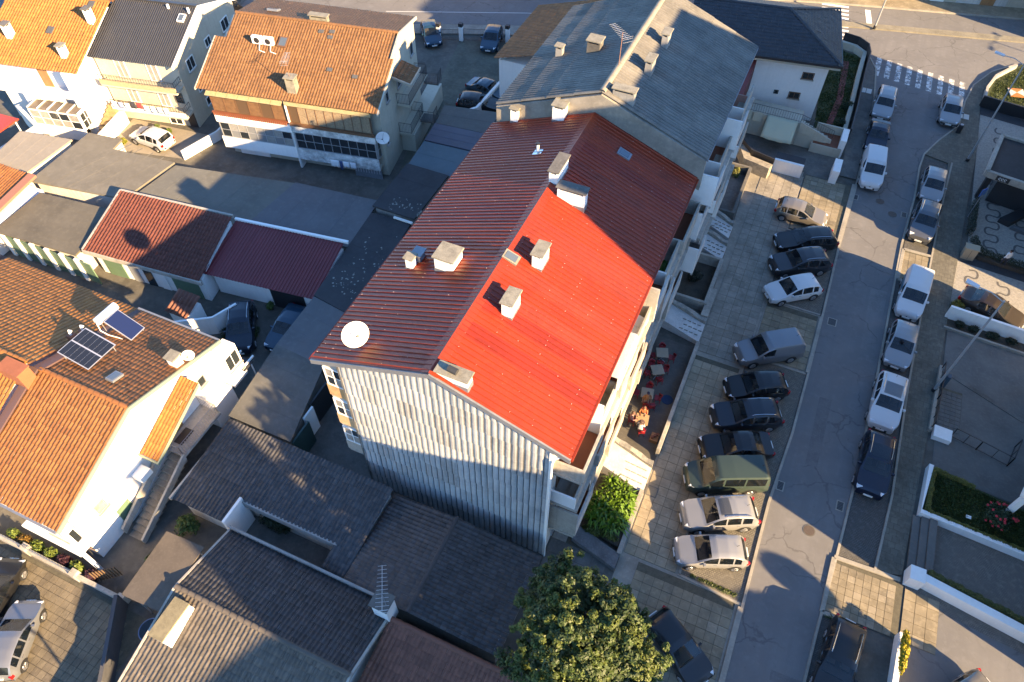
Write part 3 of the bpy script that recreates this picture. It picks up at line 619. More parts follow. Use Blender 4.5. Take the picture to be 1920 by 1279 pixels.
# ================================================================ tiled slopes
def np_mesh(name, v, f, mat, smooth=False):
    me = bpy.data.meshes.new(name); nv, nf, k = len(v), len(f), f.shape[1]
    me.vertices.add(nv); me.vertices.foreach_set('co', np.ascontiguousarray(v, dtype=np.float32).ravel())
    me.loops.add(nf*k); me.loops.foreach_set('vertex_index', np.ascontiguousarray(f, dtype=np.int32).ravel())
    me.polygons.add(nf); me.polygons.foreach_set('loop_start', np.arange(0,nf*k,k,dtype=np.int32)); me.polygons.foreach_set('loop_total', np.full(nf,k,dtype=np.int32))
    me.materials.append(mat); me.update(calc_edges=True); me.validate()
    if smooth: me.polygons.foreach_set('use_smooth', [True]*nf)
    return me
def tiles(parent, O, U, V, Lu, Lv, mat, tw=0.26, tl=0.40, hump=0.04, keep=None, world=True, step=0.028, name='roof_tiles', kind=0):
    """tiles on a slope: O eave corner, U unit along the eave, V unit up the slope; one curved piece per tile"""
    O, U, V = Vector(O), Vector(U).normalized(), Vector(V).normalized(); N_ = U.cross(V)
    if N_.z < 0: N_ = -N_
    nu = max(1,round(Lu/tw)); nv = max(1,round(Lv/tl)); tw = Lu/nu; tl = Lv/nv
    prof = [(0.0,0.0),(0.22,0.0),(0.36,0.75),(0.55,1.0),(0.74,0.75),(0.88,0.0),(1.0,0.0)] if kind == 0 else [(0.0,0.3),(0.12,1.0),(0.3,0.35),(0.7,0.0),(0.88,0.35),(1.0,0.3)]
    k = len(prof); T = []
    for vv, hh in ((0.0,step),(1.12,0.0)):
        for (u,h) in prof: T.append((u*tw, vv*tl, h*hump+hh))
    for (u,h) in prof: T.append((u*tw, 0.0, h*hump*0.75-0.02))
    T = np.array(T); F = [(i,i+1,k+i+1,k+i) for i in range(k-1)]+[(2*k+i,2*k+i+1,i+1,i) for i in range(k-1)]
    F = np.array(F)
    if (U.cross(V)).dot(N_) < 0: F = F[:,::-1]
    ij = [(i,j) for i in range(nu) for j in range(nv) if keep is None or keep((i+0.5)*tw,(j+0.5)*tl)]
    ij = np.array(ij); n = len(ij)
    off = np.stack([ij[:,0]*tw+RNG.normal(0,0.004,n), ij[:,1]*tl+RNG.normal(0,0.006,n), RNG.normal(0,0.006,n)],1)
    loc_ = T[None]+off[:,None]
    A = np.array([U,V,N_]); v = (loc_.reshape(-1,3) @ A)+np.array(O)
    f = (F[None]+(np.arange(n)*len(T))[:,None,None]).reshape(-1,4)
    o = obj(name, np_mesh(name, v, f, mat), parent, world); o['kind'] = 'stuff'; return o
def ridge_tiles(parent, A, B_, mat, r=0.13, ln=0.42, world=True):
    A, B_ = Vector(A), Vector(B_); d = (B_-A); n = max(1,int(d.length/ln)); m = MB()
    for y,s in ((0,1.12),(d.length/n*1.1,0.92)):
        for k in range(6): a = pi*k/5; m.v.append((y, r*s*cos(a), r*s*sin(a)-0.03))
    for k in range(5): m.f.append((k,k+1,7+k,6+k))
    me = m.data('ridge_tile', mat, True); ang = atan2(d.y,d.x); el = atan2(d.z,sqrt(d.x**2+d.y**2))
    for k in range(n):
        o = obj('ridge_tile', me, parent, world); o.location = A+d*k/n; o.rotation_euler = (random.uniform(-.05,.05),-el,ang+random.uniform(-.02,.02))
def slope_board(m, a, b, t=0.14, h=0.2):         # sloping board a->b, t wide (x or y), h high
    a, b = Vector(a), Vector(b); d = b-a; s = Vector((-d.y,d.x,0)).normalized()*t/2 if abs(d.x)+abs(d.y) > 1e-6 else Vector((t/2,0,0))
    z = Vector((0,0,h)); m.hexa([a-s-z,b-s-z,b+s-z,a+s-z,a-s,b-s,b+s,a+s]); return m

# ================================================================ house with the solar panels, and its twin
SH = thing('house', 'white house with an orange tiled roof carrying solar panels', 'house', (-30.5,11,0))
sy0, syr, sy1, sz0, szr, sz1 = 4.7, 11.15, 17.75, 5.0, 7.42, 5.5
MB().prism_x([(5.3,0),(17.2,0),(17.2,sz1-0.05),(syr,szr-0.22),(5.3,sz0+0.02)], -33.6, -27.62).build('wall', WHITE, SH, world=True)
sf = (szr-sz0)/(syr-sy0); sb2 = (szr-sz1)/(sy1-syr)
tiles(SH, (-33.45,sy0,sz0), (1,0,0), (0,1,sf), 6.2, sqrt((syr-sy0)**2+(szr-sz0)**2), ORANT, 0.245, 0.37)
# the near part of the back slope stops short over the porch
tiles(SH, (-33.1,sy1,sz1), (1,0,0), (0,-1,sb2), 5.9, sqrt((sy1-syr)**2+(szr-sz1)**2), ORANT, 0.245, 0.37, hump=0.016, step=0.006)
ridge_tiles(SH, (-33.4,syr,szr+0.07), (-27.3,syr,szr+0.07), ORANT)
vb = MB(); slope_board(vb, (-27.22,sy0-0.05,sz0+0.03), (-27.22,syr,szr+0.03), 0.1, 0.24); slope_board(vb, (-27.22,syr,szr+0.03), (-27.22,sy1+0.05,sz1+0.03), 0.1, 0.24)
vb.build('verge_board', M('pale_green_board',(0.22,0.25,0.17),0.7), SH, world=True)
MB().box(-33.5,-27.3,sy0-0.14,sy0-0.02,sz0-0.12,sz0+0.01).build('gutter', ZINC, SH, world=True); MB().box(-33.5,-27.3,sy1+0.02,sy1+0.14,sz1-0.12,sz1+0.01).build('gutter', ZINC, SH, world=True)
# side porch roof with bright tiles, landing and stone stair on the yard side
pa = Vector((-27.25,14.6,5.6)); pb = Vector((-27.2,10.6,4.0))
tiles(SH, (-26.25,10.3,3.75), (-1,0,0), (0,1,0.42), 1.3, 4.75, ORANT2, 0.22, 0.4)
MB().box(-27.6,-26.2,13.9,14.0,4.9,5.0)
vb = MB(); slope_board(vb, (-26.2,10.2,3.75), (-26.2,14.6,5.65), 0.08, 0.18); slope_board(vb, (-27.6,10.22,3.75), (-26.2,10.22,3.75), 0.08, 0.16); vb.build('porch_board', MATS['pale_green_board'], SH, world=True)
MB().box(-27.6,-26.9,9.2,10.0,2.55,3.0).build('air_conditioner', PIPEW, SH, world=True, bev=0.02)
MB().box(-27.63,-26.1,11.6,14.9,2.2,2.4).build('landing', CONCL, SH, world=True)
d = MB().box(-27.63,-27.56,12.2,13.3,2.4,4.5).build('door', WOOD, SH, world=True); MB().box(-27.56,-27.5,12.35,12.42,3.4,3.55).build('handle', STEEL, d)
MB().box(-27.3,-26.7,12.1,13.2,2.4,2.425).build('doormat', BLACKM, SH, world=True)
for k in range(13):
    MB().box(-27.25,-26.15,11.6-(k+1)*0.36,11.6-k*0.36+0.02,0.0 if k > 9 else max(0,2.2-(k+1)*0.17-0.3),2.2-(k+1)*0.17).build('stair_step', M('granite_step',(0.23,0.2,0.155),0.9,var=0.35,vscale=4,stain=0.3), SH, world=True)
sw_ = MB(); slope_board(sw_, (-27.36,6.9,0.75), (-27.36,11.6,2.95), 0.16, 0.55); slope_board(sw_, (-26.1,6.9,0.4), (-26.1,11.6,2.6), 0.14, 0.5); sw_.build('stair_wall', CONCL, SH, world=True)
railing(SH, [(-27.3,11.5,2.4),(-26.15,11.6,2.4),(-26.15,14.8,2.4),(-27.5,14.85,2.4)], 0.95, GREYM, gap=0.16)
MB().box(-27.62,-26.9,14.95,16.9,0,2.1).build('side_porch', WHITE, SH, world=True)
# corner bay at the back and windows of the yard wall
bay = MB().box(-27.65,-26.75,17.0,18.3,1.9,4.9).build('corner_bay', WHITE, SH, world=True)
wwindow(SH, -26.74,17.65,4.0,1.1,1.3,0,2,1,WFRAME,GLASS); wwindow(SH, -27.61,15.7,3.8,0.6,0.8,0,1,1,WFRAMEG,GLASS); wwindow(SH, -27.61,16.4,1.4,0.8,1.0,0,1,1,WFRAMEG,GLASS)
wwindow(SH, -27.61,7.0,3.3,0.7,0.8,0,1,1,WFRAMEG,GLASSW); wwindow(SH, -27.61,7.8,1.3,0.9,1.1,0,1,1,SHUT,SHUT)
# front bay over the little porch
MB().box(-30.9,-27.3,4.85,5.35,2.6,4.7).build('front_bay', WHITE, SH, world=True); MB().box(-31.2,-27.1,4.5,5.3,2.35,2.59).build('front_slab', WHITE, SH, world=True)
wwindow(SH, -28.4,4.845,3.7,1.4,1.3,-pi/2,2,1,WFRAME,GLASS); wwindow(SH, -27.29,5.1,3.7,0.45,1.3,0,1,1,WFRAME,GLASS,sill=False)
MB().box(-29.8,-27.64,5.28,5.31,0.1,2.3).build('porch_wall', M('pink_render',(0.34,0.22,0.15),0.85,var=0.15), SH, world=True)
for x in (-27.25,): MB().box(x-0.1,x+0.1,4.6,4.8,0,2.35).build('porch_post', WHITE, SH, world=True)
def zs(x,y): return szr-(syr-y)*sf if y < syr else szr-(y-syr)*sb2
# stack, aerial dish, roof lights
chimney(SH, -27.75,15.0, zs(0,15.0)-0.02, 0.55,0.55,0.75, cap=LICHEN, flash=False)
dish('small pale satellite dish beside the chimney of the solar panel house', 'satellite dish', (-27.45,15.7,zs(0,15.7)-0.05), 0.33, SUN_AZ-0.5, radians(25), 0.42)
for (x,y,w,l) in ((-29.6,12.5,0.55,0.75),(-32.4,12.6,0.4,0.5)):
    f = MB().box(-w/2,w/2,-l/2,l/2,0,0.15).build('roof_light', ZINC, SH, world=True, loc=(x,y,zs(x,y)+0.03), rot=(-atan2(1,1/sb2),0,0)); MB().box(-w/2+.08,w/2-.08,-l/2+.08,l/2-.08,0.151,0.165).build('pane', MATS['sky_glass'], f)
# photovoltaic panel (tilted frame) and solar water heater
PVF = M('panel_frame',(0.6,0.6,0.6),0.35,metal=0.7); PVC = M('photovoltaic_cell',(0.012,0.014,0.02),0.12,spec=0.7)
c = W(164,655,7.35); PV = thing('photovoltaic_array', 'black photovoltaic panel pair on a tilted frame on the orange roof', 'solar panel', (c.x,c.y,zs(c.x,c.y)))
fr = MB().box(-1.0,1.0,-1.05,1.05,-0.02,0.02).build('frame', PVF, PV, loc=(0,0,0.62), rot=(radians(-6),radians(17),0))
cell = MB().box(0,0.31,0,0.94,0.021,0.026).data('cell', PVC)
for i in range(6):
    for j in range(2):
        o = obj('cell', cell, fr); o.location = (-0.96+i*0.322, -1.0+j*1.03, 0)
for (x,y) in ((-0.85,-0.9),(-0.85,0.9),(0.8,-0.9),(0.8,0.9)): MB().tube([(x,y,-0.25 if y<0 else -0.55),(x,y,0.62-x*0.3-y*0.1)], 0.025, 5).build('leg', PVF, PV)
c = W(222,600,7.0); WH = thing('solar_water_heater', 'solar water heater with a white tank and blue collector on the orange roof', 'solar heater', (c.x,c.y,zs(c.x,c.y)))
co = MB().box(-0.9,0.95,-0.58,0.58,-0.04,0.04).build('collector', PVF, WH, loc=(0.25,0,0.62), rot=(radians(-8),radians(30),0)); MB().box(-0.86,0.91,-0.54,0.54,0.041,0.05).build('glass', M('collector_glass',(0.012,0.018,0.06),0.1,spec=0.7), co)
MB().tube([(-0.85,-0.75,1.15),(-0.85,0.75,1.05)], 0.25, 16).build('tank', M('tank_white',(0.7,0.69,0.66),0.4), WH, smooth=False)
for (x,y) in ((-0.85,-0.55),(-0.85,0.55),(0.9,-0.5),(0.9,0.5)): MB().tube([(x,y,-0.3),(x,y,1.0 if x<0 else 0.2)], 0.022, 5).build('leg', PVF, WH)
MB().tube([(-0.85,-0.78,1.1),(-0.6,-0.95,0.7),(-0.3,-0.85,0.35),(0.3,-0.72,0.25),(0.9,-0.66,0.1)], 0.03, 6).build('pipe', PIPEW, WH)
# twin house to the left
TW = thing('house', 'house with a bright orange tiled roof, left twin of the solar panel house', 'house', (-38,11,0))
MB().prism_x([(5.3,0),(17.6,0),(17.6,4.9),(11.0,7.4),(5.3,4.9)], -44.5, -33.62).build('wall', WHITE, TW, world=True)
tiles(TW, (-45,4.9,5.15), (1,0,0), (0,1,0.44), 11.0, 6.7, ORANT2, 0.26, 0.40)
tiles(TW, (-45,18.0,5.05), (1,0,0), (0,-1,0.40), 11.2, 7.5, ORANT2, 0.30, 0.42, hump=0.038, step=0.012)
ridge_tiles(TW, (-45,11.0,7.93), (-34.0,11.0,7.93), ORANT2, r=0.17)
MB().hexa([(-33.95,4.9,5.1),(-33.45,4.9,5.1),(-33.45,11.05,7.45),(-33.95,11.05,7.45),(-33.95,4.9,5.22),(-33.45,4.9,5.22),(-33.45,11.05,7.57),(-33.95,11.05,7.57)]).build('valley_gutter', M('dark_brown_gutter',(0.09,0.05,0.045),0.7), TW, world=True)  # gutter sheets in one dark purplish brown
MB().hexa([(-33.75,11.05,7.5),(-33.15,11.05,7.5),(-33.15,17.9,5.1),(-33.75,17.9,5.1),(-33.75,11.05,7.62),(-33.15,11.05,7.62),(-33.15,17.9,5.22),(-33.75,17.9,5.22)]).build('valley_gutter', MATS['dark_brown_gutter'], TW, world=True)
ch = MB().box(-0.75,0.75,-0.38,0.38,-0.6,0.62).build('chimney', M('terracotta_render',(0.26,0.085,0.035),0.8,var=0.15), TW, world=True, loc=(-34.1,10.35,7.6)); MB().box(-0.8,0.8,-0.43,0.43,0.621,0.68).build('cap', MATS['terracotta_render'], ch)
for k,(px,py) in enumerate(((172,590),(152,604))):
    p = W(px,py,7.3); c = MB().box(-0.22,0.22,-0.2,0.2,-0.3,0.35).build('flue', MATS['terracotta_render'], TW, world=True, loc=(-33.75-0.35*k+0.2,14.3-0.55*k,6.9)); MB().tube([(0,0,0.35),(0,0,0.55),(0.05,0.02,0.72),(0.2,0.05,0.7)], 0.07, 8).build('cowl', PIPEW, c)

# ================================================================ tan tiled house (turned a little against the street)
TA = radians(10.8); TN = thing('house', 'three storey house with a tan tiled roof and glazed verandas', 'house', (-44.0,36.9,0), TA)
ez, rz, ry, by = 7.0, 9.8, 6.85, 11.0; ts = (rz-ez)/ry; tb = (rz-9.0)/(by-ry)
m = MB(); m.prism_x([(1.4,0),(10.7,0),(10.7,8.75),(ry,rz-0.3),(1.4,7.1)], 0.55, 14.75); m.build('wall', CREAM, TN)
Lf = sqrt(ry**2+(rz-ez)**2)
tiles(TN, (0,0,ez), (1,0,0), (0,1,ts), 15.2, Lf, TANT, 0.24, 0.36, world=False, keep=lambda u,v: not (v > 4.9 and (u < 0.85 or u > 14.75)))
tiles(TN, (0.9,by,9.0), (1,0,0), (0,-1,tb), 14.0, sqrt((by-ry)**2+(rz-9.0)**2), TANT, 0.24, 0.36, hump=0.03, step=0.015, world=False)
ridge_tiles(TN, (1.0,ry,rz+0.06), (14.9,ry,rz+0.06), TANT, world=False)
vb = MB(); slope_board(vb, (15.24,-0.05,ez+0.03),(15.24,4.6,ez+0.03+4.6*ts),0.12,0.22); slope_board(vb, (14.95,4.6,ez+4.6*ts+0.03),(14.95,ry,rz+0.05),0.12,0.24); slope_board(vb, (14.95,ry,rz+0.05),(14.95,by,9.05),0.12,0.24); slope_board(vb, (0,-0.05,ez+0.03),(0,4.6,ez+0.03+4.6*ts),0.1,0.16)
vb.build('verge_board', CREAM, TN)
tiles(TN, (16.3,4.6,6.9), (0,1,0), (-1,0,0.35), 2.4, 1.5, TANT, 0.24, 0.36, world=False, name='porch_tiles')
vb = MB(); slope_board(vb, (16.35,4.5,6.92),(16.35,7.1,6.92),0.1,0.18); slope_board(vb, (14.8,4.52,7.4),(16.35,4.52,6.92),0.1,0.2); vb.build('porch_board', CREAM, TN)
MB().box(14.76,14.9,4.7,13.2,7.3,8.6)
# front: two halves of glazed verandas over white parapets
YF = 0.75
for (xa,xb,zt,zb,nm,mt) in ((0.35,7.05,4.3,3.55,'parapet',WHITE),(0.35,7.05,2.1,1.0,'parapet',WHITE),(7.2,14.35,4.35,3.65,'parapet',M('peeling_white',(0.62,0.61,0.58),0.9,var=0.5,vscale=2.2,stain=0.6)),(7.2,14.35,2.05,0.95,'parapet',MATS['peeling_white'])):
    MB().box(xa,xb,YF-0.12,YF,zb,zt).build(nm, mt, TN)
    MB().box(xa,xb,YF,1.42,zb,zb+0.2).build('veranda_floor', CREAM, TN)
for (xa,xb,z0,z1,cols,fm,gm) in ((0.5,7.0,4.55,6.3,6,WFRAMEB,[M('tan_blind',(0.17,0.09,0.04),0.6,var=0.4,vscale=4),MATS['tan_blind'],M('brown_shade',(0.09,0.055,0.03),0.5)]),(0.5,7.0,2.1,3.55,8,WFRAMEG,[GLASS,M('white_curtain',(0.26,0.25,0.23),0.5,var=0.3,vscale=5),M('grey_blind',(0.17,0.175,0.18),0.4)]),
                               (7.25,14.2,4.4,6.25,9,WFRAMEB,[M('beige_curtain',(0.25,0.185,0.115),0.8,var=0.4,vscale=7),MATS['beige_curtain'],MATS['brown_shade']]),(7.25,14.3,2.05,3.65,9,WFRAMEG,GLASS)):
    window(TN, (xa+xb)/2,YF-0.03,(z0+z1)/2, xb-xa, z1-z0, -pi/2, cols, 2 if fm is WFRAMEG else 1, fm, gm, 0.07, sill=False)
window(TN, 14.33,1.1,2.85,0.6,1.6,0,1,2,WFRAMEG,GLASS,sill=False)
bl = MB()                                                # tiled balustrade of the upper left veranda
bal = MB().tube([(0,0,0),(0,0,0.28)], 0.07, 6).data('baluster', TERRA)
for k in range(36):
    o = obj('baluster', bal, TN); o.location = (0.45+k*0.182, YF-0.2, 4.28)
MB().box(0.35,7.05,YF-0.3,YF-0.08,4.56,4.62).build('balustrade_rail', TERRA, TN); MB().box(7.2,14.4,YF-0.3,YF-0.13,4.36,4.6).build('veranda_sill', WFRAMEB, TN)
aw = MB().hexa([(0,-0.45,0),(0.9,-0.45,0),(0.9,0.1,0.22),(0,0.1,0.22),(0,-0.45,0.05),(0.9,-0.45,0.05),(0.9,0.1,0.27),(0,0.1,0.27)]).data('awning_panel', M('yellowed_panel',(0.36,0.29,0.16),0.8,var=0.2,vscale=2))
for k in range(7):
    o = obj('awning_panel', aw, TN); o.location = (0.5+k*0.94, YF-0.15, 6.35)
MB().box(7.2,14.4,YF-0.35,YF,6.28,6.62).build('eaves_beam', MATS['yellowed_panel'], TN)
MB().box(7.03,7.2,YF-0.1,1.4,0,6.4).build('pier', WHITE, TN); MB().tube([(7.12,YF-0.16,0.1),(7.12,YF-0.16,6.6)], 0.05, 6).build('downpipe', PIPEW, TN)
# ground floor: garage doors, barred window, gate
MB().box(1.2,3.9,1.33,1.38,0,0.98).build('garage_door', WHITE, TN); window(TN, 5.8,1.395,0.75,1.5,0.45,-pi/2,2,1,WFRAME,GLASSW)
window(TN, 9.6,1.395,0.62,1.2,0.5,-pi/2,4,1,BLACKM,GLASS)
gt = MB().box(12.0,14.4,YF,YF+0.05,0,0.85).build('gate', ZINC, TN)
for k in range(10): MB().box(12.05+k*0.235,12.13+k*0.235,YF-0.02,YF+0.07,0.5,0.93).build('bar', WFRAMEG, gt)
# right wall: small windows, side balconies with dark rails, downpipe
for (y,z,w,h) in ((2.1,3.2,0.5,1.1),(3.2,6.4,0.6,0.9),(6.0,6.2,0.9,1.2),(9.5,7.0,0.7,1.2),(10.0,4.4,0.7,1.3)): window(TN, 14.755,y,z,w,h,0,1,1,WFRAMEG,GLASS)
for (z,ya,yb) in ((4.6,5.0,9.8),(2.0,4.7,8.0)):
    MB().box(14.76,15.9,ya,yb,z-0.2,z).build('balcony', CREAM, TN); railing(TN, [(14.8,ya+0.05,z),(15.85,ya+0.05,z),(15.85,yb-0.05,z),(14.8,yb-0.05,z)], 0.95, BLACKM, world=False)
    MB().box(15.9,17.2,yb-1.1,yb,z-0.25,z-0.1).build('stair_landing', CONCD, TN); railing(TN, [(15.9,yb-1.08,z-0.1),(17.15,yb-1.08,z-0.1),(17.15,yb-0.05,z-0.1)], 0.95, BLACKM, world=False)
MB().box(14.76,16.0,5.0,13.0,0.0,1.75).build('side_plinth', CREAM, TN)
chimney(TN, 8.05,0.95, ez+0.95*ts, 0.75,0.62,1.15, cap=LICHEN, body=LICHEN, flash=False, world=False)
chimney(TN, 8.1,7.3, rz-0.35, 1.5,0.4,0.75, cap=LICHEN, body=LICHEN, flash=False, world=False)
for (x,y,w,l,mt) in ((5.9,4.75,0.75,0.95,WFRAMEB),(3.6,8.3,0.9,0.7,ZINC)):
    zz = ez+y*ts if y < ry else rz-(y-ry)*tb
    f = MB().box(-w/2,w/2,-l/2,l/2,0,0.16).build('roof_light', mt, TN, loc=(x,y,zz), rot=(atan2(ts,1)*(1 if y<ry else -1),0,0)); MB().box(-w/2+.1,w/2-.1,-l/2+.1,l/2-.1,0.161,0.175).build('pane', MATS['sky_glass'], f)
for (x,y) in ((8.7,6.1),(9.6,6.2),(9.6,5.7),(10.4,3.0),(12.6,2.7)): MB().box(-0.22,0.22,-0.16,0.16,0.06,0.11).build('vent_tile', M('grey_tile',(0.07,0.07,0.07),0.8), TN, loc=(x,y,ez+y*ts), rot=(atan2(ts,1),0,0))
for k in range(2):
    a = MB().box(-0.42,0.42,-0.16,0.16,0,0.62).build('air_conditioner', PIPEW, TN, loc=(3.9+k*0.95,4.35,ez+4.35*ts+0.12), bev=0.02); MB().tube([(0,-0.161,0.31),(0,-0.17,0.31)], 0.24, 16).build('fan_grille', BLACKM, a); MB().tube([(0.2,-0.2,0.0),(0.3,-0.6,-0.25),(0.8,-0.7,-0.3)], 0.035, 6).build('hose', PIPEW, a)
wp = TN.matrix_world if False else None
def tn(x,y,z): c_,s_ = cos(TA),sin(TA); return (-44.0+x*c_-y*s_, 36.9+x*s_+y*c_, z)
aerial('wire aerial standing on the near chimney of the tan roof', tn(8.0,0.95,ez+0.95*ts+1.2), 1.5, 2.0, 9, 1.5)
dish('round white satellite dish on the corner of the tan roofed house', 'satellite dish', tn(15.0,0.75,3.9), 0.5, radians(-60), radians(20), 0.4, mat=M('dish_white',(0.62,0.61,0.6),0.5))
# washing under the right half
for k,(x,w,h,c_) in enumerate(((10.6,0.75,0.7,(0.68,0.67,0.66)),(11.6,0.55,0.6,(0.66,0.65,0.66)),(12.2,0.5,0.6,(0.62,0.62,0.64)),(11.15,0.25,0.9,(0.05,0.07,0.16)))):
    p = tn(x,YF-0.55,1.75-h); m = MB(); n = 7
    for i in range(n+1):
        for j in range(5): m.v.append((w*(i/n-0.5), 0.04*sin(i*1.9+k)*(j/4), h*(1-j/4)))
    for i in range(n):
        for j in range(4): m.f.append((i*5+j,i*5+j+1,i*5+j+6,i*5+j+5))
    o = m.build('laundry', M('cloth_%d'%k,c_,0.9), None, smooth=True, loc=p, rot=(0,0,TA)); s_ = o.modifiers.new('s','SOLIDIFY'); s_.thickness = 0.012
    tag(o, ('broad white sheet hanging under the glazed veranda','white towel second from the right on the veranda line','rightmost white towel on the veranda line','narrow navy cloth between the white washing')[k], 'laundry', 'washing under the tan house veranda')
# ================================================================ garages and flat roofs between the houses
def flat_roof(name, label, poly, z, mat, wall=WHITED, cat='garage', th=0.16, inset=0.15, zlist=None, wz0=0.0, seams=None, edge=None):
    cx = sum(p[0] for p in poly)/len(poly); cy = sum(p[1] for p in poly)/len(poly)
    t = thing(name, label, cat, (cx,cy,0)); n = len(poly)
    zt = zlist or [z]*n
    inn = [(cx+(x-cx)*(1-inset/2.2), cy+(y-cy)*(1-inset/2.2)) for x,y in poly]
    MB().prism(inn, wz0, [q-th for q in zt]).build('wall', wall, t, world=True)
    m = MB(); m.add([(x,y,q-th+0.004) for (x,y),q in zip(poly,zt)]+[(x,y,q) for (x,y),q in zip(poly,zt)], [tuple(range(n-1,-1,-1)),tuple(range(n,2*n))]+[(i,(i+1)%n,n+(i+1)%n,n+i) for i in range(n)])
    m.build('roof', mat, t, world=True)
    if seams:                                   # lapped joints of the felt
        (ax,ay),(bx,by_),k = seams
        for i in range(1,k):
            s = i/k; P0 = Vector(poly[ax]).lerp(Vector(poly[ay]),s); P1 = Vector(poly[bx]).lerp(Vector(poly[by_]),s)
            z0 = zt[ax]+(zt[ay]-zt[ax])*s; z1 = zt[bx]+(zt[by_]-zt[bx])*s; d = (P1-P0).normalized(); nn = Vector((-d.y,d.x))*0.05
            MB().add([(P0.x-nn.x,P0.y-nn.y,z0+0.004),(P1.x-nn.x,P1.y-nn.y,z1+0.004),(P1.x+nn.x,P1.y+nn.y,z1+0.014),(P0.x+nn.x,P0.y+nn.y,z0+0.014)],[(0,1,2,3)]).build('felt_lap', mat, t, world=True)
    return t
flat_roof('garage_row','long garage row with an olive felt roof below the white car yard',[(-53.4,26.2),(-45.1,27.6),(-44.5,32.7),(-50.3,32.0),(-50.5,33.3),(-53.7,32.9)],2.6,FELT,seams=((0,1),(4,2),5))
flat_roof('garage_row','garage row with a grey green felt roof half in shadow',[(-44.95,27.5),(-34.9,28.95),(-34.3,34.7),(-44.4,32.6)],2.4,M('felt_green',(0.125,0.12,0.10),0.9,var=0.2,vscale=0.4,bump=0.12,bscale=8),seams=((0,1),(3,2),6))
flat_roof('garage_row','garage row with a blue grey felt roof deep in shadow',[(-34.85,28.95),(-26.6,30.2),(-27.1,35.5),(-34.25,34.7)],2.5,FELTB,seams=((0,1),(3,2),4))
flat_roof('garage','pale beige flat roof beside the white house terrace',[(-58.3,26.4),(-54.4,26.4),(-54.3,31.6),(-59.2,30.7)],2.6,M('felt_beige',(0.24,0.21,0.165),0.9,var=0.15,vscale=0.6,bump=0.1),seams=((0,1),(3,2),4))
flat_roof('garage','olive felt garage roof above the green doors',[(-51.8,21.0),(-44.3,21.6),(-44.6,26.3),(-46.6,26.1),(-51.6,25.5)],2.5,M('felt_olive',(0.10,0.088,0.065),0.9,var=0.25,vscale=0.5,stain=0.3,bump=0.12,bscale=8),zlist=[2.3,2.3,2.55,2.55,2.55],seams=((0,4),(1,2),5))
# red tiled garage and red sheet garage
RG = thing('garage', 'garage row with a low red tiled roof, crossed by the dish shadow', 'garage', (-39.5,25.4,0))
rp = [(-43.9,22.15),(-34.2,23.1),(-35.55,28.75),(-45.0,27.65)]
MB().prism([(x,y) for x,y in [(-43.6,22.5),(-34.4,23.4),(-35.5,28.5),(-44.6,27.4)]],0,[2.2,2.2,3.1,3.1]).build('wall', WHITE, RG, world=True)
u = Vector((9.7,0.95,0)).normalized(); v_ = Vector((-1.2,5.55,0.85)).normalized()
tiles(RG, (-43.95,22.1,2.5), u, v_, 9.75, 5.75, REDT, 0.27, 0.4, hump=0.06)
vb = MB(); slope_board(vb,(-44.0,22.1,2.55),(-45.1,27.7,3.42),0.16,0.25); vb.build('verge_board', CONCL, RG, world=True)
vb = MB(); slope_board(vb,(-45.1,27.7,3.42),(-35.5,28.85,3.42),0.16,0.25); vb.build('back_board', CONCL, RG, world=True)
MB().hexa([(-44.0,22.0,2.15),(-34.1,22.97,2.15),(-34.1,23.12,2.15),(-44.0,22.15,2.15),(-44.0,22.0,2.5),(-34.1,22.97,2.5),(-34.1,23.12,2.5),(-44.0,22.15,2.5)]).build('fascia', CONCL, RG, world=True)
for k,(s,w,mt) in enumerate(((0.15,1.6,SHUT),(0.34,0.7,WFRAMEG),(0.47,0.7,GLASS),(0.60,0.7,WHITE),(0.82,2.2,SHUT))):
    p = Vector((-43.6,22.5)).lerp(Vector((-34.4,23.4)),s); MB().box(-w/2,w/2,-0.06,0.02,0.0,1.9).build('door', mt, RG, world=True, loc=(p.x,p.y,0), rot=(0,0,atan2(0.9,9.2)))
RH = thing('garage', 'garage with a deep red ribbed sheet roof and pale gutter', 'garage', (-30.7,27,0))
MB().prism([(-34.4,24.4),(-26.4,25.4),(-26.8,29.9),(-35.2,28.6)],0,[1.95,1.95,2.5,2.5]).build('wall', WHITE, RH, world=True)
pr3 = ribbed(1.0,4,1,0.035,0.05); ang = atan2(1.15,8.65); me = None
m = MB(); n = len(pr3)
for t_ in (0,1):
    for (y,z) in pr3: m.v.append((y, 5.1*t_, 0.6*t_+z))
for i in range(n-1): m.f.append((i,i+1,n+i+1,n+i))
me = m.data('roof_sheet', REDG)
for k in range(9):
    o = obj('roof_sheet', me, RH, world=True); o.location = (-34.75+k*0.965*cos(ang), 23.85+k*0.965*sin(ang), 2.3+random.uniform(-.004,.004)); o.rotation_euler = (0,0,ang+0.0)
vb = MB(); slope_board(vb,(-35.5,28.95,3.05),(-26.5,30.25,3.05),0.2,0.18); vb.build('gutter', PIPEW, RH, world=True)
MB().box(-1.3,1.3,-0.05,0.02,0,1.8).build('door', BLACKM, RH, world=True, loc=(-28.6,25.1,0), rot=(0,0,ang))
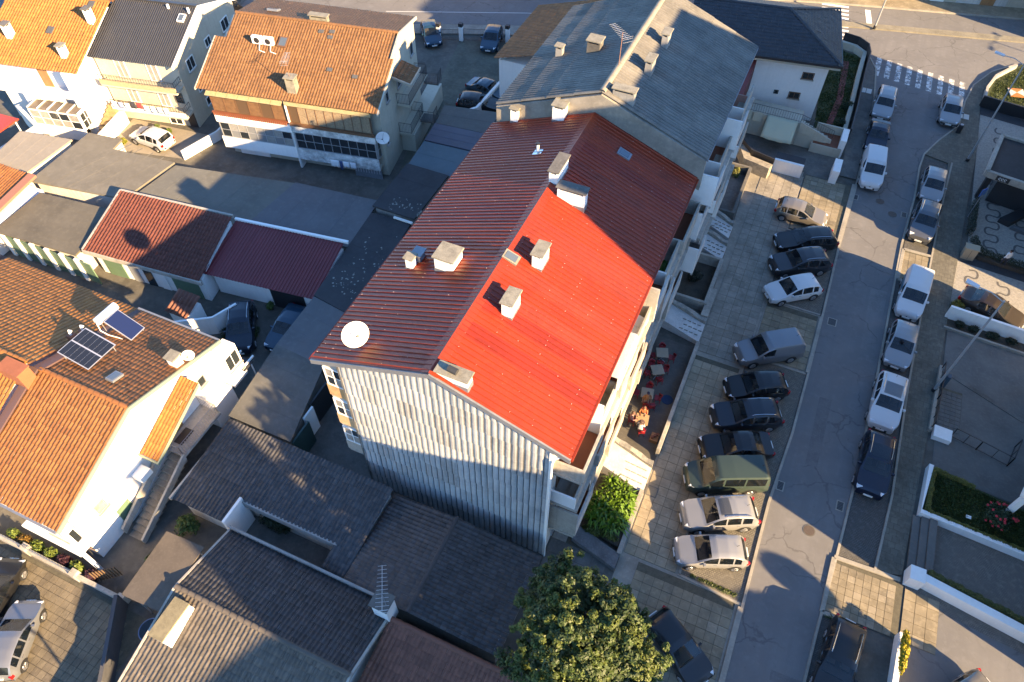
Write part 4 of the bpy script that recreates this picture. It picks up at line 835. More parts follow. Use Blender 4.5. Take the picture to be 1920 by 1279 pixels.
# the strip of low buildings running up the left side of the block
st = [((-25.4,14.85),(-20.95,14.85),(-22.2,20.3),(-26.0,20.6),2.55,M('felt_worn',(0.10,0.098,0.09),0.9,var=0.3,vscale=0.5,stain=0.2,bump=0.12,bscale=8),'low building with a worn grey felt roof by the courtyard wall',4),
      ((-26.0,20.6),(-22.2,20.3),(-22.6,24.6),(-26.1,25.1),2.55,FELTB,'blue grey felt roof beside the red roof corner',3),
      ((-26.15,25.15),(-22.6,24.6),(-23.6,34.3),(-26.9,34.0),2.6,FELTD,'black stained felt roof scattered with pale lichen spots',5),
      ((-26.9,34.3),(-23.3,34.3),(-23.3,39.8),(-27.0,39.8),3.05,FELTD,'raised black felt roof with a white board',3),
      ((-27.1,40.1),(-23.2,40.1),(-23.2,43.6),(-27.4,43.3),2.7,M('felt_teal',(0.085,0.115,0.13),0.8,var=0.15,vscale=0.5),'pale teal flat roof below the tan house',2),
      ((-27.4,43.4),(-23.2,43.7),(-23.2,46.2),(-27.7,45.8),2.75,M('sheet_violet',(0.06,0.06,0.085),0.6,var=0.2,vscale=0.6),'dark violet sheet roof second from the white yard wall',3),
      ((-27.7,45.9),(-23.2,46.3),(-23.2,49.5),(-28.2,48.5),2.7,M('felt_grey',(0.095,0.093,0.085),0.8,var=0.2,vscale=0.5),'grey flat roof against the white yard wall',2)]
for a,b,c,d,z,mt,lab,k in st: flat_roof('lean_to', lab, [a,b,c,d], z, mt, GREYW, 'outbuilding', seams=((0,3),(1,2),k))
tag(MB().box(-25.0,-23.4,34.05,34.2,2.66,2.8).build('white_board', PIPEW), 'white board lying along the step of the black felt roof', 'board')
lc = MB()
for k in range(120):
    x = random.uniform(-25.8,-23.2); y = random.choice([random.gauss(26.8,0.8),random.gauss(29,1.5),random.gauss(35.2,0.5)]); r = random.uniform(0.02,0.09); z = 2.607 if y < 34 else 3.057
    if y < 25.4 or 33.6 < y < 34.5: continue
    a0 = random.random()*6; lc.add([(x+r*random.uniform(.6,1.2)*cos(a0+i*pi/3.5),y+r*random.uniform(.6,1.2)*sin(a0+i*pi/3.5),z) for i in range(7)],[tuple(range(7))])
tag(lc.build('lichen', M('lichen',(0.22,0.22,0.19),0.9)), 'pale lichen spots scattered on the black felt roofs', 'lichen', kind='stuff')
# dark garage doors towards the courtyard and the yard between
GD = thing('garage_wall', 'dark green garage doors with one white panel facing the small courtyard', 'garage', (-20.7,16.5,0))
for k,(a,b,mt) in enumerate(((14.95,16.6,M('dark_green_door',(0.02,0.045,0.04),0.5)),(16.65,17.6,WFRAME),(17.65,20.1,BLACKM))): MB().box(-20.98-0.22*(a-14.9),-20.86-0.22*(a-14.9),a,b,0.05,2.3).build('door', mt, GD, world=True, rot=(0,0,0))
struct(sheet('courtyard', [(-22.0,14.9),(-16.2,14.9),(-16.2,36),(-23,36)], 0.004, CONCD))

# ================================================================ dark tiled roofs in the foreground
def pitched(name,label,x0,x1,y0,y1,axis,ze,zr_,rp_,mat,wall,cat='house',mat2=None,tw=0.24,tl=0.36,ze2=None,board=None,hip=False):
    """gable roof; axis 'x' = ridge along x at y=rp_, 'y' = ridge along y at x=rp_"""
    t = thing(name,label,cat,((x0+x1)/2,(y0+y1)/2,0)); ze2 = ze if ze2 is None else ze2; mat2 = mat2 or mat
    if axis == 'x':
        MB().prism_x([(y0+0.3,0),(y1-0.3,0),(y1-0.3,ze2+0.02),(rp_,zr_-0.12),(y0+0.3,ze+0.02)],x0+0.25,x1-0.25).build('wall',wall,t,world=True)
        if rp_-y0 > 0.3: tiles(t,(x0,y0,ze),(1,0,0),(0,rp_-y0,zr_-ze),x1-x0,sqrt((rp_-y0)**2+(zr_-ze)**2),mat,tw,tl)
        if y1-rp_ > 0.3: tiles(t,(x0,y1,ze2),(1,0,0),(0,rp_-y1,zr_-ze2),x1-x0,sqrt((rp_-y1)**2+(zr_-ze2)**2),mat2,tw,tl)
        ridge_tiles(t,(x0,rp_,zr_+0.06),(x1,rp_,zr_+0.06),mat)
        if board:
            for x in (x0-0.05,x1+0.05):
                if rp_-y0 > 0.3: vb = MB(); slope_board(vb,(x,y0,ze+0.05),(x,rp_,zr_+0.05),0.12,0.22); vb.build('verge_board',board,t,world=True)
                if y1-rp_ > 0.3: vb = MB(); slope_board(vb,(x,rp_,zr_+0.05),(x,y1,ze2+0.05),0.12,0.22); vb.build('verge_board',board,t,world=True)
    else:
        MB().prism_y([(x0+0.3,0),(x0+0.3,ze+0.02),(rp_,zr_-0.12),(x1-0.3,ze2+0.02),(x1-0.3,0)],y0+0.25,y1-0.25).build('wall',wall,t,world=True)
        tiles(t,(x0,y0,ze),(0,1,0),(rp_-x0,0,zr_-ze),y1-y0,sqrt((rp_-x0)**2+(zr_-ze)**2),mat,tw,tl)
        tiles(t,(x1,y0,ze2),(0,1,0),(rp_-x1,0,zr_-ze2),y1-y0,sqrt((rp_-x1)**2+(zr_-ze2)**2),mat2,tw,tl)
        ridge_tiles(t,(rp_,y0,zr_+0.05),(rp_,y1,zr_+0.05),mat)
    return t
RA = thing('outbuilding','low dark tiled roof between the white stair house and the grey gable','outbuilding',(-19.4,12.5,0))
for (a,b,c,z) in ((-24.7,-21.4,9.5,2.2),(-21.4,-15.1,10.9,2.35),(-15.1,-13.85,9.5,2.2)): MB().prism_x([(c,0),(14.3,0),(14.3,2.7),(c,z)],a,b).build('wall', WHITED, RA, world=True)
tiles(RA,(-25.0,9.2,2.3),(1,0,0),(0,5.3,0.6),11.25,5.35,DARKT,0.24,0.36,keep=lambda u,v: not (3.7 < u < 9.9 and v < 1.45))
MB().box(-21.35,-21.2,9.1,10.7,0,2.75).build('patio_wall', WHITE, RA, world=True); MB().box(-21.4,-15.0,10.55,10.68,1.9,2.5).build('fascia', GREYW, RA, world=True)
MB().box(-25.1,-24.98,9.1,14.6,2.25,2.5).build('verge_board', CONCL, RA, world=True)
RB = pitched('outbuilding','low dark tiled roof with a seam against the grey gable foot',-13.7,-4.75,8.95,14.5,'y',2.45,2.8,-9.75,DARKT,GREYW,'outbuilding')
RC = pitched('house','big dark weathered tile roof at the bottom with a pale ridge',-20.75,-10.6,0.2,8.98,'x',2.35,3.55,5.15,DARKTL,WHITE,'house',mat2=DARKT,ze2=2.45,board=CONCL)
RD = pitched('house','brown tiled roof at the bottom beside the leafy tree',-10.45,-2.6,3.2,8.7,'x',2.0,2.55,8.4,BROWNT,WHITED,'house')
pw = MB().box(-20.8,-10.6,8.99,9.12,1.8,2.72).build('party_wall', GREYW, RC, world=True)
# small sunk patio between the dark roofs
struct(sheet('patio', [(-21.5,9.1),(-15,9.1),(-15,12),(-21.5,12)], 0.006, CONCD))
p = W(732,1140,3.9); wc = chimney(RC, -10.8,8.6, 2.5, 0.85,0.75,1.6, cap=CONCD, body=WHITE, flash=False, gap=False)
aerial('large aerial on the white chimney of the bottom dark roof', (-10.5,8.5,4.1), 1.6, 2.1, 12, 2.2, mat=GREYM)
# white vent box with leaded panel on the weathered slope
p = W(300,1175,4.3); vbx = MB().box(-0.5,0.5,-0.95,0.95,-0.6,0.62).build('chimney', WHITE, RC, world=True, loc=(-19.75,3.7,3.1)); MB().box(-0.58,0.3,-1.0,1.0,0.621,0.72).build('cap', M('moss_slab',(0.20,0.17,0.10),0.9,var=0.4,vscale=3), vbx)
lat = MB()
for k in range(9): lat.tube([(0.51,-0.9+k*0.2,-0.05+0.1*(k%3)),(0.51,-0.7+k*0.2,0.5-0.12*(k%2))],0.02,4)
tag(lat.build('lattice', PIPEW, vbx), kind='stuff')
# tan sheet carport
CP = thing('carport', 'flat tan sheet carport roof beside the shrubs', 'carport', (-22.6,5.7,0))
MB().prism([(-23.2,3.75),(-20.9,3.85),(-21.0,7.45),(-23.4,7.35)],3.12,[3.2]*4).build('roof', TANS, CP, world=True)
for x,y in ((-23.0,4.0),(-21.1,4.1),(-23.2,7.1),(-21.2,7.2)): MB().tube([(x,y,0),(x,y,3.12)],0.05,6).build('post', GREYM, CP, world=True)
# ================================================================ white house with the anthracite roof, and the orange roofed house beside it
HA = radians(12); HO = (-56.0,35.0)
def hl(x,y,z=0): return (HO[0]+x*cos(HA)-y*sin(HA), HO[1]+x*sin(HA)+y*cos(HA), z)
MH = thing('house', 'white house with a dark ribbed metal roof and laundry on its balcony', 'house', (*hl(4,6)[:2],0), HA)
# local frame of this house: origin at hl(4,6)
def ml(x,y): return (x-4,y-6)
def lbox(x0,x1,y0,y1,z0,z1): return MB().box(x0-4,x1-4,y0-6,y1-6,z0,z1)
mm = MB(); mm.prism_x([(3.3-6,0),(14.0-6,0),(14.0-6,6.4),(8.7-6,8.3),(3.3-6,6.35)], 0.3-4, 8.05-4); mm.build('wall', CREAM, MH)
pr4 = ribbed(1.0,5,1,0.04,0.05); n = len(pr4)
for (ya,za,yb,zb,sg) in ((2.7,6.3,8.7,8.5,1),(14.6,6.4,8.7,8.5,-1)):
    m = MB()
    for y,z in ((ya,za),(yb,zb)):
        for (x,h) in pr4: m.v.append((x, y-6, z+h))
    for i in range(n-1):
        q = (i,i+1,n+i+1,n+i); m.f.append(q if sg > 0 else q[::-1])
    me = m.data('roof_sheet', ANTHR)
    for k in range(8):
        o = obj('roof_sheet', me, MH); o.location = (0.25-4+k*0.97,0,random.uniform(-.004,.004))
lbox(0.2,8.1,8.55,8.85,8.46,8.62).build('ridge_cap', ANTHR, MH)
vb = MB(); slope_board(vb,(8.12-4,2.65-6,6.36),(8.12-4,8.7-6,8.56),0.1,0.3); vb.build('verge_board', WHITE, MH); vb = MB(); slope_board(vb,(8.12-4,8.7-6,8.56),(8.12-4,14.7-6,6.45),0.1,0.3); vb.build('verge_board', WHITE, MH)
for z in (4.2,1.75):                                   # two balconies across the front
    lbox(0.9,8.0,2.1,3.3,z-0.2,z).build('balcony', CREAM, MH); lbox(0.9,8.0,2.05,2.17,z,z+0.42).build('parapet', M('tiled_parapet',(0.36,0.28,0.16),0.8,var=0.2,vscale=4) if z > 3 else WHITE, MH)
    railing(MH, [(0.95-4,2.15-6,z+0.42),(7.95-4,2.15-6,z+0.42),(7.95-4,3.2-6,z+0.42)], 0.5, BLACKM, world=False, gap=0.25)
    for x in (2.6,5.6): window(MH, x-4,3.295-6,z+1.05,1.0,1.9,-pi/2,2,1,WFRAME,GLASSW,sill=False)
window(MH, 7.1-4,3.295-6,2.9,0.8,1.0,-pi/2,3,4,CONCD,GLASS,0.05,sill=False)
window(MH, 5.9-4,3.295-6,0.95,1.3,1.8,-pi/2,2,1,WFRAME,GLASS,sill=False); lbox(7.2,7.95,3.22,3.29,0,1.5).build('dark_doorway', BLACKM, MH)
for (y,z,w,h) in ((5.2,5.2,1.2,1.1),(8.5,5.4,1.0,0.8),(11.8,5.3,1.3,1.1),(5.6,3.0,1.3,1.0),(6.0,1.2,1.2,0.8),(10.5,2.8,1.2,1.1)): window(MH, 8.055-4,y-6,z,w,h,0,2,1,WFRAME,GLASS)
for (x,y) in ((7.2,7.3),): 
    f = MB().box(-0.3,0.3,-0.4,0.4,0,0.14).build('roof_light', PIPEW, MH, loc=(x-4,y-6,6.3+(y-2.7)*0.367+0.04), rot=(0.35,0,0)); MB().box(-0.22,0.22,-0.32,0.32,0.141,0.155).build('pane', MATS['sky_glass'], f)
for (x,y) in ((5.6,8.2),(7.6,8.0)): MB().tube([(0,0,-0.1),(0,0,0.35)],0.11,8).build('vent_pipe', PIPEW, MH, loc=(x-4,y-6,8.3))
# clothes along its lower balcony
LC = [(0.7,0.68,0.66),(0.2,0.25,0.4),(0.72,0.7,0.68),(0.03,0.03,0.04),(0.35,0.04,0.04),(0.68,0.67,0.64),(0.7,0.69,0.67),(0.4,0.45,0.5),(0.7,0.68,0.66)]
LN = ['white shirt at the left end of the balcony line','blue towel second on the balcony line','white cloth third on the balcony line','black garment over the balcony rail','red cloth over the balcony rail','large white sheet right of the red cloth','white cloth right of the large white sheet','grey blue cloth near the right end of the balcony line','white cloth at the right end of the balcony line']
for k in range(9):
    x = 1.4+k*0.62; w = 0.5; h = 0.55+0.2*random.random(); m = MB(); nn = 5
    for i in range(nn+1):
        for j in range(4): m.v.append((w*(i/nn-0.5), 0.03*sin(i*2+k)*(j/3)-0.02*j/3, h*(1-j/3)))
    for i in range(nn):
        for j in range(3): m.f.append((i*4+j,i*4+j+1,i*4+j+5,i*4+j+4))
    p = hl(x,1.95,2.62-h+(0.25 if k in (3,4) else 0)); o = m.build('laundry', M('garment_%d'%k,LC[k],0.9), None, smooth=True, loc=p, rot=(0,0,HA)); o.modifiers.new('s','SOLIDIFY').thickness = 0.012
    tag(o, LN[k]+' of the dark roofed house', 'laundry', 'washing on the dark roofed house balcony')
OH = thing('house', 'white house with a bright orange ribbed tile roof and glazed lean-to', 'house', (*hl(-4.5,5)[:2],0), HA)
def obx(x0,x1,y0,y1,z0,z1): return MB().box(x0+4.5,x1+4.5,y0-5,y1-5,z0,z1)
mm = MB(); mm.prism_x([(1.5-5,0),(12-5,0),(12-5,5.9),(7.6-5,8.1),(1.5-5,5.95)], -9.0+4.5, 0.0+4.5); mm.build('wall', WHITE, OH)
obx(-0.95,0.02,0.35,1.5,0,6.0).build('side_wall', WHITE, OH); 
tiles(OH, (-9.2+4.5,0.5-5,6.0), (1,0,0), (0,7.1,2.6), 9.7, sqrt(7.1**2+2.6**2), ORANT2, 0.27, 0.42, hump=0.07, world=False)
tiles(OH, (-9.2+4.5,14.6-5,6.0), (1,0,0), (0,-7.0,2.6), 9.7, 7.5, ORANT2, 0.27, 0.42, hump=0.07, world=False)
ridge_tiles(OH, (-9.2+4.5,7.6-5,8.66), (0.5+4.5,7.6-5,8.66), ORANT2, world=False)
for (x,y,w,l,h,cp) in ((-0.25,5.5,0.5,0.55,1.25,CONCD),(-1.2,2.0,0.5,0.55,1.05,LICHEN),(-6.9,3.2,0.55,0.6,1.2,CONCD)): chimney(OH, x+4.5,y-5, 6.0+(y-0.5)*0.366-0.05, w,l,h, cap=cp, flash=False, world=False)
for (x,y) in ((-3.6,4.2),(-1.0,7.1)): MB().box(-0.28,0.28,-0.35,0.35,0.05,0.14).build('roof_light', MATS['grey_tile'], OH, loc=(x+4.5,y-5,6.0+(y-0.5)*0.366), rot=(0.35,0,0))
obx(-8.6,0.0,0.3,1.5,3.5,3.7).build('balcony', WHITE, OH); obx(-8.6,0.0,0.25,0.4,3.7,4.25).build('parapet', WHITE, OH)
for x in (-4.3,-0.9): obx(x,x+0.9,1.44,1.499,3.7,5.8).build('shutter', WOOD, OH)
ln = obx(-5.3,-0.4,-0.6,0.7,2.7,2.76); ln.build('lean_to_roof', M('lean_to_glass',(0.16,0.13,0.10),0.3,var=0.2), OH)
for k in range(6): obx(-5.3+k*0.97,-5.22+k*0.97,-0.62,0.7,2.765,2.84).build('glazing_bar', WFRAME, OH)
window(OH, -2.85+4.5,-0.6-5,1.9,4.8,1.5,-pi/2,5,2,WFRAME,[GLASS,GLASSW],sill=False); window(OH, -0.4+4.5,0.05-5,1.9,1.2,1.5,0,2,2,WFRAME,GLASS,sill=False)
obx(-5.4,-0.4,-0.7,-0.58,0,1.15).build('lean_to_wall', WHITE, OH); obx(-6.2,-5.5,0.6,1.5,0,3.5).build('pier', WHITE, OH); obx(-6.6,-6.25,1.3,1.45,0.9,2.6).build('dark_window', GLASS, OH)
# outside stair and yard wall between the two
for k in range(10): lbox(0.3,1.3,2.6-0.42*k-0.42,2.6-0.42*k,0,1.9-0.19*k).build('stair_step', M('ochre_step',(0.32,0.22,0.1),0.9,var=0.3,vscale=4), MH)
lbox(1.32,1.45,-1.6,2.6,0,1.5).build('stair_wall', WHITE, MH)
YM = M('yard_concrete',(0.25,0.215,0.165),0.9,var=0.2,vscale=0.7,stain=0.2); p_ = [hl(1.4,-1.3)[:2],hl(8.6,-1.2)[:2],hl(9.3,2.4)[:2],hl(1.4,3.2)[:2]]
struct(sheet('yard', p_, 0.008, YM))
yw = tag(MB().kerb([hl(8.9,-1.3)[:2],hl(10.6,2.0)[:2],hl(11.2,6)[:2]], 0.18, 0, 0.9).build('yard_wall', WHITE), 'low white wall along the right of the white car yard', 'wall')
RT = thing('awning', 'flat orange red canopy roof at the left edge above the pale flat roof', 'canopy', (-62,29,0)); MB().prism([(-66,27.3),(-60.0,28.3),(-60.0,31.6),(-66,31.2)],2.9,[3.0]*4).build('canopy', M('orange_sheet',(0.36,0.035,0.008),0.5,var=0.1), RT, world=True)
for x,y in ((-60.2,28.6),(-60.2,31.3),(-65.5,27.6),(-65.5,31)): MB().tube([(x,y,0),(x,y,2.9)],0.06,6).build('post', PIPEW, RT, world=True)
tag(MB().kerb([(-60.0,27.0),(-59.6,32.4),(-63.5,34.0)], 0.35, 0, 1.9).build('terrace_wall', WHITE), 'thick white terrace wall beside the orange canopy', 'wall')
pt = thing('lean_to', 'orange tiled lean-to roof cut by the left edge above the olive roof', 'outbuilding', (-56,23,0)); MB().box(-60,-52.0,19.5,26.0,0,2.3).build('wall', WHITE, pt, world=True)
tiles(pt, (-60.5,19.3,2.5), (1,0,0.0), (0,1,0.12), 8.0, 7.0, ORANT, 0.26, 0.4); vb = MB(); slope_board(vb,(-52.4,19.3,2.75),(-52.4,26.2,3.6),0.7,0.2); vb.build('verge_board', M('pink_flashing',(0.25,0.11,0.07),0.8), pt, world=True)
wl = thing('garage_row', 'row of white piers and green garage doors under the olive roof', 'garage', (-48,21.3,0))
for k in range(6):
    x = -51.3+k*1.4; MB().box(x,x+0.35,21.0+0.05*k,21.2+0.05*k,0,2.15).build('pier', WHITE, wl, world=True); MB().box(x+0.37,x+1.38,21.12+0.05*k,21.2+0.05*k,0,2.0).build('door', SHUT, wl, world=True)
sl_ = thing('outbuilding', 'small red tiled lean-to over a white box at the left edge', 'outbuilding', (-47.8,17.8,0)); MB().box(-50.5,-45.9,16.6,18.8,0,2.2).build('wall', WHITE, sl_, world=True); tiles(sl_, (-50.8,16.3,2.3), (1,0,0), (0,1,0.25), 5.2, 2.8, BROWNT, 0.25, 0.38); MB().box(-50.8,-45.6,16.15,16.29,2.15,2.36).build('fascia', WHITE, sl_, world=True)
# walls of the yard with the black car, behind the solar house
for (ln,h,lab) in (([(-34.3,19.7),(-32.0,21.2),(-31.3,22.9)],1.7,'white rendered yard wall rising behind the solar panel house'),([(-32.4,19.2),(-29.5,19.6)],1.6,'low white wall beside the tiled lean-to')):
    tag(MB().kerb(ln,0.16,0,h).build('yard_wall', WHITE, bev=0.01), lab, 'wall')
mg = thing('outbuilding', 'tiny shed with a red striped tile roof behind the orange house', 'outbuilding', (-34.6,21.3,0)); MB().box(-35.4,-33.7,20.6,22.0,0,1.5).build('wall', WHITE, mg, world=True); tiles(mg, (-35.5,20.4,1.55), (1,0,0), (0,1,0.3), 1.9, 1.75, BROWNT, 0.32, 0.9, hump=0.09)
PG = thing('pergola', 'white pergola rafters with a dark cover behind the orange roof', 'pergola', (-28.8,18.6,0))
for k in range(6): MB().box(-31.6+k*0.95,-31.5+k*0.95,17.95,19.2,2.5,2.62).build('rafter', PIPEW, PG, world=True)
MB().box(-31.7,-26.6,18.0,18.9,2.4,2.46).build('cover', FELTD, PG, world=True)
for x in (-31.5,-26.8): MB().tube([(x,18.8,0),(x,18.8,2.4)],0.05,6).build('post', PIPEW, PG, world=True)

# ================================================================ white house with the slate blue hipped roof
BH = thing('house', 'white house with a dark slate blue hipped roof at the street corner', 'house', (-2.5,66,0), radians(9.5))
# local x along the front, origin near its middle
fx0,fx1,fy0,fy1 = -9.0,4.15,-3.9,5.9; ez_,rz_ = 6.0,7.9
MB().box(fx0+0.7,fx1-0.75,fy0+0.8,fy1-0.8,0,5.9).build('wall', WHITE, BH)
MB().box(fx0,fx1,fy0,fy1,5.55,5.93).build('eaves', CREAM, BH)
hw = (fy1-fy0)/2; ax = fx1-hw; s_ = (rz_-ez_)/hw
tiles(BH, (fx0,fy0,ez_), (1,0,0), (0,1,s_), fx1-fx0, sqrt(hw*hw+(rz_-ez_)**2), BLUET, 0.3, 0.36, hump=0.03, world=False, kind=1, keep=lambda u,v: (fx0+u) < fx1-v*0.93)
tiles(BH, (fx0,fy1,ez_), (1,0,0), (0,-1,s_), fx1-fx0, sqrt(hw*hw+(rz_-ez_)**2), BLUET, 0.3, 0.36, hump=0.03, world=False, kind=1, keep=lambda u,v: (fx0+u) < fx1-v*0.93)
tiles(BH, (fx1,fy0,ez_), (0,1,0), (-1,0,s_), fy1-fy0, sqrt(hw*hw+(rz_-ez_)**2), BLUET, 0.3, 0.36, hump=0.03, world=False, kind=1, keep=lambda u,v: v*0.93 < min(u,fy1-fy0-u))
for y in (fy0,fy1): ridge_tiles(BH, (fx1,y,ez_+0.08), (ax,(fy0+fy1)/2,rz_+0.08), BLUET, r=0.12, world=False)
ridge_tiles(BH, (fx0,(fy0+fy1)/2,rz_+0.06), (ax,(fy0+fy1)/2,rz_+0.06), BLUET, r=0.12, world=False)
MB().box(fx0-0.02,fx1+0.12,fy0-0.12,fy0-0.01,5.8,6.02).build('gutter', BLACKM, BH); MB().box(fx1+0.01,fx1+0.12,fy0,fy1,5.8,6.02).build('gutter', BLACKM, BH)
for (x,z) in ((1.9,4.3),(1.3,2.3)): window(BH, x,fy0+0.795,z,1.0,0.62,-pi/2,2,1,WFRAMEB,GLASS)
window(BH, -0.3,fy0+0.795,2.4,0.4,0.35,-pi/2,1,1,BLACKM,GLASS,sill=False)
# terrace, outside stair, cream retaining walls in front of it
TR = thing('terrace', 'cream walled terrace with an outside stair before the slate roofed house', 'terrace', (0.5,59,0))
MB().box(-4.2,0.6,59.3,61.6,0,2.0).build('terrace_block', CREAM, TR, world=True)
MB().box(-4.2,0.6,59.25,59.4,2.0,2.25).build('terrace_coping', CREAM, TR, world=True)
for k in range(8): MB().box(0.62+k*0.36,0.98+k*0.36,59.3,60.3,0,1.9-0.15*k).build('stair_step', CREAM, TR, world=True)
vb = MB(); slope_board(vb,(0.6,59.22,2.4),(3.5,59.5,1.2),0.14,0.9); vb.build('stair_wall', CREAM, TR, world=True)
MB().box(2.0,4.55,58.9,61.0,0,0.85).build('landing', CREAM, TR, world=True); MB().box(2.1,4.5,59.0,60.9,0.85,0.88).build('landing_floor', TERRA, TR, world=True)
MB().box(1.9,2.05,60.9,61.2,0.88,1.7); MB().box(2.0,4.6,60.95,61.1,0.85,1.6).build('landing_wall', CREAM, TR, world=True); MB().box(4.2,4.7,59.0,60.9,0,1.7).build('gate_pier', WHITE, TR, world=True)
railing(TR, [(-4.1,59.35,2.25),(0.6,59.35,2.25),(3.5,59.6,1.3)], 0.75, BLACKM, gap=0.2)
m = MB(); nx,ny = 10,6                                   # cream awning cloth
for i in range(nx+1):
    for j in range(ny+1): t_ = j/ny; m.v.append((-2.2+2.6*i/nx, 59.2-1.5*t_, 2.35-1.3*t_-0.10*sin(pi*i/nx)*t_+0.03*sin(i*1.7)))
for i in range(nx):
    for j in range(ny): a = i*(ny+1)+j; m.f.append((a,a+1,a+ny+2,a+ny+1))
o = m.build('awning', M('cream_canvas',(0.42,0.41,0.29),0.9), None, smooth=True); o.modifiers.new('s','SOLIDIFY').thickness = 0.015; tag(o, 'cream cloth awning stretched below the terrace rail', 'awning')
for (x,lab) in ((-3.9,'pale cloth at the left end of the terrace rail'),(-3.0,'pale cloth hanging beside the cream awning')):
    o = MB().box(-0.36,0.36,-0.02,0.02,-0.9,0).build('hanging_cloth', M('pale_cloth',(0.45,0.43,0.33),0.9), None, loc=(x,59.15,2.4)); tag(o, lab, 'cloth')
RW = M('red_wall_sheet',(0.13,0.02,0.015),0.6)
rl = thing('lean_to', 'red sheet lean-to roof between the grey block and the slate roofed house', 'outbuilding', (-5.2,60,0)); MB().prism([(-6.2,56.5),(-4.6,57.0),(-4.6,62.4),(-6.2,62.4)],2.4,[4.6,4.6,5.4,5.4]).build('roof', RW, rl, world=True); MB().box(-6.1,-4.7,57,62.2,0,2.4).build('wall', WHITE, rl, world=True)
struct(sheet('lower_yard', [(-4.0,54.6),(4.7,55.4),(4.7,59.0),(-4.0,59.2)], 0.006, CONCD))
tag(MB().box(-0.4,2.0,54.8,55.05,0,1.25).build('white_gate_wall', WHITE, bev=0.015), 'sunlit white wall panel with a dark top facing the parking', 'wall')
tag(MB().box(4.25,4.85,55.2,57.0,0,1.3).build('gate_post_wall', WHITE, bev=0.015), 'white gate wall beside the pavement below the terrace', 'wall')
tag(MB().box(-0.38,1.98,55.06,56.0,1.1,1.22).build('gate_canopy', FELTD), 'dark canopy slab behind the sunlit white wall panel', 'canopy')
SWM = M('rubble_stone',(0.28,0.245,0.19),0.9,var=0.5,vscale=3,bump=0.6,bscale=8)
tag(MB().kerb([(-3.3,56.0),(-2.6,54.4),(-0.5,53.9)],0.7,0,1.1).build('rubble_wall', SWM), 'curved rubble stone wall left of the sunlit white panel', 'wall')
tag(MB().kerb([(-3.6,56.4),(-2.4,55.0),(-0.4,54.5)],0.12,0,1.5).build('dark_fence_panel', BLACKM), 'dark panel fence behind the rubble stone wall', 'fence')
# curved black garden fence and garden at the corner
GF = thing('garden_fence', 'tall dark fence curving round the corner garden', 'fence', (4,68,0))
cv = [(1.9,77.9),(3.4,77.6),(4.4,76.7),(4.75,75.2),(4.75,72.3),(4.85,65.7),(4.85,61.5)]
for i in range(len(cv)-1): MB().kerb([cv[i],cv[i+1]],0.1,0,1.4).build('panel', BLACKM, GF, world=True)
MB().kerb([(x+0.35*(-1 if i > 2 else 0)-0.1,y-0.4 if i < 3 else y) for i,(x,y) in enumerate(cv)],0.35,0,0.7).build('plinth', CREAM, GF, world=True)
struct(sheet('corner_garden', [(2.0,61.5),(4.7,61.5),(4.6,76.5),(0.5,77.2)], 0.02, GRASS))
struct(MB().kerb([(2.9,61.5),(3.3,68),(2.9,75.0)],0.55,0,0.05).build('garden_path', M('red_path',(0.15,0.035,0.028),0.8)))
# yard wall and railings of the drive beside the tan house
tag(MB().kerb([(-28.6,48.6),(-26.5,51.3),(-26.2,58),(-22,66.2)],0.25,0,1.25).build('yard_wall', WHITE), 'long white wall along the drive beside the two dark cars', 'wall')
GTE = thing('gate', 'dark metal drive gate between white piers by the far street', 'gate', (-32,62,0))
for (x,y) in ((-36.0,62.0),(-33.9,62.9),(-29.4,64.5)): MB().box(x-0.18,x+0.18,y-0.18,y+0.18,0,1.5).build('pier', WHITE, GTE, world=True); MB().box(x-0.2,x+0.2,y-0.2,y+0.2,1.5,1.85).build('pier_cap', BLACKM, GTE, world=True)
railing(GTE, [(-35.8,62.1,0),(-34.1,62.8,0)], 1.15, BLACKM); railing(GTE, [(-33.7,63.0,0),(-29.6,64.4,0)], 1.25, BLACKM)
struct(sheet('drive', [(-29.3,42),(-28.2,48.6),(-26.6,51.3),(-26.4,58),(-29.6,64.3),(-34,62.7),(-31.5,50)], 0.004, M('mossy_concrete',(0.10,0.10,0.075),0.9,var=0.4,vscale=0.5,stain=0.5)))
# orange roof beyond the grey block and a beige frontage across the far street
ob = thing('house', 'house with an orange barrel tile roof behind the grey corrugated block', 'house', (-19,57,0)); MB().box(-25,-12,53.0,62,0,5.4).build('wall', WHITE, ob, world=True); tiles(ob, (-25.3,52.6,5.6), (0,1,0), (1,0,0.3), 10, 8, ORANT, 0.3, 0.45, hump=0.08); tiles(ob, (-10.5,52.6,5.6), (0,1,0), (-1,0,0.3), 10, 7.5, ORANT, 0.3, 0.45, hump=0.08)
BF = thing('building', 'beige street frontage beyond the far pavement at the top right', 'building', (14,95,0))
for k in range(8):
    x = 2+k*5; y = up(x)+7.3; MB().prism([(x,y),(x+4.98,y+1.22),(x+4.98,y+9),(x,y+9)],0,6.5+0.4*(k%3)).build('wall', CREAM if k%2 else WHITED, BF, world=True)
    wd = MB().box(0,1.4,-0.05,0.03,0,2.2).build('door', WFRAME if k%2 else WOOD, BF, world=True, loc=(x+2.4,y+0.57,0.13), rot=(0,0,0.24))
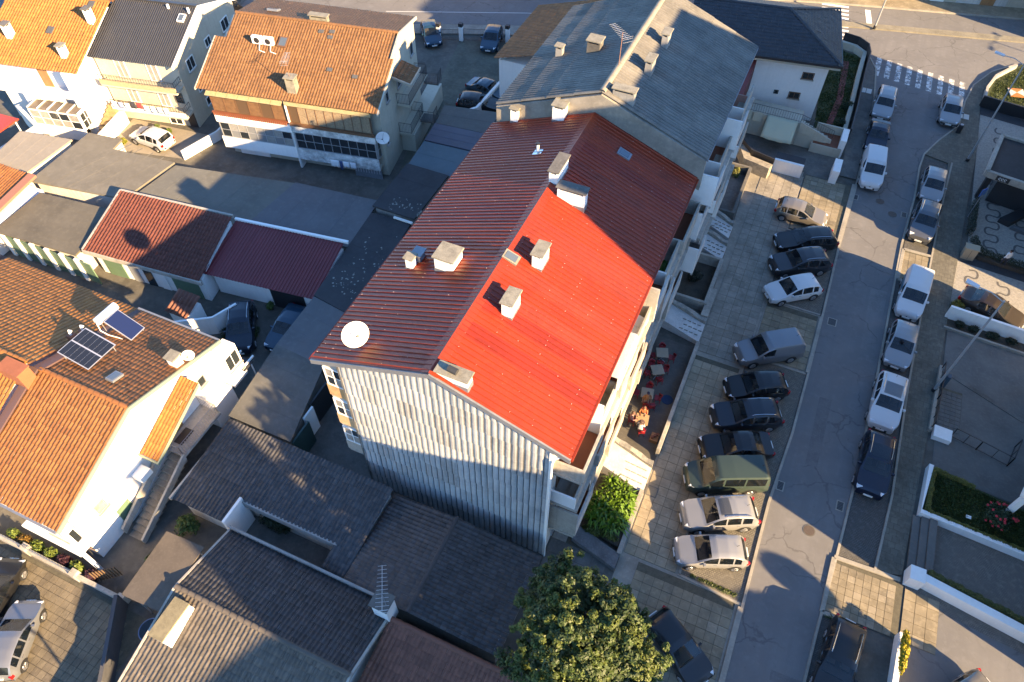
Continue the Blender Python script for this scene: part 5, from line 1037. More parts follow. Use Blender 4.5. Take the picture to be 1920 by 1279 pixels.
for k in range(6):
    x = -60+k*10; tt = thing('building', ('low plaster building','cream terrace house','grey corner building','white shop front building','ochre terrace house','plain white building')[k]+' beyond the far street, out past the top of the view', 'building', (x+4,up(x)+13,0)); MB().prism([(x,up(x)+8.5),(x+9.5,up(x+9.5)+8.5),(x+9.5,up(x+9.5)+17),(x,up(x)+17)],0,5+k%3).build('wall', CREAM, tt, world=True); MB().prism([(x-.2,up(x)+8.3),(x+9.7,up(x+9.7)+8.3),(x+9.7,up(x+9.7)+17.2),(x-.2,up(x)+17.2)],5.0+k%3,5.2+k%3).build('roof', BROWNT, tt, world=True)
# ================================================================ properties on the right of the street
PLZ = M('plaza_cobble',(0.155,0.14,0.12),0.9,var=0.25,vscale=0.5,bump=0.4,brick=(0.1,0.1,0.015,0.5))
PAT = M('grey_patio',(0.12,0.115,0.105),0.9,var=0.25,vscale=0.7,stain=0.2)
struct(sheet('plaza', [(14.5,30.2),(30,29.0),(30,42.3),(14.6,42.4)], 0.02, PAT)); struct(sheet('plaza', [(13.8,21.6),(30,19.5),(30,26.3),(13.9,26.6)], 0.02, PLZ)); struct(sheet('lower_drive', [(13.7,8),(30,8),(30,19.5),(13.9,21.8),(13.8,18.9)], 0.012, ASPH))
CAL = M('limestone_mosaic',(0.27,0.25,0.215),0.9,var=0.35,vscale=6,bump=0.4,bscale=40); BAS = M('basalt_mosaic',(0.085,0.08,0.075),0.9,var=0.3,vscale=6)
struct(sheet('mosaic_paving', [(15.4,50.9),(30,50.3),(30,70.6),(15.5,72.0)], 0.03, CAL)); struct(sheet('mosaic_paving', [(14.4,45.0),(30,43.8),(30,49.0),(14.8,50.0)], 0.03, CAL))
def wave(x0,y0,y1,amp,lam,wd,lab,ph=0):
    pts = [(x0+amp*sin(2*pi*(y-y0)/lam+ph), y) for y in np.arange(y0,y1,0.08)]
    # dense switchback: build the band across the travel direction
    pts = []
    n = int((y1-y0)/lam*24)
    for i in range(n+1):
        t = i/24*2*pi+ph; pts.append((x0+amp*cos(t)+0.02*(y1-y0)*i/n, y0+(y1-y0)*i/n+0.19*sin(2*t)))
    o = MB().strip(pts, wd, 0.036).build('wave_band', BAS); tag(o, lab, 'paving pattern', 'basalt waves in the limestone paving')
wave(17.0,52.0,69.0,0.5,1.6,0.16,'long winding black wave band in the pale mosaic near the pavement'); wave(19.2,52.3,60.0,0.5,1.6,0.16,'short winding black wave band in the pale mosaic near the right edge')
wave(15.8,45.6,49.4,0.42,1.6,0.15,'black wave in the sunlit mosaic beside the white van'); wave(18.0,44.8,48.8,0.42,1.6,0.15,'black wave in the mosaic above the parked dark car')
# flat canopy block with the sign
CB = thing('building', 'low grey canopy building with a pale rim and a small black sign', 'building', (18.5,60,0))
cp_ = [(15.15,57.4),(26,55.6),(26,61.5),(16.1,62.9)]
MB().prism([(16.4,58.2),(26,56.6),(26,61.2),(17.0,62.3)],0,2.8).build('wall', M('dark_glass_wall',(0.03,0.03,0.032),0.2), CB, world=True); MB().prism(cp_,2.8,[3.1]*4).build('roof', FELTD, CB, world=True)
for i in range(4): a = cp_[i]; b = cp_[(i+1)%4]; MB().kerb([a,b],0.28,2.75,3.28).build('rim', CONCL, CB, world=True)
sg = MB().box(-0.48,0.48,-0.03,0.03,-0.2,0.2).build('sign', BLACKM, CB, world=True, loc=(16.35,57.02,3.02), rot=(0,0,-0.165))
sm = MB()
for k in range(3):
    c = -0.2+k*0.2; pts = [(c+0.09*cos(t)*(0.6+0.4*sin(t*0.5)), -0.034, 0.1*sin(t)) for t in np.linspace(0.6,5.6,12)]; sm.tube(pts, 0.018, 5)
tag(sm.build('letters', PIPEW, sg), kind='stuff')
MB().box(15.6,16.0,58.2,58.6,0,2.8).build('column', BLACKM, CB, world=True); MB().box(17.6,18.0,53.6,54.4,0,0.5)
bn = thing('bench_block', 'dark angular seat block on the wavy mosaic', 'bench', (18.7,56,0)); MB().prism([(17.4,55.8),(18.2,55.5),(19.4,57.2),(18.8,57.6)],0.03,0.5).build('seat', BLACKM, bn, world=True); MB().prism([(18.3,55.3),(19.6,55.0),(19.7,55.3),(18.5,55.6)],0.03,0.3).build('side', FELTB, bn, world=True)
# dark wall and planter at the corner lawn
struct(sheet('corner_lawn', [(15.7,73.0),(30,70.8),(30,84),(19,81.6),(16.6,77.4),(15.8,75)], 0.16, GRASS))
tag(MB().kerb([(15.6,72.6),(15.75,75.0),(16.45,77.5),(18.2,80.3)],0.22,0,0.55).build('lawn_wall', CONCL), 'curved pale wall round the corner lawn', 'wall')
tag(MB().kerb([(15.3,72.3),(30,70.2)],0.18,0,1.1).build('dark_wall', BLACKM), 'dark wall closing the corner lawn towards the mosaic', 'wall'); struct(sheet('sunk_bed', [(15.5,70.8),(30,68.9),(30,70.1),(15.4,72.1)], 0.04, FELTD))
sgn = thing('roundel', 'square stone bed with orange and white triangles on the corner lawn', 'planter', (18.4,75.6,0.17))
for k,(a,c_) in enumerate(((0,(0.5,0.46,0.4)),(90,(0.36,0.13,0.03)),(180,(0.5,0.46,0.4)),(270,(0.36,0.13,0.03)))):
    r = 0.95; MB().prism([(0,0),(r*cos(radians(a-45+14)),r*sin(radians(a-45+14))),(r*cos(radians(a+45+14)),r*sin(radians(a+45+14)))],0,0.12).build('triangle', M('bed_%d'%(k%2),c_,0.9,var=0.3,vscale=8), sgn)
# boxes, low hedge bed by the pavement
bx = thing('utility_box', 'beige utility cabinet at the end of the low hedge', 'utility box', (15.4,50.6,0)); MB().box(-0.45,0.45,-0.3,0.3,0,1.05).build('cabinet', M('cabinet_beige',(0.26,0.22,0.155),0.7), bx, bev=0.02); MB().box(-0.5,0.5,-0.34,0.34,1.051,1.1).build('lid', M('cabinet_lid',(0.30,0.25,0.17),0.7), bx); MB().box(-0.01,0.01,-0.31,-0.301,0.1,1.0).build('door_joint', BLACKM, bx)
struct(MB().kerb([(15.6,51.9),(16.2,50.9),(30,49.6)],0.5,0.0,0.3).build('hedge_bed', SOIL)); struct(sheet('dark_drive', [(14.9,49.9),(30,48.7),(30,49.5),(16.2,50.6)], 0.035, FELTD))
# planted bed, white wall, plaza kerb
tag(MB().kerb([(14.3,43.6),(30,42.6)],0.2,0,1.15).build('white_wall', WHITE), 'white wall along the drive with the dark parked car', 'wall')
struct(sheet('planting_bed', [(14.4,42.5),(30,41.6),(30,43.1),(14.4,43.45)], 0.05, SOIL)); struct(MB().kerb([(14.3,42.45),(30,41.5)],0.16,0,0.22).build('bed_kerb', KERB)); struct(sheet('verge', [(14.4,43.75),(30,42.8),(30,44.0),(14.5,45.0)], 0.05, GRASS))
# railing enclosure with metal hatches
FN = thing('railing', 'black metal railing enclosing the sunken patio beside the pavement', 'railing', (16.5,34,0))
for (a,b) in (((14.15,33.2),(14.3,35.6)),((14.3,35.6),(14.4,38.4)),((15.4,33.2),(16.9,32.85)),((16.9,32.85),(18.7,32.4)),((18.7,32.4),(19.1,34.0))): railing(FN, [(*a,0.02),(*b,0.02)], 0.95, BLACKM, gap=0.75, r=0.02)
MB().kerb([(14.1,33.0),(14.35,38.6)],0.2,0,0.35).build('plinth', KERB, FN, world=True); MB().kerb([(14.3,33.0),(15.35,32.95)],0.9,0,0.4).build('white_step', WHITE, FN, world=True)
MB().box(14.55,14.75,37.0,37.35,0.02,1.1).build('post_box', M('blue_box',(0.03,0.06,0.09),0.5), FN, world=True)
slab_field('patio_slabs', 14.6, 15.9, 33.6, 37.0, 0.32, 0.05, [PAT,CONCD], BEDM)
struct(MB().kerb([(14.6,38.5),(19.6,36.3)],0.3,0,0.06).build('patio_edge', CONCD))
# lawn planter with red flowering bush
struct(MB().prism([(14.15,26.9),(30,26.0),(30,28.0),(14.35,30.1)],0,0.35).build('lawn_bed', GRASS)); tag(MB().kerb([(14.3,30.2),(14.0,26.75),(30,25.8)],0.26,0,0.6).build('lawn_wall', WHITE), 'white low wall round the lawn with the flowering bush', 'wall')
tag(MB().box(-0.14,0.14,-0.1,0.1,0,0.05).build('marker_stone', WHITE, None, loc=(16.6,27.6,0.36)), 'small white marker plate lying on the lawn', 'marker')
WF = thing('building', 'white framed canopy corner of the tall block at the right edge', 'building', (21,29,0))
for (a,b) in (((18.2,28.3),(22,28.0)),((18.2,28.3),(19.6,33.0))): MB().kerb([a,b],0.3,2.9,3.5).build('beam', WHITE, WF, world=True)
MB().prism([(18.3,28.4),(22,28.1),(22,33),(19.7,33)],3.0,3.15).build('canopy', GREYW, WF, world=True); MB().box(18.25,18.55,28.3,28.6,0,2.9).build('post', WHITE, WF, world=True)
# steps, white hedge wall, end pillar
STP = thing('steps', 'three broad grey steps up from the pavement', 'steps', (14.3,24.5,0))
for k in range(3): MB().box(13.72+k*0.42,14.12+k*0.42,22.9,26.55,0.1,0.24+0.13*k).build('step', PAT, STP, world=True)
HWL = thing('hedge_wall', 'long white wall with a clipped hedge and a square pillar end', 'wall', (17,22,0)); MB().kerb([(14.35,22.55),(30,20.0)],0.45,0,0.9).build('wall', WHITE, HWL, world=True); MB().box(13.65,14.45,22.1,22.95,0,1.0).build('pillar', WHITE, HWL, world=True, bev=0.02)
tag(MB().kerb([(13.55,14.0),(13.7,19.05)],0.28,0,0.75).build('white_wall', WHITE), 'short white wall under the yellow flowering bush', 'wall')
# street lamps and signs
def lamp(label, base, h, arm, heads=1, mat=None):
    t = thing('street_lamp', label, 'street lamp', base); mt = mat or M('lamp_grey',(0.32,0.33,0.34),0.45,metal=0.3)
    MB().tube([(0,0,0),(0,0,1.2),(0,0,h)],[0.10,0.085,0.055],10).build('pole', mt, t); MB().tube([(0,0,0),(0,0,0.35)],0.15,10).build('base', BLACKM, t)
    for k in range(heads):
        a = Vector(arm)*(1 if k == 0 else -1); e = Vector((0,0,h))+a; MB().tube([(0,0,h-0.1),tuple(Vector((0,0,h+0.1))+a*0.5),tuple(e)],0.035,8).build('arm', mt, t)
        d = a.normalized(); s = Vector((-d.y,d.x,0))
        q = [e-d*0.1-s*0.13,e+d*0.65-s*0.16,e+d*0.65+s*0.16,e-d*0.1+s*0.13]; z = Vector((0,0,0.11))
        hd = MB().hexa([tuple(p-z*0.4) for p in q]+[tuple(p+z*0.6) for p in q]).build('lamp_head', M('lamp_head',(0.5,0.52,0.55),0.4), t, bev=0.02)
    return t
lamp('tall grey street lamp leaning over the plaza railing', (14.1,36.4,0), 9.0, (-1.5,0.4,0.15)); lamp('tall grey street lamp beside the mosaic paving', (14.75,63.0,0), 9.2, (-1.6,0.35,0.15))
lamp('street lamp on the median of the far street', (4.6,82.4,0.13), 8.5, (0,1.4,0.1)); lamp('street lamp below the frame whose shadow crosses the courtyard', (-12.0,-4.1,0), 9.5, (-1.2,0.0,0.1))
lamp('double headed street lamp beyond the right edge by the far street', (38.0,78.5,0), 9.0, (0.35,1.2,0.1), 2)
sgn = thing('road_sign', 'blue road sign on a thin pole by the hedge', 'sign', (15.2,55.4,0.1)); MB().tube([(0,0,0),(0,0,2.7)],0.03,6).build('pole', GREYM, sgn); MB().box(-0.32,0.32,-0.02,0.02,2.2,2.85).build('panel', M('sign_blue',(0.04,0.12,0.35),0.4), sgn, rot=(0,0,0.9))
bl_ = thing('bollard_bin', 'black cylindrical litter bin on the widened pavement', 'bin', (*W(1795,250)[:2],0.1)); MB().tube([(0,0,0),(0,0,0.75),(0,0,0.8)],[0.2,0.22,0.18],12).build('body', BLACKM, bl_); MB().tube([(0,0,0.8),(0,0,0.84)],0.14,12).build('rim', GREYM, bl_)
def cover(px,py,lab):
    p = W(px,py,0.11); t = thing('meter_cover', lab, 'cover', (p.x,p.y,0.1)); 
    for s in (-1,1): MB().box(s*0.26-0.23,s*0.26+0.23,-0.4,0.4,0,0.03).build('lid', M('pale_lid',(0.42,0.43,0.40),0.6), t)
cover(1624,170,'pair of pale meter covers on the left pavement corner'); cover(1806,218,'pair of pale meter covers by the parked silver hatchback at the corner'); 
# ================================================================ cars
TYRE = M('tyre',(0.012,0.012,0.013),0.8); RIM = M('alloy_rim',(0.35,0.35,0.36),0.35,metal=0.8); CGL = M('car_glass',(0.010,0.014,0.018),0.04,spec=0.9,alpha=0.5); TRIM = M('car_trim',(0.014,0.014,0.015),0.5)
HLM = M('headlamp',(0.55,0.57,0.6),0.1,spec=0.8); TLM = M('tail_lamp',(0.30,0.008,0.008),0.2); PLT = M('number_plate',(0.6,0.6,0.58),0.5); CHR = M('chrome',(0.6,0.6,0.6),0.15,metal=1.0); SEATM = M('car_seat',(0.10,0.092,0.08),0.9)
def paint(name, c, metal=0.0): return M('paint_'+name, c, 0.32, metal=metal, coat=0.35 if max(c) < 0.06 else 0.6, spec=0.35)
TYPES = {  # length, width, belt, wheel x front/rear, roof profile (x,z), side window spans (x0,x1), windscreen (cowl, top), rear glass (top, bottom)
 'hatch': dict(L=4.0,W=1.74,belt=0.92,wx=(0.78,3.28),R=[(0,.50),(.05,.66),(.25,.76),(1.0,.93),(1.12,.97),(1.85,1.36),(2.2,1.45),(2.8,1.47),(3.35,1.41),(3.62,1.32),(3.88,.98),(3.97,.80),(4.0,.48)],win=[(1.45,2.22),(2.30,3.05),(3.12,3.5)],ws=(1.12,1.85),rg=(3.62,3.88)),
 'sedan': dict(L=4.4,W=1.75,belt=0.92,wx=(0.82,3.45),R=[(0,.50),(.05,.64),(.3,.76),(1.15,.93),(1.28,.97),(1.98,1.34),(2.3,1.42),(2.9,1.41),(3.2,1.34),(3.72,1.03),(3.9,1.0),(4.32,.94),(4.38,.80),(4.4,.48)],win=[(1.6,2.3),(2.38,3.1)],ws=(1.28,1.98),rg=(3.2,3.72)),
 'suv': dict(L=4.35,W=1.84,belt=1.06,wx=(0.82,3.5),R=[(0,.58),(.05,.80),(.25,.95),(1.1,1.08),(1.22,1.12),(1.9,1.52),(2.25,1.62),(3.0,1.64),(3.75,1.56),(3.95,1.46),(4.22,1.08),(4.3,.9),(4.35,.55)],win=[(1.55,2.3),(2.38,3.15),(3.25,3.8)],ws=(1.22,1.9),rg=(3.95,4.22),rails=True),
 'wagon': dict(L=4.6,W=1.77,belt=0.95,wx=(0.85,3.5),R=[(0,.5),(.05,.66),(.3,.78),(1.2,.95),(1.32,.99),(2.0,1.36),(2.35,1.45),(3.2,1.47),(4.0,1.42),(4.2,1.34),(4.48,1.0),(4.56,.85),(4.6,.5)],win=[(1.62,2.35),(2.43,3.15),(3.25,4.05)],ws=(1.32,2.0),rg=(4.2,4.48),rails=True),
 'boxvan': dict(L=4.4,W=1.81,belt=1.12,wx=(0.85,3.55),R=[(0,.55),(.05,.75),(.2,.92),(.95,1.08),(1.1,1.15),(1.72,1.66),(2.05,1.80),(3.0,1.83),(4.15,1.81),(4.28,1.72),(4.36,1.2),(4.38,.9),(4.4,.5)],win=[(1.4,2.2)],ws=(1.1,1.72),rg=(4.28,4.36),boxy=True),
 'bus': dict(L=4.75,W=1.86,belt=1.15,wx=(0.85,3.75),R=[(0,.6),(.04,.85),(.15,1.0),(.75,1.14),(.88,1.2),(1.45,1.75),(1.75,1.92),(2.6,1.96),(4.45,1.94),(4.62,1.84),(4.7,1.2),(4.72,.9),(4.75,.5)],win=[(1.15,1.95),(2.05,3.2),(3.3,4.45)],ws=(.88,1.45),rg=(4.62,4.70),boxy=True)}
def prof(R, x):
    for (a,za),(b,zb) in zip(R[:-1],R[1:]):
        if a <= x <= b: return za+(zb-za)*(x-a)/(b-a)
    return R[-1][1]
CARMESH = {}
def car_meshes(tp):
    if tp in CARMESH: return CARMESH[tp]
    T = TYPES[tp]; L,Wd,belt,R = T['L'],T['W']/2,T['belt'],T['R']; boxy = T.get('boxy',False)
    xs = set([round(a,3) for a,_ in R]); 
    for a,b in T['win']: xs |= {round(a,3),round(b,3)}
    for w in T['wx']: xs |= {round(w-0.4,3),round(w+0.4,3)}
    k = 0.0
    while k < L: xs.add(round(k,3)); k += 0.16
    xs = sorted(xs); xs = [x for i,x in enumerate(xs) if i == 0 or x-xs[i-1] > 0.02]+([] if abs(xs[-1]-L) < 0.03 else [L]); xs[-1] = L
    Hr = max(z for _,z in R); verts = []; NJ = 11
    def sm(t): t = max(0,min(1,t)); return t*t*(3-2*t)
    for x in xs:
        r = prof(R,x); fr = sm(x/0.55); bk = sm((L-x)/0.4); w = Wd*(0.80+0.20*fr)*(0.86+0.14*bk if not boxy else 0.95+0.05*bk)
        b = min(belt, r-0.012) if r < belt+0.03 else belt
        cab = max(0.0,min(1.0,(r-belt)/(Hr-belt))); zb = 0.26+0.05*(1-fr)+0.06*(1-bk)
        tum = 0.80 if not boxy else 0.88
        ws_ = w*(0.955+(tum-0.955)*cab); rs = w*(0.80+((tum-0.08)-0.80)*cab)
        z5 = b+(r-b)*(0.86 if cab > 0.05 else 0.55); 
        row = [(0.0,zb),(w*0.82,zb),(w*0.955,zb+0.07),(w*0.995,zb+0.26),(w,b*0.80 if b*0.8 > zb+0.3 else zb+0.32),(w*0.975,b-0.035),(w*0.95,b),(ws_,z5),(rs,r-0.012 if cab > .05 else r-0.01),(rs*0.55,r+0.012*cab),(0,r+0.022*cab+0.008)]
        verts.append(row)
    out = {k:MB() for k in ('body','windscreen','rear_window','side_window','panoramic')}
    allv = []
    for x,row in zip(xs,verts):
        for (y,z) in row: allv.append((L/2-x, y, z))
    n = len(xs)
    def put(key, quad):
        for s in (1,-1):
            ps = [(allv[q][0], allv[q][1]*s, allv[q][2]) for q in quad]
            out[key].add(ps, [(0,1,2,3) if s > 0 else (3,2,1,0)])
    for i in range(n-1):
        xm = (xs[i]+xs[i+1])/2
        for j in range(NJ-1):
            q = (i*NJ+j, i*NJ+j+1, (i+1)*NJ+j+1, (i+1)*NJ+j); q = q[::-1]
            key = 'body'
            if j in (8,9) and T['ws'][0] < xm < T['ws'][1]: key = 'windscreen'
            elif j in (8,9) and T['rg'][0] < xm < T['rg'][1]: key = 'rear_window'
            elif j == 6 and any(a < xm < b for a,b in T['win']): key = 'side_window'
            put(key, q)
    for e,rev in ((0,False),(n-1,True)):                 # close front and back
        for j in range(NJ-2):
            q = (e*NJ+0, e*NJ+j+1, e*NJ+j+2, e*NJ+j+2)
            for s in (1,-1):
                ps = [(allv[p][0], allv[p][1]*s, allv[p][2]) for p in q[:3]]; f = (0,1,2) if (s > 0) != rev else (2,1,0)
                out['body'].add(ps, [f[::-1]])
    CARMESH[tp] = (out, T); return CARMESH[tp]
def weld(me):
    import bmesh
    b = bmesh.new(); b.from_mesh(me); bmesh.ops.remove_doubles(b, verts=b.verts, dist=0.0008); bmesh.ops.recalc_face_normals(b, faces=b.faces); b.to_mesh(me); b.free(); me.update()
    me.polygons.foreach_set('use_smooth',[True]*len(me.polygons)); me.set_sharp_from_angle(angle=radians(38))
BODYC = {}; PARTC = {}
def cached(key, fn):
    if key not in PARTC: PARTC[key] = fn()
    return PARTC[key]
def car(label, tp, pm, px, py, dirpx=None, ang=None, z=0.012, zp=0.75, sx=1.0, glassroof=False, group='cars parked along the street and in the bays', xy=None, stripes=None):
    out,T = car_meshes(tp); L,Wd = T['L'],T['W']/2
    c = W(px,py,zp) if xy is None else Vector((*xy,0))
    if ang is None:
        a = W(*dirpx[0],zp); b = W(*dirpx[1],zp); ang = atan2(b.y-a.y,b.x-a.x)
    t = thing('car' if tp not in ('boxvan','bus') else 'van', label, 'car' if tp not in ('boxvan','bus') else 'van', (c.x,c.y,z), ang, group)
    def part(name, key, fn, parent=None): 
        o = obj(name, cached((tp,)+key, fn), parent or t); return o
    def bodyme():
        me = out['body'].data('body', pm); weld(me); return me
    body = part('body', ('body',pm.name), bodyme)
    for nm in ('windscreen','rear_window'):
        def fn(nm=nm): me = out[nm].data(nm, CGL); weld(me); return me
        if nm == 'rear_window' and tp == 'boxvan' and 'panel' in label: continue
        part(nm, (nm,), fn)
    if tp == 'boxvan' and 'panel' in label:
        def fn(): me = out['rear_window'].data('rear_panel', pm); weld(me); return me
        part('rear_panel', ('rp',pm.name), fn)
    for a,b in T['win']:
        for s in (1,-1):
            def fn(a=a,b=b,s=s):
                m = MB(); v,f = out['side_window'].v,out['side_window'].f
                for q in f:
                    xm = L/2-sum(v[i][0] for i in q)/len(q); ym = sum(v[i][1] for i in q)
                    if a < xm < b and ym*s > 0: m.add([v[i] for i in q],[tuple(range(len(q)))])
                me = m.data('side_window', CGL); weld(me); return me
            part('side_window', ('sw',a,s), fn)
    wr = 0.315 if tp in ('hatch','sedan') else 0.34
    for wx in T['wx']:
        for s in (1,-1):
            def tf(): m = MB(); m.tube([(0,-0.095,0),(0,-0.07,0),(0,0.07,0),(0,0.095,0)],[wr-0.03,wr,wr,wr-0.03],20); return m.data('tyre',TYRE)
            w = obj('wheel', cached((tp,'tyre'),tf), t); w.location = (L/2-wx, s*(Wd-0.085), wr)
            def rf(): 
                m = MB(); m.tube([(0,0.085,0),(0,0.102,0)],[wr*0.66,wr*0.62],14)
                for k in range(5): a = 2*pi*k/5; m.tube([(0,0.104,0),(wr*0.6*cos(a),0.106,wr*0.6*sin(a))],0.028,4)
                return m.data('rim',RIM)
            r = obj('rim', cached((tp,'rim'),rf), w); r.rotation_euler = (0,random.random()*3,0 if s > 0 else pi)
            def af(): 
                m = MB(); n = 14; 
                for rr in (wr+0.075,wr-0.06):
                    for k in range(n+1): a = pi*k/n; m.v.append((rr*cos(a),0.0,rr*sin(a)))
                for k in range(n): m.f.append((k,k+1,n+2+k,n+1+k))
                return m.data('wheel_arch',TRIM)
            ar = obj('wheel_arch', cached((tp,'arch'),af), t); ar.location = (L/2-wx, s*(Wd+0.004), wr); 
    zb = T['belt']
    def inn():
        m = MB(); x0,x1 = L/2-T['ws'][0]-0.12, L/2-T['rg'][0]-0.1; y = Wd*0.84; m.box(x1,x0,-y,y,0.42,0.46); m.box(x0-0.42,x0,-y,y,0.47,zb-0.06); m.box(x1-0.02,x1+0.3,-y*0.95,y*0.95,0.47,zb-0.08)
        return m.data('interior',TRIM)
    ii = obj('interior', cached((tp,'int'),inn), t); ii['kind'] = 'stuff'
    xs0 = L/2-T['ws'][1]-0.45
    for k,(xx,ww) in enumerate(((xs0,0.5),(xs0-0.85,0.5))):
        if tp == 'boxvan' and k and 'panel' in label: continue
        for s in (1,-1):
            def sf(): m = MB(); m.hexa([(-0.12,-0.24,0.47),(0.4,-0.24,0.47),(0.4,0.24,0.47),(-0.12,0.24,0.47),(-0.08,-0.23,0.62),(0.4,-0.23,0.66),(0.4,0.23,0.66),(-0.08,0.23,0.62)]); m.hexa([(-0.2,-0.24,0.6),(-0.04,-0.24,0.6),(-0.04,0.24,0.6),(-0.2,0.24,0.6),(-0.3,-0.2,zb+0.16),(-0.2,-0.2,zb+0.16),(-0.2,0.2,zb+0.16),(-0.3,0.2,zb+0.16)]); return m.data('seat',SEATM)
            o = obj('seat', cached((tp,'seat'),sf), t); o.location = (xx,s*Wd*0.42,0)
    for s in (1,-1):
        def hf(): return MB().hexa([(0,-0.20,-0.07),(0.10,-0.20,-0.07),(0.17,0.12,-0.06),(0.02,0.12,-0.06),(-0.12,-0.16,0.07),(0.02,-0.18,0.055),(0.12,0.12,0.05),(-0.2,0.13,0.07)][::1]).data('headlight',HLM)
        h = obj('headlight', cached((tp,'hl'),hf), t); zf = prof(T['R'],0.22); h.location = (L/2-0.22, s*(Wd*0.68), zf-0.075); h.rotation_euler = (0,0,-s*0.55)
        zt = 0.86*zb if tp not in ('boxvan','bus') else 1.0
        def tl(): return MB().box(-0.06,0.14,-0.07,0.07,-0.11,0.11).data('tail_light',TLM)
        o = obj('tail_light', cached((tp,'tl'),tl), t); o.location = (-L/2+0.05, s*(Wd*0.78), zt); o.rotation_euler = (0,0,s*0.35)
        def mf(): return MB().hexa([(0,0,0),(0.14,0.02,0),(0.12,0.2,0.01),(0,0.19,0.01),(0,0,0.12),(0.12,0.02,0.12),(0.1,0.2,0.13),(0,0.19,0.13)]).data('mirror',pm)
        o = obj('mirror', cached((tp,'mir',pm.name),mf), t); o.location = (L/2-T['win'][0][0]-0.08, s*(Wd*0.93), zb-0.01); o.scale = (1,s,1)
        def dh(): return MB().box(-0.09,0.09,-0.012,0.014,-0.015,0.015).data('door_handle',CHR)
        for a,b in T['win'][:2]: o = obj('door_handle', cached(('dh',),dh), t); o.location = (L/2-b+0.12, s*(Wd*0.985), zb-0.12)
        if T.get('rails'):
            xr0,xr1 = L/2-T['ws'][1]-0.3, L/2-T['rg'][0]+0.25
            def rl(): zz = lambda xx: prof(T['R'],L/2-xx)-0.0; return MB().tube([(xr0,0,zz(xr0)-0.02),(xr0-0.15,0,zz(xr0-0.15)+0.05),((xr0+xr1)/2,0,zz((xr0+xr1)/2)+0.05),(xr1+0.15,0,zz(xr1+.15)+0.045),(xr1,0,zz(xr1)-0.02)],0.022,6).data('roof_rail',CHR)
            o = obj('roof_rail', cached((tp,'rail'),rl), t); o.location = (0,s*Wd*0.66,0)
    def gf(): return MB().box(-0.05,0.035,-Wd*0.45,Wd*0.45,-0.09,0.09).data('grille',TRIM)
    o = obj('grille', cached((tp,'gr'),gf), t); o.location = (L/2-0.02,0,0.42)
    def pf(): return MB().box(-0.01,0.045,-0.26,0.26,-0.055,0.055).data('number_plate',PLT)
    o = obj('number_plate', cached((tp,'pf'),pf), t); o.location = (L/2+0.0,0,0.46); o = obj('number_plate', cached((tp,'pf'),pf), t); o.location = (-L/2-0.035,0,0.72)
    def em(): return MB().tube([(0,0,0),(0.03,0,0)],0.055,10).data('badge',CHR)
    o = obj('badge', cached(('em',),em), t); o.location = (L/2-0.03,0,0.585); o.rotation_euler = (0,-0.3,0)
    def an(): return MB().tube([(0,0,0),(-0.12,0,0.14)],0.012,4).data('antenna',TRIM)
    o = obj('antenna', cached(('an',),an), t); xa = L/2-T['rg'][0]+0.35; o.location = (xa,0,prof(T['R'],L/2-xa)+0.01)
    if glassroof:
        def gr():
            a,b = T['ws'][1]+0.12, T['ws'][1]+(1.1 if glassroof == 1 else 0.75); m = MB(); k = 6; y = Wd*0.56
            for i in range(k+1): x = a+(b-a)*i/k; zz = prof(T['R'],x)+0.03; m.v += [(L/2-x,-y,zz),(L/2-x,0,zz+0.008),(L/2-x,y,zz)]
            for i in range(k): m.f += [(3*i,3*i+1,3*i+4,3*i+3),(3*i+1,3*i+2,3*i+5,3*i+4)]
            return m.data('sunroof',CGL)
        part('sunroof', ('sr',glassroof), gr)
    if stripes:
        for s in (1,-1): MB().box(-L/2+0.4,L/2-2.0,-0.006,0.006,-0.16,0.30).build('side_stripe', stripes, t, loc=(0,s*(Wd*0.995),0.85))
    return t
SIL = paint('silver',(0.17,0.175,0.185),0.4); SILW = paint('pale_silver',(0.24,0.24,0.24),0.3); WHT = paint('white',(0.48,0.48,0.475)); BLK = paint('black',(0.010,0.010,0.011)); NAV = paint('navy',(0.006,0.009,0.022)); DGR = paint('dark_grey',(0.035,0.036,0.04),0.3)
GRN = paint('van_green',(0.030,0.045,0.038)); GRY = paint('grey',(0.10,0.105,0.115),0.5); BLU = paint('blue',(0.012,0.035,0.06)); CHA = paint('champagne',(0.17,0.155,0.135),0.35)
# bays on the left of the street (front end first in dirpx is rear -> front)
car('silver hatchback in the sunlit patch at the top of the bays','hatch',CHA,1503,398,((1462,386),(1546,410)))
car('black estate car with roof rails next to the silver hatchback','wagon',BLK,1511,449,((1568,447),(1453,452)))
car('dark grey hatchback with roof rails between the black estate and the white hatchback','suv',DGR,1500,492,((1552,488),(1448,497)))
car('white hatchback parked below the dark grey hatchback','hatch',WHT,1487,541,((1543,531),(1430,552)))
car('silver panel van alone on the paved parking','boxvan',SIL,1440,655,((1500,645),(1380,663)))
car('black hatchback nearest below the silver panel van','hatch',BLK,1418,723,((1477,720),(1360,727)))
car('dark grey blue hatchback third up from the green van','suv',paint('slate',(0.022,0.026,0.034),0.3),1399,778,((1456,775),(1343,780)),)
car('black saloon parked just above the green van','sedan',BLK,1380,836,((1440,834),(1320,838)))
car('old dark green minibus van with a grey green roof','bus',GRN,1361,891,((1433,891),(1291,893)),zp=0.9)
car('silver off-road car with roof rails and sunroof below the green van','suv',SILW,1348,963,((1421,959),(1276,967)),glassroof=2)
car('old silver hatchback at the bottom end of the bays','hatch',SILW,1333,1033,((1393,1034),(1273,1031)))
car('black hatchback half under the leafy tree','hatch',BLK,1272,1213,((1228,1155),(1318,1272)))
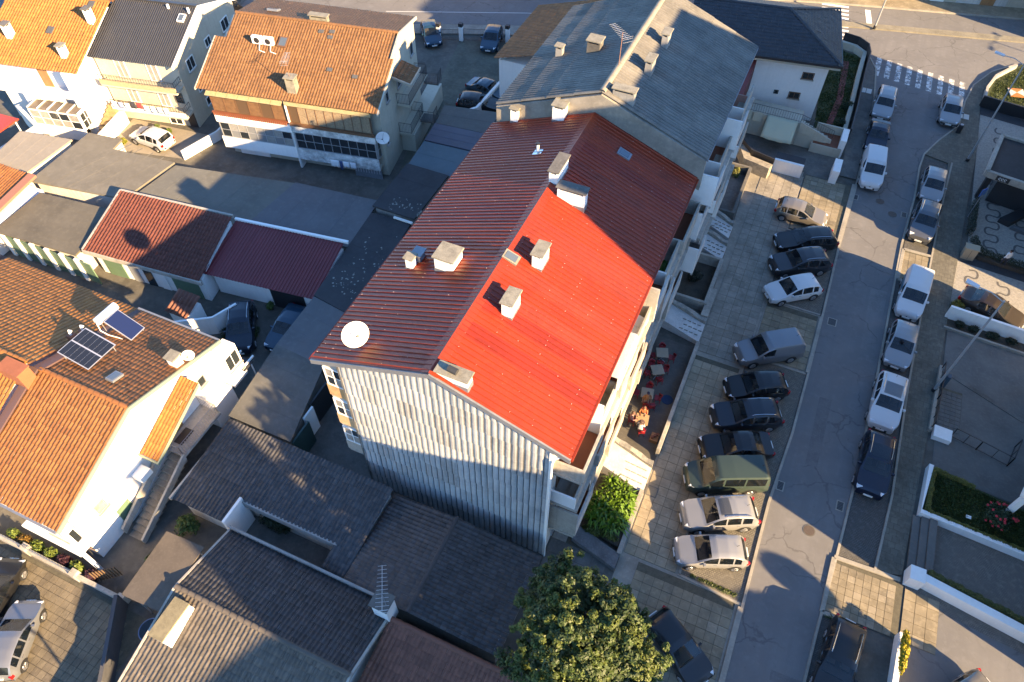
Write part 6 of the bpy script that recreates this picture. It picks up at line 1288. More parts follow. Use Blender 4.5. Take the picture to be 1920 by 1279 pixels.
# along the right kerb, facing the viewer
car('white hatchback nearest the blue sign pole','hatch',SILW,1750,346,((1757,314),(1744,378)))
car('grey crossover with roof rails facing down the right kerb','suv',GRY,1734,415,((1745,379),(1722,452)))
car('white van with blue flanks on the right kerb','boxvan',WHT,1714,549,((1727,504),(1702,594)),stripes=paint('cyan',(0.03,0.16,0.26)),zp=0.95)
car('pale silver hatchback below the white and blue van','hatch',SILW,1690,645,((1701,600),(1678,690)))
car('white crossover with a black glass roof on the right kerb','suv',WHT,1664,752,((1676,701),(1652,803)),glassroof=1)
car('navy off-road car with chrome rails at the lower right kerb','suv',NAV,1641,869,((1652,811),(1630,927)),glassroof=1)
car('pale silver hatchback at the right corner of the crossing','hatch',SILW,1783,206,((1787,178),(1780,234)))
# along the left kerb further up
car('pale silver estate car at the left kerb below the crossing','wagon',SILW,1659,192,((1667,164),(1652,220)))
car('dark blue saloon between the silver estate and the white van','sedan',NAV,1646,253,((1652,226),(1640,280)))
car('white van third down at the upper left kerb','boxvan',WHT,1637,315,((1642,278),(1633,353)),zp=0.9)
# bottom right and right hand properties
car('dark estate car at the bottom edge of the street','wagon',BLK,1573,1240,((1590,1180),(1555,1300)))
car('beige hatchback tail at the bottom right drive','hatch',CHA,1800,1316,((1830,1298),(1770,1336)))
car('dark brown car in the drive by the white wall','sedan',paint('brown',(0.025,0.018,0.014)),1862,577,((1812,552),(1912,602)))
# left hand yards
car('black off-road car in the yard behind the solar panel house','suv',paint('blue_black',(0.008,0.014,0.025)),452,613,((455,570),(449,656)))
car('blue car half hidden under the flat roof by the yard','hatch',BLU,540,613,((560,585),(520,640)))
car('white hatchback in the sunny yard of the dark roofed house','hatch',WHT,283,256,((313,266),(252,245)))
car('silver car in the sunny courtyard at the bottom left','hatch',SIL,26,1196,((0,1262),(52,1130)))
car('dark car cut by the left edge above the silver car','hatch',BLK,-12,1112,((-40,1170),(16,1060)))
car('blue car parked by the gate of the tan house','hatch',BLU,808,62,((800,36),(818,88)))
car('dark blue car parked on the far street side','hatch',BLU,922,71,((930,52),(914,92)))
car('black off-road car at the corner of the grey block','suv',BLK,1006,74,((1010,52),(1004,96)))
car('blue grey saloon in the walled drive','sedan',paint('steel_blue',(0.03,0.055,0.075),0.3),917,167,((890,158),(944,178)))
car('black small hatchback beside the blue grey saloon','hatch',BLK,898,192,((872,190),(924,196)))
car('dark car behind the white gabled house','hatch',BLU,414,44,((404,62),(424,24)))
car('black car on the street above the white gabled house','sedan',BLK,444,6,((400,2),(490,12)))
# ================================================================ terrace, gardens and entrances in front of the red roofed block
WT = M('worn_wall',(0.34,0.31,0.26),0.9,var=0.3,vscale=1,stain=0.4,streak=0.3)
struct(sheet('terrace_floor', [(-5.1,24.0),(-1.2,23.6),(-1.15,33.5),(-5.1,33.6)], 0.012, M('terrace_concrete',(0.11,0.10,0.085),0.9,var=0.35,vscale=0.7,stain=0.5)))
tw_ = tag(MB().box(-1.22,-0.98,24.3,33.5,0,0.85).build('terrace_wall', WT, bev=0.015), 'long pale wall between the cafe terrace and the parking', 'wall')
MARB = M('marble_floor',(0.50,0.48,0.45),0.6,var=0.25,vscale=1.5,stain=0.15); RUB = M('rough_stone',(0.30,0.28,0.24),0.95,var=0.45,vscale=5,bump=0.6,bscale=10)
def entrance(label, y0, y1, x0=-4.6, x1=-1.1, skew=0.35):
    t = thing('entrance_path', label, 'entrance', ((x0+x1)/2,(y0+y1)/2,0))
    MB().hexa([(x0,y0+skew,0.0),(x1,y0-skew,0.0),(x1,y1-skew,0.0),(x0,y1+skew,0.0),(x0,y0+skew,0.9),(x1,y0-skew,0.35),(x1,y1-skew,0.35),(x0,y1+skew,0.9)]).build('ramp', MARB, t, world=True)
    m = MB(); n = 9                                     # wavy topped rubble wall
    for i in range(n+1):
        x = x0+(x1-x0)*i/n; y = y1+skew-2*skew*i/n; z = 1.15-0.5*i/n+0.07*sin(i*1.5); m.v += [(x,y,0),(x,y+0.34+0.05*sin(i*2.1),0),(x,y+0.34+0.05*sin(i*2.1),z),(x,y,z)]
    for i in range(n):
        a = 4*i
        for k in range(4): m.f.append((a+k,a+(k+1)%4,a+4+(k+1)%4,a+4+k))
    m.f += [(3,2,1,0),(4*n,4*n+1,4*n+2,4*n+3)]; m.build('wavy_wall', RUB, t, world=True)
    for i in range(4):
        for j in range(3):
            x = x1-0.35-i*0.36+0.18*(j%2); y = y0-0.15+0.3+j*(y1-y0-0.35)/3; z = 0.35+(x1-x)/(x1-x0)*0.55
            MB().box(-0.13,0.13,-0.02,0.02,0,0.07).build('tread_block', RUB, t, world=True, loc=(x,y,z))
    return t
entrance('sunlit white marble entrance ramp below the cafe terrace', 21.7, 23.5); entrance('shaded marble entrance ramp above the cafe terrace', 34.2, 35.9); entrance('marble entrance ramp beside the walled yard with the round bush', 42.6, 44.2, -4.4, -1.6); entrance('marble entrance ramp at the far end of the walled yard', 45.2, 46.6, -4.2,-1.7)
# garden bed with lush plants, walls round it
struct(MB().prism([(-3.6,18.0),(-1.35,17.6),(-1.25,21.2),(-3.7,21.5)],0,0.35).build('garden_bed', SOIL))
tag(MB().box(-1.3,-1.06,17.2,21.5,0,0.5).build('garden_wall', WT), 'low pale wall between the leafy garden and the pavement', 'wall'); tag(MB().hexa([(-3.9,17.0,0),(-1.1,16.3,0),(-1.1,17.2,0),(-3.9,17.9,0),(-3.9,17.0,0.42),(-1.1,16.3,0.42),(-1.1,17.2,0.42),(-3.9,17.9,0.42)]).build('garden_coping', M('stained_coping',(0.14,0.14,0.14),0.9,var=0.4,vscale=1.5,stain=0.5)), 'broad stained coping slab at the lower end of the leafy garden', 'wall')
slab_field('side_court', -5.0, -1.6, 14.2, 17.6, 0.85, 0.036, [CONCD,CONC], BEDM, inside=lambda x,y: y < 16.6 or x < -3.9)
tag(MB().kerb([(-5.0,14.2),(-1.2,12.6)],0.16,0,0.35).build('court_kerb', KERB), 'pale kerb edging the side court above the tree', 'kerb')
# walled yards further up
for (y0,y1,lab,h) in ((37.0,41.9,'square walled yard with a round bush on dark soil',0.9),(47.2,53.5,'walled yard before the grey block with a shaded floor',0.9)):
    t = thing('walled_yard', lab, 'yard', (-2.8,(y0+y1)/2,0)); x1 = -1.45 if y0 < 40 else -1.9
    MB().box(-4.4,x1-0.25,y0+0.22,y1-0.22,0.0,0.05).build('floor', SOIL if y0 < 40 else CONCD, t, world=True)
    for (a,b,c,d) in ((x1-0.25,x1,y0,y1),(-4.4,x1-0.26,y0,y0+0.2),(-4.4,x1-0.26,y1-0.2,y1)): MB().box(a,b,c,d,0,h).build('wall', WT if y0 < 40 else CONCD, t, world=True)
tag(MB().box(-1.6,-1.1,36.0,38.8,0,0.75).build('planter_block', WT), 'pale block wall at the corner of the square yard', 'wall')
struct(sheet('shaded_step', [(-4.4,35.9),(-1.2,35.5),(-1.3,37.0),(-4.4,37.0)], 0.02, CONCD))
# tables and chairs of the cafe
TOP = M('table_top',(0.30,0.235,0.16),0.5,var=0.1,vscale=5); RCH = M('red_plastic',(0.22,0.012,0.016),0.4)
def table(px,py,lab,ang,top=TOP):
    p = W(px,py,0.74); t = thing('table', lab, 'table', (p.x,p.y,0.012), ang)
    MB().box(-0.40,0.40,-0.40,0.40,0.70,0.735).build('table_top', top, t, bev=0.01); MB().tube([(0,0,0.04),(0,0,0.7)],0.035,8).build('column', GREYM, t)
    for k in range(4): a = pi/4+k*pi/2; MB().tube([(0,0,0.05),(0.36*cos(a),0.36*sin(a),0.02)],0.025,6).build('foot', GREYM, t)
    return p
cm = {}
def chair_meshes():
    m = MB(); m.box(-0.21,0.21,-0.21,0.21,0.43,0.46); cm['seat'] = m.data('seat',RCH)
    m = MB(); n = 8                                      # curved tub back with arms
    for z,r in ((0.5,0.225),(0.66,0.25),(0.80,0.27)):
        for i in range(n+1): a = radians(100+160*i/n); m.v.append((r*cos(a),r*sin(a)*0.95,z if 2 < i < n-2 else z-0.10*(z-0.5)/0.3))
    for k in range(2):
        for i in range(n): a = k*(n+1)+i; m.f.append((a,a+1,a+n+2,a+n+1))
    cm['backrest'] = m.data('backrest',RCH,True)
    cm['leg'] = MB().tube([(0,0,0),(0.0,0,0.44)],0.02,6).data('leg',RCH)
chair_meshes()
def chair(x,y,ang,lab):
    t = thing('chair', lab, 'chair', (x,y,0.012), ang, 'red chairs of the cafe terrace')
    obj('seat',cm['seat'],t); b = obj('backrest',cm['backrest'],t); b.modifiers.new('s','SOLIDIFY').thickness = 0.025
    for sx in (-1,1):
        for sy in (-1,1):
            l = obj('leg',cm['leg'],t); l.location = (sx*0.18,sy*0.18,0); l.rotation_euler = (sy*0.06,-sx*0.06,0)
    return t
tabs = [(1242,661,'square beige table nearest the shaded entrance ramp',0.35),(1233,693,'square beige table second from the shaded entrance ramp',0.55),(1214,737,'square beige table above the sunlit patch',0.2),(1204,786,'square sunlit table with people seated round it',0.15)]
nth = ['first','second','third','fourth']; side = {0:'right',1:'far',2:'left',3:'near'}
TP = []
for k,(px,py,lab,a) in enumerate(tabs):
    p = table(px,py,lab,a,M('sun_tinted_table_top',(0.33,0.22,0.11),0.5,var=0.1) if k == 3 else TOP); TP.append((p,a))  # fourth top is tinted warmer: sunlight put into its colour
    for j in range(4):
        if k == 3 and j == 0: continue
        d = 0.62+random.uniform(-.03,.1); b = a+j*pi/2+random.uniform(-.25,.25); chair(p.x+d*cos(b),p.y+d*sin(b),b+pi,'red plastic chair on the %s side of the %s table from the shaded ramp'%(side[j],nth[k]))
p = W(1222,762,0.4); chair(p.x,p.y,2.0,'red plastic chair standing alone between the third and fourth tables')
# blue round mat, crate of terracotta pots by the wall, sun lounger on the upper deck
p = W(1251,750); tag(MB().tube([(0,0,0),(0,0,0.02)],0.38,20).build('round_mat', M('blue_mat',(0.01,0.03,0.08),0.8), None, loc=(p.x,p.y,0.014)), 'round dark blue mat on the shaded terrace floor', 'mat')
p = W(1226,824); t = thing('plant_crate', 'brown crate of pots standing in the terrace corner by the wall', 'crate', (p.x,p.y,0.012)); MB().box(-0.25,0.25,-0.3,0.3,0,0.3).build('crate', WOOD, t)
for k in range(3): MB().tube([(0,0,0.3),(0,0,0.5)],[0.07,0.09],8).build('pot', TERRA, t, loc=(-0.12+0.12*k,-0.15+0.15*k,0))
t = thing('sun_lounger', 'white cushioned sun lounger on the wooden balcony deck', 'lounger', (-4.15,25.6,9.02), 1.35); MB().box(-0.75,0.2,-0.3,0.3,0.28,0.36).build('mattress', M('lounger_white',(0.6,0.58,0.56),0.9), t, bev=0.02); MB().hexa([(0.2,-0.3,0.3),(0.75,-0.3,0.62),(0.75,0.3,0.62),(0.2,0.3,0.3),(0.2,-0.3,0.38),(0.72,-0.3,0.70),(0.72,0.3,0.70),(0.2,0.3,0.38)]).build('backrest', MATS['lounger_white'], t)
for x in (-0.7,0.6):
    for y in (-0.27,0.27): MB().tube([(x,y,0),(x,y,0.3)],0.02,5).build('leg', GREYM, t)
# ---------------------------------------------------------------- people
def person(label, x, y, z, ang, seated, shirt, legs, hair, hat=None, pose=0):
    t = thing('person', label, 'person', (x,y,z), ang)
    sk = []; rad = []; ed = []
    def v(p,r,par=None):
        sk.append(p); rad.append(r)
        if par is not None: ed.append((par,len(sk)-1))
        return len(sk)-1
    hz = 0.47 if seated else 0.92
    pel = v((0,0,hz),0.15); ch = v((0.03 if seated else 0.0,0,hz+0.30),0.155,pel); nk = v((0.06 if seated else 0.01,0,hz+0.52),0.10,ch); n2 = v((0.08 if seated else 0.02,0,hz+0.60),0.055,nk); hd = v((0.10 if seated else 0.03,0,hz+0.70),0.088,n2); v((0.11 if seated else 0.03,0,hz+0.80),0.088,hd)
    hands = []
    for s in (-1,1):
        sh = v((0.05 if seated else 0.0,s*0.19,hz+0.48),0.062,nk)
        if seated: el = v((0.16,s*0.25,hz+0.25),0.045,sh); wr = v((0.38,s*0.13+0.02*pose,hz+0.29),0.032,el)
        else: el = v((-0.02,s*0.25,hz+0.2),0.045,sh); wr = v((0.08,s*0.27,hz-0.04),0.032,el)
        hands.append((sk[wr],s))
        hp = v((0.0,s*0.09,hz-0.02),0.10,pel)
        if seated: kn = v((0.44,s*0.12,hz+0.02),0.068,hp); an = v((0.42,s*0.12,0.09),0.043,kn); v((0.55,s*0.13,0.035),0.037,an)
        else: kn = v((0.03+0.08*s,s*0.10,0.49),0.062,hp); an = v((0.0+0.1*s,s*0.10,0.09),0.043,kn); v((0.14+0.1*s,s*0.11,0.035),0.037,an)
    me = bpy.data.meshes.new('body'); me.from_pydata(sk,ed,[]); o = obj('body',me,t)
    m = o.modifiers.new('skin','SKIN'); m.use_smooth_shade = True
    for i,r in enumerate(rad): me.skin_vertices[0].data[i].radius = (r,r)
    for i in range(len(rad)): me.skin_vertices[0].data[i].use_root = (i == 0)
    o.modifiers.new('sub','SUBSURF').render_levels = 2
    # clothes and skin coloured by height along the body
    mt = bpy.data.materials.new('clothes_'+label[:12]); mt.use_nodes = True; N = mt.node_tree.nodes; Lk = mt.node_tree.links
    tc = N.new('ShaderNodeTexCoord'); sp = N.new('ShaderNodeSeparateXYZ'); Lk.new(tc.outputs['Object'],sp.inputs[0]); cr = N.new('ShaderNodeValToRGB'); mr = N.new('ShaderNodeMapRange'); mr.inputs[2].default_value = 2.0; Lk.new(sp.outputs['Z'],mr.inputs[0]); Lk.new(mr.outputs[0],cr.inputs[0])
    cr.color_ramp.interpolation = 'CONSTANT'; e = cr.color_ramp.elements; e[0].position = 0; e[0].color = (0.02,0.02,0.02,1); e[1].position = 0.035; e[1].color = (*legs,1)
    a = e.new((hz+0.10)/2); a.color = (*shirt,1); a = e.new((hz+0.585)/2); a.color = (0.24,0.13,0.08,1)
    Lk.new(cr.outputs[0],N['Principled BSDF'].inputs['Base Color']); N['Principled BSDF'].inputs['Roughness'].default_value = 0.85; me.materials.append(mt)
    hx = 0.10 if seated else 0.02
    hm = MB(); n = 10
    for k,(zz,r) in enumerate(((0.02,0.098),(0.07,0.104),(0.12,0.085),(0.155,0.03))):
        for i in range(n): a_ = 2*pi*i/n; hm.v.append((hx-0.02+r*cos(a_)*1.08,r*sin(a_),hz+0.70+zz))
    for k in range(3):
        for i in range(n): b = k*n; hm.f.append((b+i,b+(i+1)%n,b+n+(i+1)%n,b+n+i))
    hm.f.append(tuple(3*n+i for i in range(n))); hm.build('hair', M('hair_'+label[:8],hair,0.8), t, smooth=True)
    fm = MB(); fm.tube([(hx+0.085,0,hz+0.745),(hx+0.118,0,hz+0.715)],[0.012,0.018],6); fm.build('nose', M('skin',(0.24,0.13,0.08),0.6), t)
    for s in (-1,1): MB().tube([(hx+0.088,s*0.032,hz+0.757),(hx+0.10,s*0.032,hz+0.757)],0.011,6).build('eye', BLACKM, t)
    MB().box(hx+0.086,hx+0.099,-0.025,0.025,hz+0.672,hz+0.68).build('mouth', M('lips',(0.3,0.08,0.07),0.6), t)
    for (w,s) in hands:
        h = MB(); w = Vector(w); d = Vector((0.9,0,-0.25)).normalized() if seated else Vector((0.1,0,-1)).normalized(); sd = Vector((0,1,0))
        h.tube([w,w+d*0.05,w+d*0.09],[0.028,0.036,0.034],8)
        for k in range(4):
            b = w+d*0.085+sd*(k-1.5)*0.017; ln = (0.062,0.075,0.07,0.052)[k]; h.tube([b,b+d*ln*0.55+Vector((0,0,-0.006)),b+d*ln+Vector((0,0,-0.03))],[0.009,0.009,0.007],5)
        b = w+d*0.035-sd*s*0.03; h.tube([b,b+d*0.035-sd*s*0.022,b+d*0.06-sd*s*0.02],[0.011,0.010,0.008],5); h.build('hand', M('skin',(0.24,0.13,0.08),0.6), t, smooth=True)
    if hat:
        MB().tube([(hx-0.02,0,hz+0.80),(hx-0.02,0,hz+0.815)],0.19,16).build('hat_brim', M('hat',hat,0.8), t); MB().tube([(hx-0.02,0,hz+0.81),(hx-0.02,0,hz+0.90)],[0.105,0.085],14).build('hat_crown', M('hat',hat,0.8), t)
    return t
p,a = TP[3]
for j,(lab,sh,lg,hr,ht,d) in {1:('seated person in an orange patterned top at the far side of the sunlit table',(0.30,0.11,0.04),(0.2,0.19,0.18),(0.10,0.05,0.03),None,0.66),2:('seated person in a pale pink top on the left of the sunlit table',(0.28,0.15,0.13),(0.2,0.03,0.04),(0.2,0.12,0.05),None,0.7),3:('seated person in a white shirt and hat at the near table side',(0.34,0.33,0.32),(0.03,0.04,0.08),(0.03,0.02,0.02),(0.10,0.06,0.05),0.66)}.items():
    b = a+j*pi/2; person(lab,p.x+d*cos(b),p.y+d*sin(b),0.012,b+pi,True,sh,lg,hr,ht)
p = W(1212,752,0.8); person('standing person with dark hair in an orange dress behind the sunlit table',p.x,p.y,0.012,-1.2,False,(0.28,0.12,0.04),(0.22,0.13,0.09),(0.02,0.02,0.05))
p = W(1886,487,0.8); person('person in a white shirt standing on the mosaic by the hedge',p.x,p.y,0.03,2.2,False,(0.62,0.6,0.58),(0.03,0.03,0.04),(0.02,0.015,0.012))
# ================================================================ plants
LEAF = {}
def leafmat(nm, c, rough=0.55): 
    if nm not in LEAF:
        m = M('leaf_'+nm, c, rough, island=0.35, spec=0.3); LEAF[nm] = m
    return LEAF[nm]
def leaves(C, N_, size, elong=1.6, droop=0.0, seed=0, up_bias=0.3):
    """C (n,3) leaf centres, N_ (n,3) outward directions -> folded leaf quads (two triangles with a crease)"""
    r = np.random.default_rng(seed); n = len(C)
    nn = N_+r.normal(0,0.55,(n,3)); nn[:,2] += up_bias; nn /= np.linalg.norm(nn,axis=1)[:,None]
    t = r.normal(0,1,(n,3)); t -= nn*(t*nn).sum(1)[:,None]; t /= np.linalg.norm(t,axis=1)[:,None]; b = np.cross(nn,t)
    s = (size*r.uniform(0.6,1.4,n))[:,None]
    a = C-t*s*elong*0.5; c = C+t*s*elong*0.5-nn*s*droop; l = C+b*s*0.5+nn*s*0.12; q = C-b*s*0.5+nn*s*0.12
    v = np.stack([a,q,c,l],1).reshape(-1,3); f = np.arange(n*4).reshape(-1,4); return v,f
def blob_points(n, c, r, seed, shell=0.55):
    rr = np.random.default_rng(seed); d = rr.normal(0,1,(n,3)); d /= np.linalg.norm(d,axis=1)[:,None]; rad = shell+(1-shell)*rr.random(n)**0.6
    return np.array(c)+d*rad[:,None]*np.array(r), d
# the big tree at the bottom
tc = W(1088,1185,8.0); TREE = thing('tree', 'dense green tree with tufted foliage at the bottom beside the black car', 'tree', (tc.x,tc.y,0))
BARK = M('bark',(0.06,0.045,0.032),0.95,var=0.4,vscale=6,bump=0.6)
tr = MB().tube([(0,0,-0.1),(0.06,0,2.5),(-0.05,0.08,5.0),(0,0,7.5),(0.05,0,10.6)],[0.34,0.26,0.21,0.15,0.05],10).build('trunk', BARK, TREE, smooth=True)
rr = np.random.default_rng(3); clumps = []
while len(clumps) < 300:
    a = rr.uniform(0,2*pi); h = rr.uniform(0,1); z = 4.6+6.8*h; rmax = 2.6*(1-0.85*max(0,(h-0.45)/0.65)**2.0)*(0.72+0.28*min(1,h/0.3)); lob = 1+0.17*sin(3*a+1)+0.12*sin(5*a+h*3)+0.10*sin(8*a+5*h); rad = rmax*(0.35+0.65*rr.random()**0.45)*lob
    c = (rad*cos(a)*1.08, rad*sin(a)*0.95, z+rr.normal(0,0.2))
    if any((c[0]-q[0])**2+(c[1]-q[1])**2+(c[2]-q[2])**2 < 0.24 for q in clumps): continue
    clumps.append(c)
for k in range(26):
    c = clumps[k*9]; MB().tube([(0,0,max(3.5,c[2]-1.6)),(c[0]*0.5,c[1]*0.5,c[2]-0.6),(c[0]*0.95,c[1]*0.95,c[2])],[0.075,0.05,0.02],6).build('limb', BARK, tr)
for nm,cc,sel in (('crown',(0.046,0.068,0.012),0),('crown',(0.066,0.084,0.013),1),('crown',(0.032,0.050,0.012),2)):
    V,F,o_ = [],[],0
    for k,c in enumerate(clumps):
        if k%3 != sel: continue
        r = rr.uniform(0.22,0.48)
        for q in range(5):                          # a clump is a handful of tight tufts with gaps between
            e = rr.normal(0,0.5,3)*r; e[2] = abs(e[2]); cc_ = (c[0]+e[0],c[1]+e[1],c[2]+e[2]); r2 = r*rr.uniform(0.38,0.62); P_,D = blob_points(84,cc_,(r2,r2,r2*1.1),k*7+q,0.3); v,f = leaves(P_,D+np.array([c[0]*0.15,c[1]*0.15,0.35]),0.068,1.9,0.1,k*5+q)
            V.append(v); F.append(f+o_); o_ += len(v)
    o = obj(nm, np_mesh(nm,np.concatenate(V),np.concatenate(F),leafmat('tree%d'%sel,cc)), TREE); o['kind'] = 'stuff'
P_,D = blob_points(22000,(0,0,7.8),(2.3,2.2,3.1),777,0.1); v,f = leaves(P_,D,0.12,1.6,0.1,778); o = obj('inner_foliage', np_mesh('inner_foliage',v,f,leafmat('tree2',(0.042,0.052,0.012))), TREE); o['kind'] = 'stuff'  # leaf core added to stop sun leaking through the crown
def bush(label, loc, r, col, nm, n=1400, leaf=0.09, cat='bush', name='bush', stem=True, elong=1.6, lumps=9, seed=1, flowers=None, group=None):
    t = thing(name, label, cat, loc, 0, group); r = r if isinstance(r,tuple) else (r,r,r*0.8); rg = np.random.default_rng(seed); V,F,o_ = [],[],0
    for k in range(lumps):
        d = rg.normal(0,1,3); d /= np.linalg.norm(d); d[2] = abs(d[2])*0.8; c = d*np.array(r)*0.5+np.array([0,0,r[2]*0.7]); P_,D = blob_points(n//lumps,c,tuple(q*0.55 for q in r),seed*31+k,0.3); P_[:,2] = np.maximum(P_[:,2],0.03)
        v,f = leaves(P_,D,leaf,elong,0.1,seed*7+k); V.append(v); F.append(f+o_); o_ += len(v)
    o = obj('foliage', np_mesh('foliage',np.concatenate(V),np.concatenate(F),leafmat(nm,col)), t); o['kind'] = 'stuff'
    if stem:
        for k in range(3): MB().tube([(0.05*k-0.05,0,-0.1),(0.1*(k-1),0.08*(k-1),r[2]*0.9)],[0.04,0.015],5).build('stem', BARK, t)
    if flowers:
        fm = MB()
        for k in range(flowers[0]):
            d = rg.normal(0,1,3); d /= np.linalg.norm(d); d[2] = abs(d[2]); q = Vector(d*np.array(r)*0.98)+Vector((0,0,r[2]*0.7)); fm.add([tuple(q+Vector((0.09*cos(a),0.09*sin(a),0.03*(i%2)))) for i,a in enumerate(np.linspace(0,2*pi,7)[:-1])]+[tuple(q+Vector((0,0,0.05)))],[(i,(i+1)%6,6) for i in range(6)])
        o = fm.build('flowers', M('petal_'+nm,flowers[1],0.7), t); o['kind'] = 'stuff'
    return t
def blades(label, loc, w, l, n, col, nm, ln=0.5, seed=1, cat='plant', name='plant', z=0.0, wd=0.06):
    """strap leaved plants: arching blades in many tufts"""
    rg = np.random.default_rng(seed); t = thing(name, label, cat, loc); V,F,o_ = [],[],0
    for k in range(n):
        bx,by = rg.uniform(-w/2,w/2),rg.uniform(-l/2,l/2); m = 16
        for i in range(m):
            a = 2*pi*i/m+rg.uniform(-.3,.3); L_ = ln*rg.uniform(0.6,1.3); h = L_*rg.uniform(0.6,1.1); d = np.array([cos(a),sin(a),0]); s = np.array([-sin(a),cos(a),0])*wd*rg.uniform(.6,1.2); b0 = np.array([bx,by,z]); mid = b0+d*L_*0.45+np.array([0,0,h]); tip = b0+d*L_*1.05+np.array([0,0,h*0.65])
            V.append(np.array([b0-s*0.4,b0+s*0.4,mid+s,mid-s,tip])); F += [(o_,o_+1,o_+2,o_+3),(o_+3,o_+2,o_+4,o_+4)]; o_ += 5
    me = bpy.data.meshes.new('foliage'); me.from_pydata([tuple(p) for p in np.concatenate(V)],[],[f if f[2] != f[3] else f[:3] for f in F]); me.materials.append(leafmat(nm,col,0.35)); o = obj('foliage',me,t); o['kind'] = 'stuff'; return t
blades('lush strap leaved plants filling the sunlit garden bed', (-2.5,19.7,0.3), 1.9,2.9, 90, (0.085,0.15,0.012), 'lush', 0.62, 5)
bush('mossy grass fringe at the lower end of the garden bed', (-2.5,17.9,0.25), (1.2,0.35,0.25), (0.07,0.085,0.015), 'fringe', 2200, 0.06, 'grass', 'grass_fringe', False)
bush('green balcony plants trailing over the middle parapet', (-4.25,28.0,9.05), (0.38,0.75,0.55), (0.09,0.14,0.02), 'balc', 1100, 0.09, 'plant', 'balcony_plant', False, seed=4)
bush('low green balcony plants beside the wooden deck', (-4.2,30.6,9.05), (0.35,0.7,0.45), (0.06,0.11,0.02), 'balc2', 800, 0.08, 'plant', 'balcony_plant', False, seed=5)
bush('dark round bush in the square walled yard', (-2.9,39.7,0.0), 0.62, (0.018,0.022,0.012), 'dark', 1500, 0.09, seed=6)
bush('yellow green round bush by the rubble stone wall', (-3.0,52.9,0.0), (0.5,0.5,0.55), (0.13,0.13,0.03), 'yg', 1300, 0.07, seed=7)
bush('dark green bush with red flowers on the right lawn', (18.0,28.0,0.35), (0.95,0.85,0.75), (0.022,0.038,0.014), 'rose', 3000, 0.075, flowers=(26,(0.35,0.012,0.02)), seed=8)
bush('bright yellow flowering bush on the short white wall', (13.75,17.9,0.7), (0.28,1.3,0.4), (0.30,0.24,0.010), 'yellow', 2600, 0.075, 'bush', 'bush', False, seed=9)
def hedge(label, line, w, h, col, nm, z=0.0, per=1500, seed=3):
    rg = np.random.default_rng(seed); t = thing('hedge', label, 'hedge', (*line[0],0)); V,F,o_ = [],[],0
    for (a,b) in zip(line[:-1],line[1:]):
        a,b = np.array(a),np.array(b); L_ = np.linalg.norm(b-a); n = int(per*L_); d = (b-a)/L_; s = np.array([-d[1],d[0]]); u = rg.random(n)*L_; q = rg.uniform(-1,1,n); hh = rg.random(n)**0.6
        wob = 1+0.18*np.sin(u*9.0)*np.cos(u*3.7); P_ = np.zeros((n,3)); P_[:,:2] = a-np.array(line[0])+d*u[:,None]+s*(q*w/2*wob)[:,None]; P_[:,2] = z+h*hh*wob*np.sqrt(np.maximum(0.05,1-0.7*q*q)); D = np.stack([s[0]*q,s[1]*q,0.4+hh],1); v,f = leaves(P_,D,0.055,1.5,0.1,seed); V.append(v); F.append(f+o_); o_ += len(v)
    o = obj('foliage', np_mesh('foliage',np.concatenate(V),np.concatenate(F),leafmat(nm,col)), t); o['kind'] = 'stuff'; return t
hedge('clipped low hedge along the long white wall at the lower right', [(14.6,22.95),(20.5,22.1)], 0.34, 0.5, (0.075,0.078,0.018), 'clip', 0.55, 900, 3)
hedge('clipped yellow green hedge edging the right lawn', [(20.5,26.5),(14.35,26.95),(14.5,30.0),(16.8,29.7)], 0.26, 0.35, (0.11,0.105,0.02), 'clip2', 0.35, 700, 4)
hedge('dark low hedge along the mosaic paving', [(15.6,52.4),(16.2,51.1),(20.5,50.6)], 0.5, 0.6, (0.03,0.036,0.018), 'clip3', 0.25, 700, 5)
hedge('tall narrow dark hedge by the blue sign', [(15.35,53.0),(15.5,57.0)], 0.4, 1.2, (0.018,0.026,0.014), 'clip4', 0.0, 900, 6)
bush('sunlit yellow shrub at the corner of the drive', (14.95,44.7,0.0), (0.5,0.5,0.5), (0.16,0.13,0.02), 'sunny', 1200, 0.08, seed=12)
for k,x in enumerate((15.2,16.2,17.4,18.6)): bush(('low dark shrub nearest the lamp in the planted bed','low dark shrub second in the planted bed','spiky dark shrub in the planted bed','low dark shrub farthest along the planted bed')[k], (x,42.9-0.06*k,0.05), (0.45,0.3,0.35), (0.02,0.026,0.012), 'bed', 700, 0.08, seed=13+k, group='shrubs of the planted bed')
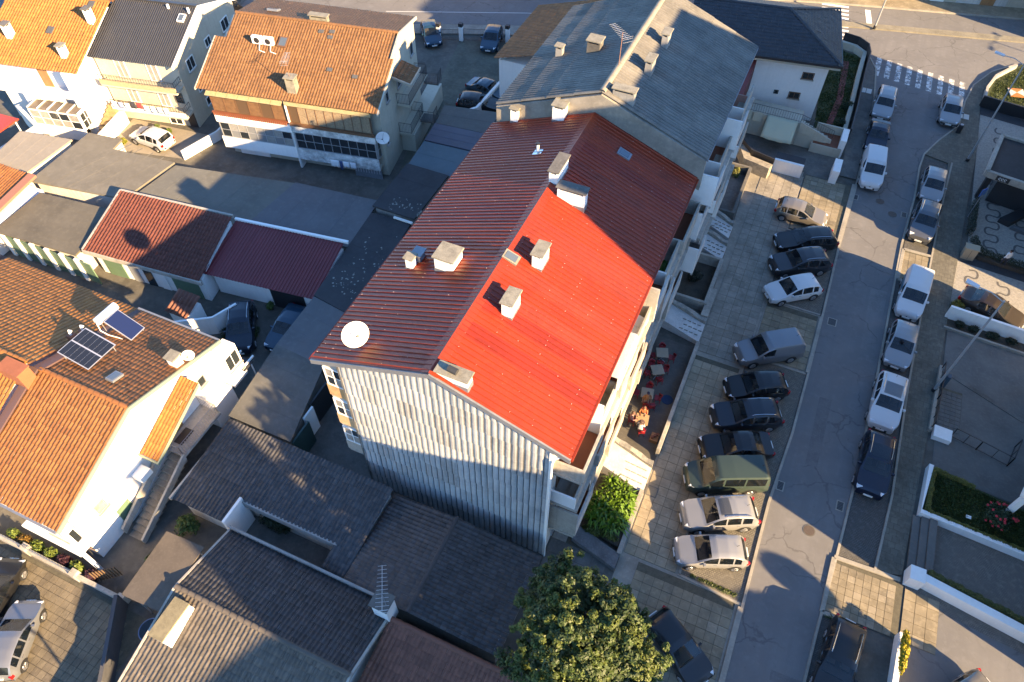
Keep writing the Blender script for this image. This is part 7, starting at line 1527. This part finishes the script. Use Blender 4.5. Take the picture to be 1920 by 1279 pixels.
# shrubs by the white stair house and carport
SHR = [(-24.1,8.6,0.75,'bushy green shrub at the corner of the low dark roof'),(-24.35,7.2,0.5,'green shrub second along the carport edge'),(-24.5,6.2,0.55,'green shrub third along the carport edge'),(-24.55,5.2,0.5,'green shrub fourth along the carport edge'),(-24.4,4.4,0.45,'green shrub at the lower end of the carport edge')]
for k,(x,y,r,lab) in enumerate(SHR): bush(lab, (x,y,0.0), (r,r,r*1.25), (0.05,0.085,0.018), 'shr', 1300, 0.085, seed=30+k, group='shrubs along the carport')
for k,(x,col,nm,lab) in enumerate(((-33.0,(0.10,0.13,0.02),'bedg','green shrub at the left end of the front bed'),(-32.2,(0.15,0.085,0.015),'bedo','orange leaved shrub in the front bed'),(-31.2,(0.09,0.13,0.02),'bedg','green strap leaved plant in the front bed'),(-30.2,(0.07,0.11,0.02),'bedg','green shrub before the porch'),(-29.2,(0.045,0.016,0.022),'bedp','dark purple shrub before the porch'),(-28.3,(0.09,0.14,0.03),'bedg','pale green shrub beside the purple shrub'),(-27.2,(0.06,0.018,0.022),'bedp','dark purple shrub at the right end of the front bed'))):
    bush(lab, (x,4.25,0.0), (0.5,0.3,0.5), col, nm, 900, 0.085, seed=40+k)
blades('row of dark yuccas beside the yard wall of the black car', (-31.0,21.3,0.0), 0.5,2.6, 12, (0.02,0.035,0.014), 'yucca', 0.55, 8)
bush('shrub cluster in the planter of the black car yard', (-29.6,21.9,0.0), (0.5,0.7,0.4), (0.03,0.045,0.014), 'yrd', 900, 0.08, seed=51)
bush('low plant in a pot by the red sheet garage door', (-29.9,24.5,0.0), (0.35,0.35,0.5), (0.06,0.09,0.02), 'yrd2', 600, 0.08, seed=52)
bush('overgrown dark plants in the sunk patio', (-19.6,10.9,0.0), (1.4,0.6,0.9), (0.022,0.03,0.012), 'pat', 2400, 0.085, seed=53)
blades('weeds along the edge of the lower parking bay', (4.2,17.75,0.0), 2.6,0.12, 40, (0.06,0.075,0.02), 'weed', 0.14, 9, 'weeds', 'weeds', wd=0.02)
blades('weeds along the dropped kerb of the right crossing', (10.9,18.65,0.0), 1.6,0.14, 26, (0.06,0.065,0.02), 'weed', 0.13, 10, 'weeds', 'weeds', wd=0.02)
for k,(x,y,lab) in enumerate(((-53.3,35.2,'potted yellow plant by the yard stair'),(-52.8,34.2,'potted green plant by the yard wall'),(-52.0,38.0,'flower bed plant at the foot of the dark roofed house'),(-50.6,37.9,'flower bed plant left of the glazed doors'))): bush(lab, (x,y,0.0), (0.35,0.35,0.4), (0.16,0.16,0.02) if k == 0 else (0.08,0.11,0.02), 'pot%d'%(k>0), 500, 0.08, seed=60+k)
bush('dry rust coloured climber on the wall of the bottom dark roofed house', (-21.3,1.6,0.6), (0.35,1.3,0.7), (0.13,0.045,0.015), 'dry', 700, 0.08, seed=70, stem=True)
bush('green round shrub beside the drive gate', (-28.4,62.4,0.0), (0.6,0.8,0.8), (0.02,0.04,0.014), 'gat', 1200, 0.09, seed=71)
for k,(x,y) in enumerate(((3.9,63.5),(4.1,66.5),(1.9,75.5))): bush('garden shrub %s inside the curved dark fence'%('nearest the terrace','in the middle','at the street corner')[k], (x,y,0.0), (0.6,0.6,0.6), (0.02,0.035,0.012), 'gar', 900, 0.09, seed=80+k)
def lawn(label, poly, z, n, seed, col=(0.05,0.068,0.016)):
    rg = np.random.default_rng(seed); xs = np.array([p[0] for p in poly]); ys = np.array([p[1] for p in poly]); P_ = np.zeros((n,3)); P_[:,0] = rg.uniform(xs.min(),xs.max(),n); P_[:,1] = rg.uniform(ys.min(),ys.max(),n); k = len(poly); ins = np.ones(n,bool)
    for i in range(k):
        (ax,ay),(bx_,by_) = poly[i],poly[(i+1)%k]; ins &= ((bx_-ax)*(P_[:,1]-ay)-(by_-ay)*(P_[:,0]-ax)) > 0
    P_ = P_[ins]; P_[:,2] = z+0.03; dens = np.sin(P_[:,0]*2.3)*np.cos(P_[:,1]*1.9)+rg.normal(0,0.6,len(P_)); P_ = P_[dens > -0.7]; D = rg.normal(0,1,(len(P_),3)); D[:,2] = 0.1; v,f = leaves(P_,D,0.055,2.2,0.1,seed,0.0); o = obj('grass_tufts', np_mesh('grass_tufts',v,f,leafmat('lawn',col))); tag(o, label, 'grass', kind='stuff')
lawn('uneven grass of the lawn with the flowering bush', [(14.3,27.0),(20.0,26.7),(20.0,29.2),(14.4,30.0)], 0.35, 16000, 5); lawn('sunlit grass of the corner lawn', [(15.9,73.2),(21,72.4),(21,80),(19,81),(16.7,77.4)], 0.16, 12000, 6, (0.10,0.095,0.025)); lawn('patchy grass of the corner garden behind the curved fence', [(1.9,61.8),(4.6,61.8),(4.5,76),(0.9,77)], 0.02, 14000, 7)
# trees beyond the frame that throw the rounded shadows on the road
def roundtree(label, x, y, h, r, seed):
    t = thing('tree', label, 'tree', (x,y,0)); MB().tube([(0,0,0),(0,0,h-r*0.6)],[0.16,0.09],8).build('trunk', BARK, t); rg = np.random.default_rng(seed); P_,D = blob_points(5200,(0,0,h-r*0.2),(r,r,r),seed,0.25); v,f = leaves(P_,D,0.16,1.5,0.1,seed); o = obj('crown', np_mesh('crown',v,f,leafmat('round',(0.05,0.07,0.02))), t); o['kind'] = 'stuff'
roundtree('round street tree beyond the right edge near the crossing paving', 28.3,11.0,8.4,1.25,90); roundtree('round tree beyond the right edge by the short white wall', 27.5,14.2,8.1,0.85,91)
# front wall of the solar panel house
FW = thing('front_wall', 'low pale wall with piers in front of the solar panel house', 'wall', (-29,3.85,0)); MB().kerb([(-38,3.75),(-24.7,3.85)],0.22,0,0.55).build('wall', CONCL, FW, world=True)
for x in (-31.6,-28.0,-24.7): MB().box(x-0.2,x+0.2,3.65,4.05,0,0.8).build('pier', CONCL, FW, world=True)
railing(FW, [(-38,3.8,0.55),(-31.7,3.8,0.55)], 0.45, GREYM, gap=0.2); railing(FW, [(-31.5,3.8,0.55),(-28.1,3.8,0.55)], 0.45, GREYM, gap=0.2)
GA = thing('gate', 'wooden slat gate standing open beside the front bed', 'gate', (-26.6,4.4,0))
for k in range(9): MB().box(-26.9+k*0.12,-26.84+k*0.12,4.1+0.1*k,4.16+0.1*k,0.05,1.2).build('slat', M('slat_brown',(0.10,0.06,0.03),0.8), GA, world=True)
MB().kerb([(-26.95,4.1),(-25.9,5.0)],0.04,0.3,0.38).build('rail', MATS['slat_brown'], GA, world=True)
tag(MB().kerb([(-24.6,3.8),(-22.3,0.2),(-21.9,-2)],0.2,0,1.4).build('boundary_wall', M('dark_rendered_wall',(0.06,0.06,0.065),0.9,var=0.2)), 'dark boundary wall between the courtyard and the carport', 'wall')
po = thing('pool', 'round blue plastic tub half hidden under the carport', 'tub', (-22.2,3.2,0)); MB().tube([(0,0,0),(0,0,0.5)],0.62,24).build('shell', M('tub_blue',(0.10,0.16,0.30),0.5), po); MB().tube([(0,0,0.5),(0,0,0.52)],0.56,24).build('water', M('dark_water',(0.01,0.012,0.015),0.08), po)
cb = thing('crate', 'pale crate with a blue and yellow lid in the sunk patio', 'crate', (-17.9,11.3,0.01)); MB().box(-0.3,0.3,-0.25,0.25,0,1.2).build('box', PIPEW, cb); MB().box(-0.32,0.0,-0.27,0.27,1.201,1.3).build('blue_lid', M('lid_blue',(0.02,0.06,0.25),0.5), cb); MB().box(0.005,0.32,-0.27,0.27,1.201,1.3).build('yellow_lid', M('lid_yellow',(0.4,0.2,0.01),0.5), cb)
# ================================================================ unseen blocks beyond the frame shading the street; first four shaped for their shade
def flats(label, x0, x1, y0, y1, h, mat):
    t = thing('shading_apartment_block', label, 'apartment building', ((x0+x1)/2,(y0+y1)/2,0))
    MB().box(x0,x1,y0,y1,0,h).build('wall', mat, t, world=True); MB().box(x0-0.2,x1+0.2,y0-0.2,y1+0.2,h,h+0.35).build('roof', CONC, t, world=True)
    ny = int((y1-y0)/3.2); nz = int(h/3)
    for k in range(nz):
        for j in range(ny): wwindow(t, x0-0.002, y0+(j+0.5)*(y1-y0)/ny, 1.6+k*3, 1.6,1.4, pi, 2,1)
flats('unseen narrow cream tower beside the gap, added to shade the gable', 21.5,27.0, 4.9,10.6, 19.8, CREAM)  # added out of view, placed to shade the gable wall
flats('unseen mid height cream block added to shade roofs and leave the tree sunlit', 21.5,27.0, 0.0,4.8, 15.2, CREAM)  # added; its height shades the low roofs and leaves the tree sunlit
flats('unseen tallest slim tower, added to shade the low dark roofs', 21.5,23.5, -5.9,-0.1, 23.2, CREAM)  # added out of view to keep sun off the low dark roofs
flats('unseen lower grey block, added with its height set to leave the carport sunlit', 21.5,33.0, -30.0,-6.2, 18.3, GREYW)  # added; kept low so that carport and courtyard stay sunlit
flats('tall white apartment block across the street beside the terrace', 20.6,33.0, 19.9,39.5, 27.1, WHITE)
flats('tall apartment block across the street beside the wavy paving', 20.6,33.0, 48.2,68.9, 25.0, CREAM)
flats('tall apartment block at the far corner across the street', 21.5,34.0, 86.5,106.0, 24.0, WHITE)
